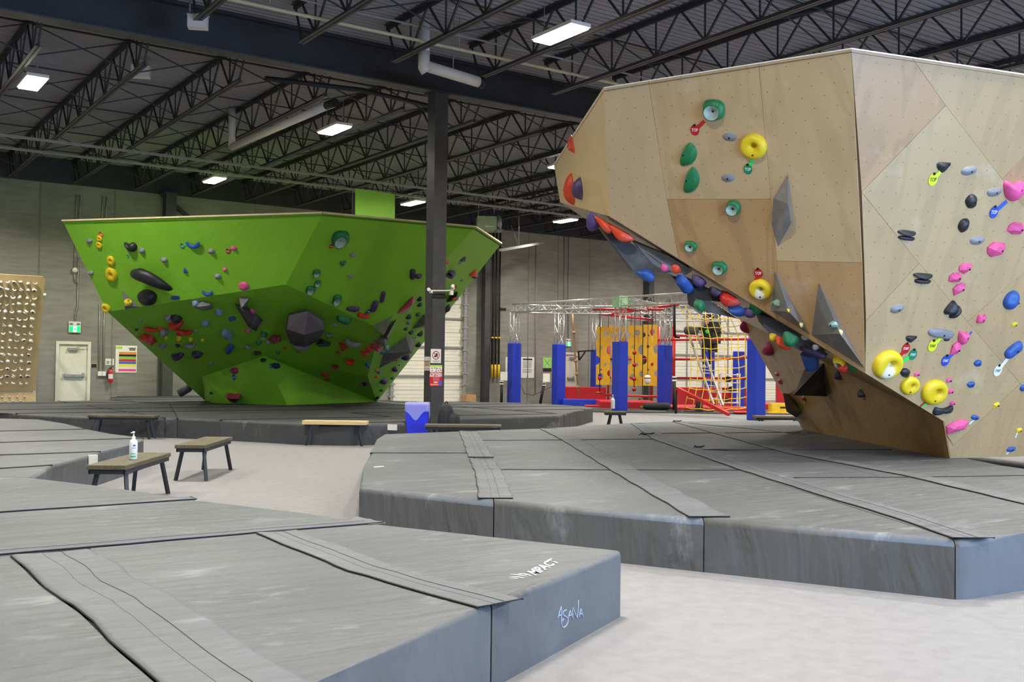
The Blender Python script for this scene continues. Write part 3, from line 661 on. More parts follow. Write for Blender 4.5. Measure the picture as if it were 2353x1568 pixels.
flap(wl([(1585,1190),(1405,1083),(1293,1013),(1240,986)]), .30, RPS[7], -1, False)
flap(wl([(2190,1239),(2050,1190),(1895,1143),(1700,1081),(1500,1010),(1450,974)]), .28, RPS[7], -1)
flap(wl([(2353,1160),(2090,1097),(1810,1043),(1640,997),(1545,970)]), .24, RPS[10], -1, False)
for pts in ([(850,1042),(1072,1042)], [(1100,1013),(1293,1012),(1500,1010)], [(1112,1080),(1405,1081),(1700,1082)], [(1825,1099),(2090,1098),(2353,1094)], [(1605,1034),(1800,1035),(2050,1034)], [(1500,997),(1840,994)], [(1545,970),(1700,984),(1850,1000)]):
    for a, c in zip(pts, pts[1:]): seam(W2(a), W2(c), nearest(RPS, W2(a)), .007)
for px, py in ((1135,1151), (1618,1193), (2221,1240)):
    pass
b = MB(); p = onz(868, 1073, MAT+.004)
for k in range(3): b.box((p.x-.05+k*.04, p.y-.02+k*.015, MAT+.001), (p.x+.0+k*.04, p.y+.015+k*.01, MAT+.006))
b.build('paper_scrap', M_WHITE, label='small torn white scrap stuck on the left edge of the right-hand mats', cat='scrap')
b = MB()
for x, y, s in ((1485,1000,.16), (1605,1030,.10), (1555,970,.12)):
    p = onz(x, y, MAT); P = [p+Vector((-s, 0, .004)), p+Vector((-s*.6, 0, .03)), p+Vector((-s*.3, 0, .012)), p+Vector((0, 0, .02)), p+Vector((s*.4, 0, .012)), p+Vector((s, -.02, .03))]
    child_of(MB().tube(P, [.004,.014,.012,.01,.012,.006], 6).build('curled_seam_end', M_SEAM), nearest(RPS, (p.x, p.y)))

# --- far mats under the green wall
FO = [(-500,940),(0,949),(100,955),(190,958),(408,962),(560,968),(690,974),(800,976),(930,974),(936,952),(1050,952),(1052,962),(1150,960),(1284,956),(1322,946),(1363,937),(1330,933),(1200,926),(1080,924),(960,924),(470,909),(430,908),(258,912),(250,920),(0,925),(-500,930)]
fout = [W2(p) for p in FO]
inner = [[(-500,940),(0,949),(100,955),(190,958),(408,962),(390,930),(250,920),(0,925),(-500,930)], [(408,962),(560,968),(690,974),(800,976),(930,974),(936,952),(960,924),(700,916.5),(470,909),(430,908),(258,912),(250,920),(390,930)],
         [(936,952),(1050,952),(1052,962),(1150,960),(1284,956),(1322,946),(1363,937),(1330,933),(1200,926),(1080,924),(960,924)]]
cells = [[W2(p) for p in P] for P in inner]
ys = [17.5+1.9*k for k in range(12)]
cells = [clip(P, (-30, WALL_Y-.45), (60, WALL_Y-.45), -1) for P in cells]
cells = split_all(cells, [((-20, y), (40, y)) for y in ys])
cells = split_all(cells, [((x, 0), (x, 40)) for x in (-3, 1.5, 6, 10.4, 14.8, 19.2, 23.6)])
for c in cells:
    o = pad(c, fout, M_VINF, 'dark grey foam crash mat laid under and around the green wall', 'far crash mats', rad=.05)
    big = [(c[i], c[(i+1)%len(c)]) for i in range(len(c)) if not on_edge(c[i], c[(i+1)%len(c)], fout) and (Vector(c[i])-Vector(c[(i+1)%len(c)])).length > .8]
    for a, b_ in big[:2]: seam(a, b_, o, .011)
# ------------------------------------------------------------------ climbing holds
HC = {'yellow': (226,196,24), 'green': (22,112,62), 'grey': (128,130,136), 'black': (34,35,39), 'pink': (220,84,142), 'blue': (36,82,158), 'red': (196,40,26), 'orange': (216,66,24),
      'purple': (76,58,104), 'darkpurple': (48,38,70), 'magenta': (170,34,84), 'paleblue': (120,140,170), 'teal': (34,74,92), 'rust': (150,50,36), 'palegreen': (138,178,160), 'paleyellow': (222,200,130)}
def hm(c, ch=.35):
    if c == 'chalkyellow': return chalky()
    nm = 'hold_%s_%d' % (c, round(ch*10)); return mat(nm, HC[c], .42, var=.08, scale=2, bump=.15, bscale=70, chalk=ch, cscale=1.1)
M_CHALK = mat('chalk_covered_resin', (158,178,166), .8, var=.15, scale=5)
M_BOLT = mat('dark_bolt', (20,20,22), .4, metal=.6)
def chalky():
    if 'yellow_resin_chalked' in MATS: return MATS['yellow_resin_chalked']
    m, N, L = nt('yellow_resin_chalked'); b = N['Principled BSDF']; b.inputs['Roughness'].default_value = .5
    tc = N.new('ShaderNodeTexCoord'); sb = N.new('ShaderNodeVectorMath'); sb.operation = 'SUBTRACT'; sb.inputs[1].default_value = (.0, -.2, .8); L.new(tc.outputs['Object'], sb.inputs[0])
    ml = N.new('ShaderNodeVectorMath'); ml.operation = 'MULTIPLY'; ml.inputs[1].default_value = (1.25, .95, .15); L.new(sb.outputs[0], ml.inputs[0])
    ln = N.new('ShaderNodeVectorMath'); ln.operation = 'LENGTH'; L.new(ml.outputs[0], ln.inputs[0]); nz = N.new('ShaderNodeTexNoise'); nz.inputs['Scale'].default_value = 7; nz.inputs['Detail'].default_value = 6; L.new(tc.outputs['Object'], nz.inputs[0])
    ma = N.new('ShaderNodeMath'); ma.operation = 'MULTIPLY_ADD'; ma.inputs[1].default_value = .3; L.new(nz.outputs[0], ma.inputs[0]); L.new(ln.outputs['Value'], ma.inputs[2])
    mr = N.new('ShaderNodeMapRange'); mr.inputs[1].default_value = .34; mr.inputs[2].default_value = .46; mr.inputs[3].default_value = .92; mr.inputs[4].default_value = 0; L.new(ma.outputs[0], mr.inputs[0])
    mx = N.new('ShaderNodeMix'); mx.data_type = 'RGBA'; L.new(mr.outputs[0], mx.inputs[0]); mx.inputs[6].default_value = (*lin(HC['yellow']), 1); mx.inputs[7].default_value = (*lin((226,222,208)), 1); L.new(mx.outputs[2], b.inputs['Base Color'])
    MATS[m.name] = m; return m
def dome(outl, p=2.2, q=2.0, n=None, rings=(1, 1.0, .96, .86, .7, .5, .28, .1), cx=0, cy=0, zf=None):
    n = len(outl); b = MB(); vs = []
    for i, t in enumerate(rings):
        z = 0 if i == 0 else max(.0, 1-t**p)**(1/q)
        if i == 1: z = .12
        for x, y in outl:
            X, Y = cx+(x-cx)*t, cy+(y-cy)*t; vs.append((X, Y, z*(zf(X, Y) if zf else 1)))
    fs = [(i*n+k, i*n+(k+1)%n, (i+1)*n+(k+1)%n, (i+1)*n+k) for i in range(len(rings)-1) for k in range(n)]
    fs.append(tuple((len(rings)-1)*n+k for k in range(n))); b.add(vs, fs, True); return b
def sup(n=24, e=2.4, seed=0, amp=.05, rot=0):
    r = random.Random(seed); ph = [r.uniform(0, 6.28) for _ in range(3)]; out = []
    for k in range(n):
        a = 2*math.pi*k/n; c, s = math.cos(a), math.sin(a); rr = .5/((abs(c)**e+abs(s)**e)**(1/e))
        rr *= 1+amp*(math.sin(2*a+ph[0])+math.sin(3*a+ph[1])*.7+math.sin(5*a+ph[2])*.3); out.append((rr*c, rr*s))
    return out
def smooth_poly(P, it=2):
    for _ in range(it):
        Q = []; n = len(P)
        for i in range(n):
            a, b_ = P[i], P[(i+1)%n]; Q += [(a[0]*.75+b_[0]*.25, a[1]*.75+b_[1]*.25), (a[0]*.25+b_[0]*.75, a[1]*.25+b_[1]*.75)]
        P = Q
    return P
def hullmesh(pts, name, m, smooth=False, bev=0):
    bm = bmesh.new()
    for p in pts: bm.verts.new(p)
    r = bmesh.ops.convex_hull(bm, input=bm.verts)
    bmesh.ops.delete(bm, geom=[v for v in r['geom_interior'] if isinstance(v, bmesh.types.BMVert)], context='VERTS') if r['geom_interior'] else None
    if bev: bmesh.ops.bevel(bm, geom=bm.edges[:], offset=bev, segments=1, affect='EDGES')
    bmesh.ops.recalc_face_normals(bm, faces=bm.faces)
    for f in bm.faces: f.smooth = smooth
    me = bpy.data.meshes.new(name); bm.to_mesh(me); bm.free(); me.materials.append(m); return me
SHAPES = {}
def sweep(path, rad, flat=1.0):
    b = MB(); b.tube([(x, y, z) for x, y, z in path], rad, 12)
    b.v = [(v[0], v[1], max(0, v[2])*flat) for v in b.v]; return b
def shape(kind, seed=0):
    key = (kind, seed % 3)
    if key in SHAPES: return SHAPES[key]
    sd = seed % 3; extra = None; bolt = (.0, -.05, .97)
    if kind == 'foot': b = dome(sup(20, 2.3, sd, .04), 2, 1.6, zf=lambda x, y: 1-.35*(y < 0)*abs(y)*2)
    elif kind == 'jug': b = dome(sup(24, 2.2, sd+5, .09), 2.6, 1.5, cx=-.06+.05*sd, cy=.1)
    elif kind == 'egg': b = dome(sup(28, 2.0, sd, .05), 2, 2, zf=lambda x, y: 1-.25*math.exp(-((x+.15)**2+(y-.1)**2)*18)); bolt = (.3, -.1, .78)
    elif kind == 'donut' or kind == 'disc':
        h = .095 if kind == 'donut' else .07; d = .35 if kind == 'donut' else .5
        prof = [(.5, 0), (.5, .2), (.485, .5), (.44, .78), (.37, .95), (.29, 1.0), (.22, .95), (h+.05, .8), (h+.015, .6), (h, .3), (h*.95, .06), (.0001, .05)]
        b = MB().lathe(prof, n=32); bolt = (.02, -.29, .98)
        b.v = [(v[0]+(.0 if math.hypot(v[0], v[1]) > .3 else .04), v[1]+(.06 if math.hypot(v[0], v[1]) < .2 else 0), v[2]*(1+.12*v[1])) for v in b.v]
    elif kind == 'pocket':
        out = smooth_poly([(-.5,.35),(-.18,.5),(.42,.42),(.5,-.1),(.35,-.45),(-.2,-.5),(-.46,-.2)], 2) if sd == 0 else (smooth_poly([(-.45,.1),(-.2,.5),(.3,.46),(.5,.05),(.3,-.45),(-.25,-.48)], 2) if sd == 1 else sup(28, 2.2, 4, .05))
        n = len(out); vs = []; cx, cy = -.04, -.08
        def ring(t, z, circ=None):
            for k, (x, y) in enumerate(out):
                if circ is None: vs.append((x*t, y*t, z))
                else:
                    a = math.atan2(y-cy, x-cx); vs.append((cx+circ*math.cos(a), cy+circ*math.sin(a), z))
        ring(1, 0); ring(1, .12); ring(.95, .5); ring(.84, .82); ring(0, .98, .37); ring(0, 1.0, .33)
        fs = [(i*n+k, i*n+(k+1)%n, (i+1)*n+(k+1)%n, (i+1)*n+k) for i in range(5) for k in range(n)]
        b = MB().add(vs, fs, True)
        e = MB().lathe([(.332, 1.0), (.27, .9), (.2, .62), (.12, .42), (.0001, .38)], (cx, cy, 0), 28)
        extra = ('pocket', e.mesh('hold_pocket', M_CHALK)); bolt = (cx+.02, cy+.04, .5)
    elif kind == 'leaf':
        b = dome(smooth_poly([(.12,.5),(-.18,.3),(-.4,-.05),(-.5,-.5),(-.1,-.5),(.3,-.35),(.5,.0),(.42,.28)], 1), 2.0, 1.5, cx=-.25, cy=-.1); bolt = (-.2, -.02, .99)
    elif kind == 'cres':
        pts = []; 
        for i in range(13):
            t = i/12; a = math.pi*(1.08+.84*t); pts.append((.44*math.cos(a)/.97, .42+.78*math.sin(a), .3))
        b = sweep(pts, [.06+.17*math.sin(math.pi*i/12)**.8 for i in range(13)], 1.9); bolt = (0, -.3, .92)
    elif kind == 'saus':
        b = dome(sup(24, 3.2, sd, .025), 3, 2, zf=lambda x, y: 1-.12*math.cos(x*6)); bolt = (.05, -.1, .95)
    elif kind == 'bone': b = dome(smooth_poly([(-.5,.1),(-.42,.5),(-.2,.28),(.1,.2),(.35,.48),(.5,.2),(.46,-.3),(.2,-.4),(-.1,-.25),(-.35,-.45),(-.5,-.2)], 1), 2.4, 2)
    elif kind == 'horn':
        b = sweep([(-.46,.2,.3),(-.43,.24,.4),(-.3,.28,.5),(-.1,.18,.52),(.1,.02,.5),(.28,-.18,.42),(.4,-.36,.3),(.44,-.43,.2)], [.06,.2,.24,.24,.22,.17,.11,.04], 1.5); bolt = (-.44, .3, .6)
    elif kind == 'heart': b = dome(smooth_poly([(-.5,.42),(-.38,.5),(-.05,.3),(.2,.5),(.46,.36),(.5,.0),(.3,-.4),(.05,-.5),(-.3,-.25)], 1), 2.4, 1.7); bolt = (.1, .1, .97)
    elif kind == 'tri': b = dome(smooth_poly([(0,.55),(-.5,-.35),(-.35,-.5),(.4,-.5),(.5,-.3)], 1), 2, 1.6, cx=.02, cy=-.2); bolt = (.05, -.3, .9)
    elif kind == 'cone':
        b = dome(smooth_poly([(-.5,.5),(.1,.5),(.5,.42),(.15,-.4),(-.05,-.5),(-.4,-.1)], 1), 1.5, 1.4, cx=-.1, cy=.2); bolt = (.2, .3, .7)
    elif kind == 'twin':
        b = dome([(x, y*.42+.27) for x, y in sup(20, 3, sd, .04)], 2.5, 1.8); c = dome([(x*.86+.06, y*.44-.25) for x, y in sup(20, 3, sd+1, .05)], 2.5, 1.8, cx=.06, cy=-.25)
        b.add(c.v, c.f, True); bolt = (.25, -.2, .85)
    elif kind == 'wedge': b = dome(smooth_poly([(-.5,.38),(-.42,.5),(.1,.2),(.5,-.3),(.45,-.42),(.1,-.5),(-.15,-.38),(-.35,.05)], 1), 1.8, 1.3, cx=0, cy=-.15)
    elif kind == 'can':
        b = MB().lathe([(.5, 0), (.48, .3), (.44, .7), (.42, .95), (.36, 1.0), (.0001, 1.0)], n=24)
    elif kind in ('facet', 'chunk', 'block'):
        r = random.Random(sd*7+{'facet':1,'chunk':2,'block':3}[kind]); pts = []; n = 7 if kind != 'block' else 6
        for k in range(n):
            a = 2*math.pi*k/n+r.uniform(-.2, .2); rr = r.uniform(.42, .52); x, y = rr*math.cos(a)*(1.05), rr*math.sin(a)
            if kind == 'block': x, y = [(-.5,.2),(-.4,-.5),(.42,-.35),(.5,.3),(.2,.5),(-.2,.45)][k]
            pts.append((x, y, 0)); pts.append((x*.98, y*.98, r.uniform(.1, .4)))
        for k in range(4):
            a = 2*math.pi*k/4+r.uniform(-.3, .3)+.5; pts.append((.24*math.cos(a), .22*math.sin(a)+.05, r.uniform(.8, 1)))
        me = hullmesh(pts, 'hold_'+kind, None, False); SHAPES[key] = (me, None, (.12, -.05, .95)); return SHAPES[key]
    me = b.mesh('hold_'+kind); SHAPES[key] = (me, extra, bolt); return SHAPES[key]
MESHMAT = {}
def withmat(me, m):
    k = (me.name, m.name)
    if k not in MESHMAT: c = me.copy(); c.materials.clear(); c.materials.append(m); MESHMAT[k] = c
    return MESHMAT[k]
BOLT_ME = MB().lathe([(.0001, .0), (1, 0), (1, .35), (.45, .35), (.4, -.2), (.0001, -.2)], n=10).mesh('bolt', M_BOLT)
hold_n = 0
NAME = {'foot': 'foothold', 'donut': 'round_ring_hold', 'disc': 'round_hold', 'pocket': 'pocket_hold', 'leaf': 'leaf_hold', 'cres': 'crescent_hold', 'saus': 'sausage_hold', 'bone': 'bone_hold', 'horn': 'horn_hold',
        'heart': 'heart_hold', 'tri': 'triangular_hold', 'cone': 'cone_hold', 'twin': 'pinch_hold', 'wedge': 'wedge_hold', 'can': 'cylinder_hold', 'facet': 'faceted_hold', 'chunk': 'chunky_hold', 'block': 'block_hold', 'jug': 'jug_hold', 'egg': 'large_oval_hold'}
def place_frame(p, n, px, py, ang, plane=None):
    a = R(ang); dx, dy = math.cos(a), -math.sin(a)
    q = onplane(px+dx*2, py+dy*2, p, n); x = (q-p); ex = x.normalized()
    y = n.cross(ex).normalized(); q2 = onplane(px+dy*2, py-dx*2, p, n)
    ty = onplane(px+dy*2, py-dx*2, p, n)-p
    D = (p-EYE).dot(_f); nat = 2*D/FPX
    fx = min(1.45, x.length/nat); fy = min(1.45, abs(ty.dot(y))/nat if abs(ty.dot(y)) > 1e-6 else 1)
    return ex, y, max(.9, fx)*D/FPX, max(.9, fy)*D/FPX
def hold(hit, kind, px, py, wd, ht, ang, col, label, ch=.35, dep=None, seed=None, bolts=True, grp=None, name=None):
    global hold_n
    hold_n += 1; seed = hold_n if seed is None else seed
    if hit is None: print('MISS', kind, px, py, label); return None
    p, n = hit; ex, ey, sx, sy = place_frame(p, n, px, py, ang)
    W_, H_ = wd*sx, ht*sy; Dp = (dep if dep is not None else .42)*min(W_, H_)
    sh_ = Dp*.42; p = onplane(px, py, p+n*sh_, n)-n*sh_
    me, extra, bolt = shape(kind, seed); M = frame(p-n*.004, ex*W_, ey*H_, n*Dp)
    o = bpy.data.objects.new(name or NAME[kind], withmat(me, hm(col, ch))); C.objects.link(o); o.matrix_world = M
    if M.to_3x3().determinant() < 0: print('NEG', label)
    tag(o, label, 'climbing hold', grp)
    if extra: c = bpy.data.objects.new(extra[0], extra[1]); C.objects.link(c); c.parent = o; c['label'] = 'chalk-whitened pocket'
    if bolts and min(wd, ht) > 10:
        r = .011; c = bpy.data.objects.new('bolt', BOLT_ME); C.objects.link(c); c.parent = o
        c.matrix_local = Matrix.Translation(Vector(bolt)-Vector((0,0,.02))) @ Matrix.Diagonal((r/W_, r/H_, r/Dp, 1))
    return o
def near(bv, px, py, cx, cy):
    for t in (0, .01, .02, .04, .07):
        h = cast(bv, px+(cx-px)*t, py+(cy-py)*t)
        if h: return h
def G(kind, px, py, wd, ht, ang, col, label, **k): return hold(near(BV_G, px, py, 660, 740), kind, px, py, wd, ht, ang, col, label, **k)
def Wd(kind, px, py, wd, ht, ang, col, label, **k): return hold(near(BV_W, px, py, 1900, 700), kind, px, py, wd, ht, ang, col, label, **k)
# geometric volumes: base pixels lie on the wall, apex pixels stand off it by h metres
M_VOL = mat('grey_texture_paint', (112,112,114), .75, var=.1, scale=8, bump=.25, bscale=120, chalk=.35, cscale=1.5)
M_VOLD = mat('dark_grey_texture_paint', (72,72,76), .75, var=.1, scale=8, bump=.25, bscale=120, chalk=.2, cscale=1.5)
M_SILV = mat('silver_grey_metallic_paint', (132,130,128), .38, metal=.35, var=.1, scale=8, bump=.2, bscale=120, chalk=.45, cscale=2)
M_VBLK = mat('black_texture_paint', (26,26,26), .7, var=.1, scale=8, bump=.2, bscale=120)
def volume(bv, base, apex, m, label, edge=None, name='climbing_volume'):
    hb = [cast(bv, *b_) for b_ in base]; n = Vector((0,0,0))
    for h in hb:
        if h: n += h[1]
    n.normalize(); ref = next(h for h in hb if h)
    P = [(h[0] if h else onplane(b_[0], b_[1], ref[0], n)) for h, b_ in zip(hb, base)]; P = [p-n*.01 for p in P]
    for (x, y, h_) in apex:
        q = onplane(x, y, ref[0]+n*h_, n); P.append(q)
    c = sum(P, Vector())/len(P); me = hullmesh([p-c for p in P], 'volume_body', m)
    return obj(name, me, None, Matrix.Translation(c), label, 'climbing volume')
def fhit(px, py, o):  # hit on an already built volume
    bpy.context.view_layer.update(); V = [o.matrix_world @ v.co for v in o.data.vertices]; bv = BVHTree.FromPolygons([tuple(v) for v in V], [tuple(p.vertices) for p in o.data.polygons])
    return cast(bv, px, py)
M_TXT = {'w': mat('white_ink', (235,235,232), .6, var=0), 'k': mat('black_ink', (20,20,22), .6, var=0)}
TXTM = {}
def routetag(bv, dx, dy, hx, hy, col, scol, txt, ink, label, r=10, aspect=1.15):
    h = cast(bv, dx, dy)
    if h is None: print('TAG MISS', label); return
    p, n = h; ex, ey, sx, sy = place_frame(p, n, dx, dy, 0)
    q = cast(bv, hx, hy); q = q[0] if q else onplane(hx, hy, p, n); s = r*sx
    o = empty('route_tag', label=label, cat='route tag', mw=frame(p+n*.004, ex, ey, n))
    mc = mat('tag_'+col, {'red': (186,22,24), 'green': (0,128,84), 'lime': (214,226,30), 'blue': (36,70,178), 'white': (226,228,232), 'orange': (232,92,30)}[col], .4, var=0)
    ms = mat('strap_'+scol, {'red': (186,22,24), 'green': (40,214,84), 'lime': (206,232,40), 'blue': (40,84,196), 'white': (222,224,230), 'orange': (232,92,30)}[scol], .45, var=0)
    d = q-p; loc = Vector((d.dot(ex), d.dot(ey), 0)); u = loc.normalized()
    b = MB(); k = 20; ring = []
    for i in range(k):
        a = 2*math.pi*i/k; v = Vector((math.cos(a)*s, math.sin(a)*s*aspect, 0)); ring.append(v)
    b.add([(v.x, v.y, 0) for v in ring]+[(v.x, v.y, .004) for v in ring], [tuple(range(2*k-1, k-1, -1))[::-1]]+[(i, (i+1)%k, k+(i+1)%k, k+i) for i in range(k)]); td = b.build('tag_disc', mc, o)
    b = MB(); sd = Vector((-u.y, u.x, 0)); w0 = s*.36
    pts = [u*s*.6+sd*w0*1.2, loc+sd*w0, loc-sd*w0, u*s*.6-sd*w0*1.2]; b.add([(v.x, v.y, .0) for v in pts]+[(v.x, v.y, .0035) for v in pts], [(7,6,5,4), (0,1,5,4), (1,2,6,5), (2,3,7,6), (3,0,4,7)]); b.build('strap', ms, o)
    key = (txt, ink)
    if key not in TXTM: TXTM[key] = text_mesh(txt, 1.0, M_TXT[ink], 'tag_lettering', .0, bold=.018)
    tw = {'TOP': .78, 'START': .5}[txt]*1.0
    t = bpy.data.objects.new('lettering', TXTM[key]); C.objects.link(t); t.parent = td; t.matrix_local = Matrix.Translation((0, 0, .006)) @ Matrix.Diagonal((s*tw*.95, s*tw*(1.25 if txt == 'TOP' else 1.5), 1, 1))
    bb = bpy.data.objects.new('eyelet', BOLT_ME); C.objects.link(bb); bb.parent = td; bb.matrix_local = Matrix.Translation((0, s*aspect*.95, .004)) @ Matrix.Diagonal((s*.28, s*.28, .01, 1))
# ---- green wall: volumes
vG1 = volume(BV_G, [(281,668),(322,706),(287,712)], [(287,703,.38)], M_VOL, 'small grey pyramid volume at the lower left corner of the green wall')
volume(BV_G, [(441,699),(462,692),(486,698),(490,711),(468,716),(446,708)], [(448,706,.12),(478,703,.22),(468,712,.16)], M_VOL, 'grey rock-like volume with blue holds under the green overhang edge')
volume(BV_G, [(316,778),(334,766),(352,772),(362,786),(346,797)], [(322,780,.22),(345,792,.25)], hm('red', .3), 'large red faceted volume at the left edge of the green underside')
volume(BV_G, [(548,683),(574,684),(566,707),(551,706)], [(556,707,.4)], M_VOL, 'pale grey spike volume at the top of the green underside')
volume(BV_G, [(538,700),(560,700),(604,736),(588,763),(570,752)], [(562,716,.3),(586,752,.25)], M_VOLD, 'long dark grey volume with pink holds under the pale grey spike')
volume(BV_G, [(613,783),(626,771),(645,772),(647,786),(628,792)], [(630,776,.2),(640,786,.2)], hm('magenta', .3), 'dusky pink faceted volume left of the big round grey volume')
volume(BV_G, [(656,760),(663,722),(707,713),(745,735),(745,765),(732,785),(700,800),(668,792)], [(660,757,.55),(664,727,.35),(707,718,.5),(742,737,.35),(744,757,.5),(700,770,.8)], mat('plum_grey_paint', (84,78,86), .8, var=.1, scale=8, bump=.2, bscale=120), 'huge round grey faceted volume in the middle of the green underside')
volume(BV_G, [(724,792),(738,779),(762,790),(756,798),(732,799)], [(742,790,.25)], hm('darkpurple', .2), 'dark purple pyramid volume right below the huge round grey one')
volume(BV_G, [(777,786),(787,788),(801,800),(789,809),(783,805)], [(790,802,.2)], hm('red', .15), 'red pointed volume hanging in the right part of the green underside')
volume(BV_G, [(516,911),(524,903),(553,905),(555,912),(540,927),(528,924)], [(522,916,.35),(548,917,.35)], hm('magenta', .1), 'magenta boat-shaped volume at the foot of the green wall')
volume(BV_G, [(853,749),(903,726),(886,775)], [(881,770,.45)], M_SILV, 'pale grey winged volume on the right corner of the green wall, upper left wing')
volume(BV_G, [(880,765),(912,734),(893,781)], [(889,775,.35)], M_SILV, 'narrow pale grey volume, right wing of the winged group on the green wall')
volume(BV_G, [(853,783),(880,768),(893,780),(886,800)], [(884,790,.3)], M_SILV, 'lower fan-shaped pale grey volume of the winged group on the green wall')
volume(BV_G, [(870,848),(880,814),(933,773),(957,774),(948,812)], [(943,808,.45)], M_VOL, 'largest grey triangular volume on the right flank of the green wall')
volume(BV_G, [(946,758),(974,723),(1002,730),(998,750)], [(988,742,.3)], M_VOL, 'grey volume half hidden by the left side of the steel column')
vG2 = volume(BV_G, [(1026,696),(1052,671),(1054,690)], [(1048,688,.35)], M_VOLD, 'small dark grey pyramid volume right of the steel column')
volume(BV_G, [(911,723),(951,681),(956,690),(936,717)], [(946,702,.2),(935,715,.1)], hm('pink', .15), 'large pink blade-shaped volume on the right flank of the green wall', name='blade_volume')
# ---- green wall: holds of the lit upper face
for a in [('foot',204,555,14,11,0,'grey','small grey foothold left of the column of yellow holds, upper one'), ('foot',207,629,14,11,0,'grey','small grey foothold at the left edge of the green wall, lower one'),
    ('foot',325,578,15,12,-10,'grey','small grey foothold right of the black heart-shaped hold'), ('foot',376,599,15,12,-12,'grey','small grey foothold above the long black horn hold'),
    ('foot',484,579,17,12,-12,'grey','small grey foothold right of the blue crescent hold'), ('foot',499,637,17,12,-12,'grey','small grey foothold below the small pink knob'),
    ('disc',228,549,12,14,0,'yellow','topmost small round yellow hold on the green wall'), ('disc',227,564,14,16,0,'yellow','second small round yellow hold from the top of the green wall'),
    ('disc',254,600,19,21,-10,'yellow','medium round yellow hold, third from the top on the green wall'), ('disc',255,632,27,31,-10,'yellow','largest round yellow hold on the green wall'),
    ('disc',243,709,18,19,-5,'yellow','round yellow hold at the lower left corner of the bright green face'),
    ('heart',299,570,28,23,0,'black','glossy black heart-shaped hold on the green wall'), ('horn',353,642,72,58,0,'black','long curved glossy black horn hold on the green wall'), ('egg',335,687,43,35,0,'black','large glossy black oval hold at the lower edge of the bright green face'),
    ('cres',444,560,31,20,0,'blue','blue crescent hold on the upper green wall with a green tag'), ('tri',424,621,11,16,0,'blue','small blue triangular hold below the blue crescent'), ('saus',402,685,20,9,8,'blue','small blue bar hold at the lower edge of the bright green face'),
    ('cres',477,672,25,15,-3,'blue','blue winged hold at the lower edge of the bright green face'), ('foot',536,572,15,10,-15,'pink','small pink oval hold with a red tag on the green wall'), ('foot',516,621,11,9,0,'pink','tiny pink knob in the middle of the bright green face'),
    ('egg',559,659,26,18,0,'pink','round chalky pink hold on the overhang edge')]:
    k = {}
    if a[6] == 'black': k = dict(ch=.12, dep=.55)
    if a[0] == 'disc': k = dict(ch=.1, dep=.32)
    if a[0] == 'foot': k = dict(dep=.6)
    G(*a, **k)
hold(fhit(295,694,vG1), 'disc', 295, 694, 17, 14, -5, 'yellow', 'round yellow hold bolted on the small grey pyramid volume', ch=.3, dep=.4)
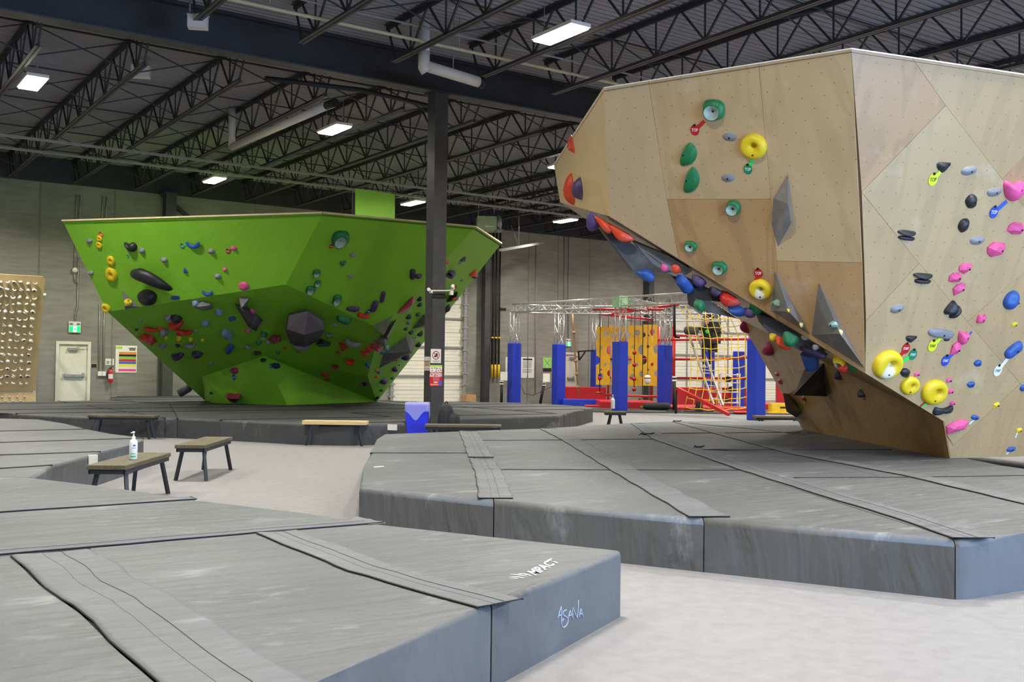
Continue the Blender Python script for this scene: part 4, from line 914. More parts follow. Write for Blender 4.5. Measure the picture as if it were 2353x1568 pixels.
# right facets
for a in [('pocket',783,551,38,37,0,'green','large dark green pocket hold near the top of the green wall'), ('foot',812,587,16,8,5,'grey','upper flat grey foothold on the shaded green facet'), ('foot',806,636,16,7,0,'grey','lower flat grey foothold on the shaded green facet'),
    ('tri',788,608,16,13,180,'green','small dark green hold below the large green pocket'), ('pocket',728,629,19,16,0,'green','green pocket hold, upper of the stacked pair'), ('pocket',730,652,17,15,0,'green','green pocket hold, lower of the stacked pair'),
    ('pocket',714,668,22,19,0,'green','chalky green pocket hold on the edge of the underside'), ('pocket',775,691,22,25,0,'green','tall green pocket hold right of the underside edge'),
    ('saus',880,684,27,11,78,'purple','upper upright purple sausage hold'), ('saus',861,706,28,14,68,'purple','lower slanting purple sausage hold'), ('saus',812,712,30,11,-6,'purple','lying purple sausage hold at the underside edge'),
    ('bone',836,727,28,11,-8,'orange','orange bone-shaped hold with a blue tag'), ('saus',949,632,24,13,88,'darkpurple','upright dark purple hold left of the steel column'), ('foot',963,637,17,10,15,'purple','grey purple lump beside the upright dark purple hold'),
    ('tri',966,687,14,12,30,'darkpurple','dark purple triangular hold just left of the security cameras bracket'), ('tri',966,700,15,10,30,'teal','dark blue wedge directly below the purple triangle'), ('tri',941,728,16,12,30,'teal','dark blue wedge, left of the middle pair'), ('tri',960,724,13,13,40,'teal','dark blue wedge, right of the middle pair'),
    ('foot',940,743,11,8,40,'grey','small chalky hold between the blue wedges'), ('tri',932,757,11,10,40,'teal','small blue wedge below the chalky hold'), ('tri',944,765,14,13,40,'teal','blue wedge above the largest grey triangular volume'),
    ('tri',968,767,14,13,0,'black','small black triangular hold at the left side of the steel column'), ('foot',962,794,14,10,40,'darkpurple','dark purple hold between the column and the big grey volume'), ('jug',934,822,20,14,40,'purple','grey purple hold at the right tip of the big grey volume'),
    ('tri',1067,596,17,12,0,'purple','purple pointed hold high right of the steel column'), ('foot',1028,604,12,8,0,'pink','pink hold high on the right next to the steel column'), ('foot',1057,606,11,6,0,'grey','small grey hold below the purple pointed hold'),
    ('twin',1037,632,24,15,0,'purple','pair of purple lumps right of the steel column'), ('tri',1091,628,23,15,5,'orange','orange red pyramid hold at the right edge of the green wall'), ('foot',1093,637,17,9,0,'black','dark hold under the orange red pyramid'),
    ('foot',1062,645,11,6,0,'grey','small grey foothold left of the orange red pyramid'), ('saus',1046,661,12,6,60,'orange','small slanting orange hold right of the steel column'), ('jug',1028,711,22,12,40,'darkpurple','dark purple hold on the right rim of the green wall'),
    ('foot',1017,728,11,9,50,'purple','purple hold on the rim just below the dark one'), ('foot',889,802,13,10,50,'paleblue','pale blue hold below the fan-shaped grey volume'), ('foot',878,813,8,6,0,'blue','tiny blue hold left of the pale blue one'),
    ('jug',909,851,16,14,-40,'purple','purple knob on the right rim, upper'), ('jug',883,878,16,12,0,'purple','purple knob low on the right rim'), ('foot',902,870,9,7,0,'green','tiny green knob on the right rim'), ('foot',878,898,8,7,0,'green','lowest tiny green knob on the right rim'),
    ('jug',840,884,14,9,20,'darkpurple','dark purple hold low on the right part of the green base'), ('foot',829,887,7,6,0,'orange','tiny orange hold beside the low dark purple one'), ('foot',866,853,7,5,0,'orange','tiny orange hold left of a tiny blue one'),
    ('foot',871,857,8,6,0,'blue','tiny blue hold right of the tiny orange one'), ('foot',866,867,8,6,30,'orange','small orange wedge low on the right flank'), ('foot',918,840,6,4,0,'blue','tiny dark blue knob on the right rim'), ('foot',911,829,6,5,0,'red','tiny red knob under the big grey volume'),
    ('tri',868,914,13,8,30,'black','small black hold at the bottom right foot of the green wall')]:
    G(*a, **(dict(dep=.36) if a[0] == 'pocket' else dict(dep=.5) if a[0] in ('saus','tri') else dict(dep=.65)))
hold(fhit(1044,690,vG2), 'foot', 1043, 688, 14, 7, 20, 'orange', 'orange hold bolted on the small dark pyramid right of the column', dep=.5)
# dark underside
for a in [('jug',450,699,17,11,10,'paleblue','chalky pale blue hold on the grey rock-like volume'), ('foot',482,707,11,8,0,'blue','dark blue hold on the right tip of the rock-like volume'), ('jug',503,720,19,11,-15,'paleblue','chalky pale blue hold right of the rock-like volume'),
    ('jug',472,745,20,10,-5,'paleblue','chalky blue hold in the upper middle of the underside'), ('saus',533,734,14,7,20,'blue','small dark blue bar left of the long dark volume'), ('twin',388,733,14,15,0,'grey','chalky grey hold, left of a touching dark pair'),
    ('jug',405,735,24,14,0,'black','chalky black hold, right of a touching dark pair'), ('foot',321,738,9,6,0,'grey','small grey hold at the upper left of the underside'), ('foot',313,759,7,5,0,'black','tiny dark hold at the left rim of the underside'),
    ('cres',347,755,32,11,-12,'red','red crescent hold above the large red volume'), ('bone',369,755,12,6,5,'orange','tiny orange bar right of the upper red crescent'), ('jug',403,750,28,16,18,'red','red dish-shaped hold, upper of the touching red pair'),
    ('cres',423,760,38,14,-5,'red','red crescent hold with chalky middle, lower of the touching red pair'), ('chunk',376,766,21,17,0,'grey','chalky grey angular hold below the red holds'), ('foot',448,762,12,5,0,'grey','small chalky foothold right of the red crescent'),
    ('wedge',412,769,12,7,30,'red','small dark red wedge below the red crescent'), ('foot',381,778,8,6,0,'yellow','first tiny yellow hold of the row under the green overhang'), ('foot',411,780,13,9,0,'yellow','second and widest yellow hold of the row under the green overhang'),
    ('foot',438,782,11,8,0,'yellow','third yellow hold of the row under the green overhang'), ('foot',465,783,8,6,0,'yellow','fourth yellow hold, right end of the row under the green overhang'), ('cres',437,792,24,12,3,'grey','chalky grey smile-shaped hold below the yellow row'),
    ('foot',408,796,11,7,0,'black','small black hold left of the grey smile-shaped hold'), ('jug',373,798,20,9,5,'grey','grey hold at the left rim beside the wall column'), ('jug',407,822,26,13,20,'darkpurple','dark navy hold on the left rim of the underside'),
    ('jug',452,817,20,13,15,'darkpurple','dark purple hold in the lower left of the underside'), ('saus',521,771,24,13,-45,'paleblue','chalk-white blue capsule hold'), ('saus',527,804,32,15,62,'blue','long dark blue hold below the chalky capsule'),
    ('foot',485,838,9,6,-50,'grey','small pinkish grey hold low on the underside'), ('foot',579,718,14,9,-35,'pink','pink chalky hold on the long dark volume, upper'), ('saus',593,748,20,9,75,'pink','pink chalky bar hold on the end of the long dark volume'),
    ('foot',570,762,13,7,-15,'pink','small pink hold at the lower tip of the long dark volume'), ('pocket',606,771,15,13,0,'green','green pocket hold left of the dusky pink volume'), ('foot',615,788,12,7,-10,'grey','small grey hold under the dusky pink volume'),
    ('cres',571,795,15,9,0,'grey','small chalky smile-shaped hold in the underside middle'), ('foot',594,790,14,9,0,'green','small chalky green hold left of the dusky pink volume base'), ('jug',591,813,16,8,0,'black','small black and white hold above the lower green facets'),
    ('foot',639,811,11,7,0,'green','dark green knob under the huge grey volume'), ('foot',654,801,9,4,0,'rust','tiny dark red bar below the huge grey volume, left'), ('foot',686,810,9,4,0,'rust','tiny dark red bar below the huge grey volume, right'),
    ('cres',694,795,38,13,0,'grey','chalky crescent hold at the bottom of the huge grey volume'), ('foot',670,770,18,12,0,'green','chalky green hold on the left of the huge grey volume'), ('foot',718,776,17,13,0,'green','chalky green hold on the right of the huge grey volume'),
    ('saus',790,737,32,13,-20,'green','green chalk-topped sausage hold near the underside edge'), ('foot',770,748,14,5,-8,'grey','flat grey foothold below the green sausage hold'), ('cres',757,768,15,9,-5,'grey','small chalky hold right of the huge grey volume'),
    ('cres',811,785,34,17,-20,'grey','big chalky crescent hold in the right part of the underside'), ('foot',778,811,11,7,0,'rust','small dusky red hold below the red pointed volume'), ('wedge',838,812,14,12,20,'red','lower left hold of the red cluster at the corner'),
    ('wedge',850,803,14,12,20,'red','middle hold of the red cluster at the corner'), ('wedge',862,796,15,12,20,'rust','upper right hold of the red cluster at the corner'), ('saus',871,803,16,8,30,'pink','pink bar hold beside the red cluster'),
    ('cres',805,829,21,14,0,'red','red crescent hold in the lower right of the underside'), ('cres',770,841,17,11,0,'rust','dusky red crescent hold in the lower middle of the underside'), ('jug',846,841,12,10,0,'blue','dark blue round hold at the right rim of the underside')]:
    G(*a, dep=.8, ch=.5 if a[6] in ('grey','paleblue') else .25)
for a in [('saus',747,863,18,7,0,'red','flat red hold on the lower green facet, upper'), ('saus',752,873,13,5,0,'red','flat red hold on the lower green facet, lower'), ('jug',604,829,13,9,10,'black','dark hold near the peak of the lower green facet'),
    ('jug',636,841,20,13,0,'darkpurple','dark purple hold with a green tag on the lower green facet'), ('jug',537,853,18,12,0,'magenta','magenta hold with a blue tag on the lower green facet'), ('foot',484,904,7,6,0,'black','tiny dark hold at the left foot of the green wall')]:
    G(*a, dep=.8, ch=.15)
for a in [(232,540,230,548,'orange','orange','TOP','w','small orange TOP tag above the topmost yellow hold',5), (419,566,431,562,'green','green','TOP','w','small green TOP tag left of the blue crescent hold',5),
    (524,578,531,574,'red','red','TOP','w','small red TOP tag left of the pink oval hold',5), (761,566,769,563,'red','red','TOP','w','small red TOP tag left of the large green pocket hold',5), (294,590,299,580,'green','green','TOP','w','green strap tag hanging from the black heart-shaped hold',3),
    (846,716,832,725,'blue','blue','TOP','w','small blue tag above the orange bone-shaped hold',4.5), (538,868,539,857,'blue','blue','START','w','blue tag hanging from the magenta hold on the lower green facet',4), (622,842,630,842,'green','green','START','w','tiny green tag left of the dark purple hold',3.5)]:
    routetag(BV_G, a[0], a[1], a[2], a[3], a[4], a[5], a[6], a[7], a[8], r=a[9])
# ---- plywood wall
V1 = volume(BV_W, [(1810,396),(1774,456),(1770,520),(1785,572),(1820,513)], [(1810,468,.16),(1818,511,.1)], M_SILV, 'tall silver grey diamond volume in the middle of the plywood wall')
V2 = volume(BV_W, [(1779,621),(1770,715),(1862,771)], [(1813,717,.34)], M_SILV, 'silver grey triangular volume beside the lower yellow ring hold')
V3 = volume(BV_W, [(1880,647),(1863,771),(1991,853)], [(1930,767,.42)], M_SILV, 'largest silver grey triangular volume at the foot of the plywood ridge')
V4 = volume(BV_W, [(1849,846),(1893,834),(1899,912)], [(1823,909,.62)], M_VOLD, 'black triangular volume under the plywood overhang')
V5 = volume(BV_W, [(1812,906),(1843,947),(1829,961)], [(1807,946,.35),(1799,904,.2)], M_VOL, 'grey volume at the lower left edge of the shaded plywood face')
for a in [('pocket',1639,254,52,50,0,'green','largest green pocket hold, at the top of the plywood wall'), ('foot',1676,316,32,20,-5,'grey','upper grey foothold on the plywood wall'), ('donut',1730,338,60,58,0,'yellow','yellow ring hold high on the plywood wall with a green TOP tag'),
    ('leaf',1580,355,42,57,-5,'green','upper green leaf-shaped hold'), ('leaf',1587,414,40,63,-5,'green','lower green leaf-shaped hold'), ('foot',1672,410,32,19,0,'grey','lower grey foothold on the plywood wall'), ('pocket',1684,479,38,36,0,'green','green pocket hold below the two leaf-shaped holds'),
    ('pocket',1586,567,28,25,-10,'green','small green pocket hold with a white ring, farthest left'), ('pocket',1652,617,34,32,0,'green','green pocket hold with a white ring above the overhang edge'), ('donut',1746,667,52,46,0,'chalkyellow','chalky yellow ring hold with a red TOP tag above it')]:
    k = dict(dep=.28, ch=.15 if a[6] == 'yellow' else .3)
    if a[0] == 'pocket': k['seed'] = {1639: 0, 1684: 1, 1586: 2, 1652: 2}[a[1]]; k['dep'] = .36
    if a[1] == 1746: k['ch'] = .7
    Wd(*a, **k)
hold(fhit(1781,697,V2), 'chunk', 1781, 697, 20, 20, 20, 'palegreen', 'pale chalky green hold on the silver volume beside the yellow ring', ch=.95, dep=.7)
hold(fhit(1911,747,V3), 'chunk', 1911, 747, 22, 18, 0, 'palegreen', 'pale chalky green hold on the largest silver volume', ch=.8, dep=.7)
hold(fhit(1934,765,V3) or fhit(1932,763,V3), 'foot', 1934, 763, 9, 10, 0, 'paleyellow', 'tiny pale yellow knob on the ridge of the largest silver volume', ch=.8, dep=.5)
hold(fhit(1843,748,V2) or cast(BV_W,1843,748), 'foot', 1843, 746, 10, 9, 0, 'paleyellow', 'tiny pale yellow knob on the lower ridge of the middle silver volume', ch=.8, dep=.5)
hold(fhit(1812,714,V2), 'foot', 1813, 713, 6, 9, 30, 'yellow', 'tiny bright yellow wedge on the peak of the middle silver volume', ch=0, dep=.5)
for a in [('wedge',1311,332,20,38,-20,'orange','small orange red hold on the narrow left plywood face'), ('leaf',1307,434,30,76,0,'orange','big orange hold on the narrow left plywood face'), ('leaf',1326,433,30,50,25,'purple','chalky purple hold overlapping the big orange hold')]:
    Wd(*a, dep=.5, ch=.3 if a[6] == 'purple' else .08)
# right face
for a in [('cone',2171,386,37,25,0,'black','black pointed hold high on the right plywood face with a lime TOP tag'), ('foot',2230,393,36,22,8,'grey','grey foothold right of the black pointed hold'), ('foot',2288,442,35,21,5,'grey','grey foothold beside the large pink hook hold'),
    ('jug',2235,464,26,31,0,'black','black oval hold, upper of two on the right plywood face'), ('jug',2217,519,24,30,0,'black','dark chalky oval hold, lower of two on the right plywood face'), ('foot',2248,554,34,20,0,'grey','grey foothold below the two dark oval holds'),
    ('heart',2333,441,52,50,0,'pink','largest pink hold, at the right edge of the picture'), ('facet',2339,526,40,35,0,'pink','pink faceted hold cut by the right edge of the picture'), ('facet',2293,574,45,37,0,'pink','pink faceted hold with chalky facets in the pink line'),
    ('chunk',2221,617,31,27,0,'pink','pink angular hold, upper of the stack of three'), ('chunk',2198,639,34,27,5,'pink','pink angular hold, middle of the stack of three'), ('block',2207,665,30,24,15,'pink','pink angular hold, lowest of the stack of three'),
    ('twin',2085,542,43,25,-8,'black','black double-barrel pinch hold, higher one'), ('twin',2122,641,43,26,-5,'black','black and white pinch hold, lower one'), ('foot',2064,711,32,19,8,'grey','grey foothold near the plywood ridge, lower left'),
    ('twin',2192,715,38,30,48,'black','black claw-shaped hold with two prongs'), ('saus',2165,768,58,22,-10,'grey','long chalky grey hold with a lime START tag'), ('foot',2177,781,16,9,0,'black','small black foothold tucked under the long chalky hold'),
    ('cone',2096,781,30,17,0,'black','small black hold above the red START tag'), ('donut',2043,840,62,68,-10,'chalkyellow','largest yellow ring hold with a white chalked middle, low on the ridge'), ('disc',2093,888,41,43,-15,'yellow','smallest round yellow hold between the two big yellow rings'),
    ('donut',2150,903,54,60,-15,'yellow','big yellow ring hold near the lower right of the ridge'), ('heart',2215,779,26,34,-10,'pink','chalky pink hold above the blue START tag, upper'), ('block',2199,803,20,34,-12,'pink','chalky pink hold above the blue START tag, lower'),
    ('jug',2082,858,25,20,-20,'black','black hold just right of the largest yellow ring'), ('block',2108,861,13,12,0,'pink','tiny pink foothold beside the black hold'), ('block',2182,875,13,12,0,'pink','highest of the three tiny pink footholds in a column'),
    ('block',2186,901,13,12,0,'pink','middle of the three tiny pink footholds in a column'), ('block',2190,928,13,11,0,'pink','lowest of the three tiny pink footholds in a column'), ('bone',2257,734,19,26,0,'pink','small pink hold with several bolt holes'),
    ('egg',2328,692,33,42,0,'blue','large blue oval hold at the right edge'), ('block',2332,747,13,12,0,'yellow','tiny yellow foothold below the large blue oval'), ('saus',2332,806,48,22,36,'blue','long slanting blue hold with a white START tag'),
    ('jug',2249,836,19,15,0,'blue','small blue foothold, upper of two in the lower right'), ('jug',2233,885,19,14,-10,'blue','small blue foothold, lower of two in the lower right'), ('jug',2354,893,16,16,0,'blue','dark blue hold cut by the right edge of the picture'),
    ('bone',2170,945,48,22,8,'black','long black hold near the bottom of the ridge'), ('block',2202,982,52,26,12,'pink','long pink block hold low on the right plywood face'), ('jug',2242,961,18,13,-10,'blue','small blue hold at the right end of the long pink block'),
    ('block',2291,932,15,12,10,'yellow','tiny yellow foothold with a lime strap'), ('block',2343,990,13,11,0,'yellow','tiny yellow foothold with a white strap'), ('jug',2325,1034,20,12,12,'blue','lowest small blue foothold near the mats')]:
    Wd(*a, ch={'yellow': .2, 'black': .45, 'pink': .3}.get(a[6], .4) if a[1] != 2043 else .85, dep=.26 if a[0] in ('donut','disc') else .45)
# shaded face
for a in [('leaf',1709,755,19,22,-10,'magenta','magenta hold at the top left edge of the shaded plywood face'), ('leaf',1763,804,26,34,10,'magenta','larger magenta hold on the shaded plywood face'), ('jug',1784,861,13,9,-10,'magenta','upper of two small magenta holds on the shaded face'),
    ('jug',1791,878,13,9,-20,'magenta','lower of two small magenta holds on the shaded face'), ('jug',1846,917,14,10,-5,'magenta','small magenta hold below the black triangular volume'), ('tri',1923,862,17,16,-40,'darkpurple','small dark purple hold right of the black triangular volume'),
    ('tri',1975,904,20,22,10,'darkpurple','dark purple arrow-shaped hold low on the shaded face'), ('foot',2080,888,1,1,0,'grey','')][:7]:
    Wd(*a, dep=.6, ch=.1)
# things bolted along the overhang underside: each stands on the underside plane, a little behind the lip
def lip(px, py, back):
    a, b_ = topx(WN), topx(WQ); t = max(-.1, min(1.1, ((px-a[0])*(b_[0]-a[0])+(py-a[1])*(b_[1]-a[1]))/((b_[0]-a[0])**2+(b_[1]-a[1])**2)))
    return 1/((1-t)/a[2]+t/b_[2])+back
UN = UP[1] if UP[1].z < 0 else -UP[1]
UNv = (UN - _f*.55).normalized()
def U(kind, px, py, wd, ht, ang, col, label, back=.35, dep=.7, ch=.2, **k):
    return hold((atD(px, py, lip(px, py, back)), UNv), kind, px, py, wd, ht, ang, col, label, dep=dep, ch=ch, bolts=False, **k)
def UV(pts, m, label, th=.45):
    P = []
    for x, y in pts: D = lip(x, y, .25); P += [atD(x, y, D), atD(x, y, D)+Vector((_f.x, _f.y, 0))*th+Vector((0,0,.10))]
    c = sum(P, Vector())/len(P); return obj('climbing_volume', hullmesh([p-c for p in P], 'volume_body', m), None, Matrix.Translation(c), label, 'climbing volume')
UV([(1378,520),(1440,553),(1500,590),(1545,626),(1500,630),(1456,624),(1440,600)], M_VOLD, 'long dark grey volume hanging under the left end of the overhang', .6)
UV([(1456,556),(1540,590),(1592,622),(1566,639),(1545,634),(1500,606)], M_VOL, 'grey blade volume along the overhang edge with two pink holds')
UV([(1552,640),(1587,644),(1656,680),(1655,694),(1614,690),(1592,684),(1566,655)], M_VBLK, 'black volume in the middle of the overhang underside', .5)
UV([(1597,684),(1633,692),(1696,733),(1640,720),(1600,712)], M_VOLD, 'dark grey volume hanging lowest above the yellow cargo net', .6)
UV([(1744,722),(1800,742),(1862,775),(1904,816),(1880,821),(1834,802),(1784,785),(1757,755)], M_VOLD, 'dark grey volume under the overhang right of the green holds', .3)
for a in [('leaf',1360,512,26,42,20,'purple','purple hold at the far left end of the overhang underside'), 
    ('jug',1422,551,46,16,-20,'blue','blue hold peeking out behind the red orange wedges'), ('saus',1571,657,44,20,-55,'blue','blue hold beside the black volume'),
    ('foot',1526,619,14,16,0,'pink','chalky pink hold on the grey blade volume, left'), ('foot',1552,622,17,18,0,'orange','chalky pink orange hold on the grey blade volume, right'), ('jug',1604,650,40,18,-35,'purple','purple hold right of the grey blade volume'),
    ('jug',1643,675,36,16,-32,'darkpurple','dark purple hold left of the red and white wedge'), ('leaf',1693,717,40,22,-50,'blue','blue wedge hold below the red and white one'),
    ('jug',1720,722,32,16,-20,'purple','chalky purple hold beside the blue wedge'), ('egg',1737,711,34,30,-30,'green','dark green round hold below the overhang edge'), ('jug',1813,784,36,28,-20,'green','dark green hold on the dark grey volume'),
    ('jug',1776,778,22,14,-30,'yellow','yellow hold under the dark grey volume'), ('leaf',1800,794,36,20,-60,'orange','orange red hold at the bottom of the dark grey volume'), ('saus',1868,813,62,12,-22,'darkpurple','long dark purple hold at the lower end of the underside'),
    ('foot',1849,779,20,9,-10,'grey','chalky grey foothold near the silver volumes, upper'), ('foot',1873,801,15,11,-10,'grey','chalky grey foothold near the silver volumes, lower'), ('egg',1960,838,44,32,-20,'green','large dark green hold at the right end of the underside'),
    ('pocket',1931,832,26,26,0,'yellow','yellow and white hold left of the large dark green one'), ('jug',1938,847,30,18,-20,'red','red hold under the yellow and white one'), ('foot',1784,734,13,8,-20,'red','small red hold on the overhang edge'),
    ('pocket',1607,705,20,22,0,'green','small green pocket hold on the lowest dark volume')]:
    bk = {1526: .1, 1552: .1, 1607: .15, 1813: .1, 1849: .1, 1873: .1, 1483: .05, 1422: .6}.get(a[1], .25)
    U(*a, back=bk, ch=.5 if a[1] in (1526, 1552, 1849, 1873) else .2)
def UH(pts, m, label, name='wedge_hold', th=.2, back=.1):
    P = []
    for x, y in smooth_poly(pts, 1): D = lip(x, y, back); P.append(atD(x, y, D))
    c = sum(P, Vector())/len(P); dv = Vector((_f.x, _f.y, 0))
    Q = [p for p in P] + [c+(p-c)*.8-dv*th*.35 for p in P] + [c+(p-c)*.95+dv*th+Vector((0,0,.06)) for p in P]
    me = hullmesh([p-c for p in Q], name, m, True)
    return obj(name, me, None, Matrix.Translation(c), label, 'climbing hold')
UH([(1357,492),(1372,499),(1402,518),(1410,534),(1398,539),(1386,530)], hm('orange', .2), 'first red orange wedge hold under the overhang edge')
UH([(1394,512),(1420,529),(1464,551),(1444,557),(1424,556),(1410,541)], hm('orange', .2), 'second red orange wedge hold under the overhang edge', back=.05)
UH([(1455,624),(1492,617),(1506,636),(1500,650),(1484,648),(1470,638)], hm('blue', .1), 'big blue drop-shaped hold hanging under the overhang', 'drop_hold', .3, .25)
UH([(1653,684),(1667,671),(1709,696),(1690,705),(1672,706),(1660,701)], hm('red', .35), 'red wedge hold with a chalky end under the overhang')
# blue tapered can hanging down
p = atD(1862, 822, lip(1862, 822, .7)); b = MB(); dn = (atD(1866, 850, lip(1862, 822, .75))-p); L_ = dn.length
b.tube([p-dn*.35, p, p+dn*.6, p+dn*.95, p+dn], [.115, .11, .09, .08, .06], 20); b.build('tapered_hold', hm('blue', .1), label='blue tapered barrel hold hanging above the black triangular volume', cat='climbing hold')
for a in [(1597,299,1619,278,'red','red','TOP','w','red TOP tag on a red strap below the largest green pocket hold',10), (1719,389,1729,368,'green','green','TOP','w','green TOP tag hanging from the upper yellow ring hold',10), (1743,628,1736,652,'red','red','TOP','w','red TOP tag above the lower yellow ring hold',10),
    (2143,413,2160,395,'lime','lime','TOP','k','lime TOP tag below the black pointed hold',10), (2283,488,2313,463,'blue','blue','TOP','w','blue TOP tag on a strap below the largest pink hold',9.5), (2142,795,2165,773,'lime','lime','START','k','lime START tag below the long chalky grey hold',9.5),
    (2081,801,2068,818,'red','red','START','w','red START tag above the largest yellow ring',9), (2097,815,2073,831,'green','green','START','w','green START tag beside the red one',9), (2172,829,2192,810,'blue','blue','START','w','blue START tag below the chalky pink holds',9),
    (2292,852,2322,815,'white','white','START','k','white START tag on a white strap below the long blue hold',9)]:
    routetag(BV_W, a[0], a[1], a[2], a[3], a[4], a[5], a[6], a[7], a[8], r=a[9])
def strap(bv, p0, p1, rgbname, label, w_=.022):
    a, b_ = cast(bv, *p0), cast(bv, *p1)
    if not a or not b_: return
    n = a[1]; MB().bar(a[0]+n*.003, b_[0]+n*.003, w_, .004, up=n).build('marker_strap', MATS['strap_'+rgbname], label=label, cat='marker strap')
for p0, p1, c, l in [((2227,975),(2240,963),'white','short white strap between the long pink block and the small blue hold'), ((2333,1006),(2338,992),'white','white strap hanging from a tiny yellow foothold'), ((2312,1044),(2322,1036),'white','white strap below the lowest blue foothold'),
    ((2283,938),(2290,932),'lime','short lime strap on the tiny yellow foothold'), ((2176,996),(2182,990),'blue','bit of blue strap at the left end of the long pink block'), ((2114,934),(2128,922),'red','red strap leading out from under the lower big yellow ring'),
    ((2117,937),(2130,926),'green','bright green strap leading out from under the lower big yellow ring'), ((1848,928),(1850,920),'lime','lime strap hanging below the small magenta hold'), ((1839,943),(1841,934),'green','bright green strap at the tip of the low grey volume'), ((2222,775),(2233,762),'blue','bit of blue strap above the chalky pink holds')]:
    strap(BV_W, p0, p1, c, l)
# faint printed logo on the shaded face
h = cast(BV_W, 1832, 856); ex, ey, sx, sy = place_frame(h[0], h[1], 1832, 856, -3)
if h:
    ML = mat('faded_white_print', (206,178,140), .6, var=.2)
    o = obj('printed_logo', text_mesh('MPACT', 1, ML, 'print', 0, bold=.01), None, frame(h[0]+h[1]*.003, ex*.17, ey*.17, h[1]), 'faint pale lettering printed on the shaded plywood face', 'printed logo')
    b = MB()
    for k in range(5): b.add([(-2.75+k*.2, -.45, 0), (-2.63+k*.2, -.45, 0), (-2.83+k*.2, .5-.12*k, 0), (-2.95+k*.2, .5-.12*k, 0)], [(0,1,2,3)])
    b.build('stripe_mark', ML, o)
# ------------------------------------------------------------------ pipes and fittings under the roof
def P3(px, py, D): return atD(px, py, D)
def thing(mb, name, m, label, cat, group=None): return mb.build(name, m, label=label, cat=cat, group=group)
b = MB(); ZP = 6.80; pa = ony(974, 150, 16.2); pb = ony(1106, 190, 16.2)
r_ = .10
duct = empty('white_duct', tuple(pa), 0, 'white L-shaped pipe hanging in front of the girder above the steel column', 'duct')
child_of(MB().tube([(pa.x, 16.2, ZD-.1), (pa.x, 16.2, pa.z+.02)], r_, 20).build('vertical_pipe', M_PVC), duct)
child_of(MB().tube([(pa.x-.02, 16.2, pa.z), (pb.x-.05, 16.2, pb.z)], r_, 20).build('horizontal_pipe', M_PVC), duct)
child_of(MB().tube([(pa.x, 16.2, pa.z+.25), (pa.x, 16.2, pa.z-.05), (pa.x+.05, 16.2, pa.z-.1)], r_*1.06, 20).build('elbow', M_PVC), duct)
child_of(MB().tube([(pb.x-.06, 16.2, pb.z), (pb.x+.03, 16.2, pb.z)], r_*1.08, 20).build('dark_end_ring', M_BLACK), duct)
child_of(MB().tube([((pa.x+pb.x)/2, 16.2, pb.z), ((pa.x+pb.x)/2, 16.2, ZD)], .008, 6).build('hanger_rod', M_GALV), duct)
q0, q1 = onz(533, 338, ZP), onz(752, 243, ZP)
pipe = empty('vent_pipe', tuple(q0), 0, 'long white round pipe slung under the joists above the green wall', 'duct')
child_of(MB().tube([q0, (q0.x*.5+q1.x*.5, (q0.y+q1.y)/2, ZP), (q1.x, q1.y, ZP)], .085, 18).build('horizontal_pipe', M_PVC), pipe)
child_of(MB().tube([(q1.x, q1.y, ZP), (q1.x+.02, q1.y-.35, ZP)], .09, 18).build('dark_end_ring', M_BLACK), pipe)
child_of(MB().tube([(q0.x, q0.y, ZP), (q0.x, q0.y+.05, ZD)], .085, 18).build('vertical_pipe', M_PVC), pipe)
for y, px, z, lab in ((27.7, 0, 6.96, 'nearer pale steel channel'), (29.3, 0, 6.96, 'farther pale steel channel')):
    thing(MB().box((WALL_X0, y-.03, z-.03), (32, y+.03, z+.03)), 'steel_channel', mat('pale_channel_paint', (158,154,146), .5), lab + ' running along under the joists of the far bay', 'channel', 'steel channels')
q = ony(780, 53, 15.9)
sp = empty('sprinkler_pipe', (10, 15.9, q.z), 0, 'thin pale yellow pipe running across the joists in front of the girder', 'pipe')
child_of(MB().tube([(-2, 15.9, q.z), (26, 15.9, q.z)], .03, 10).build('pipe', mat('pale_yellow_pipe', (186,180,140), .5)), sp)
for x in (6.2, 9.8, 13.4): child_of(MB().tube([(x, 15.9, q.z), (x, 15.9, ZD)], .008, 6).build('hanger_rod', M_GALV), sp)
thing(MB().tube([(6, GIRD_Y-2.1, 7.55), (26, GIRD_Y-2.1, 7.55)], .02, 8), 'conduit', M_GALV, 'thin grey conduit high in front of the girder', 'conduit')
thing(MB().tube([ony(610, 180, GIRD_Y+1.2), ony(830, 207, GIRD_Y+1.2), ony(985, 243, GIRD_Y+1.2)], .05, 10), 'drain_pipe', M_BLACK, 'black round pipe running to the head of the steel column', 'pipe')
def ebox(px, py, D, wpx, lab):
    p = P3(px, py, D); s = wpx*D/FPX; o = empty('emergency_light', tuple(p), R(-25), lab, 'emergency light')
    MB().box((-s/2, -s*.3, -s*.36), (s/2, s*.3, s*.3)).build('casing', M_PVC, o); MB().box((-s/2-.02, -s*.2, s*.3), (s/2+.02, s*.2, s*.38)).build('mounting_plate', M_GALV, o)
    for k in (-1, 1): MB().tube([(k*s*.42, 0, s*.35), (k*s*.42, 0, s*.35+.25)], .012, 6).build('bracket', M_GALV, o)
ebox(455, 50, 16.9, 44, 'white boxy emergency light hanging in front of the girder at the top left')
ebox(324, 164, 21.5, 40, 'white boxy emergency light under a joist behind the girder')
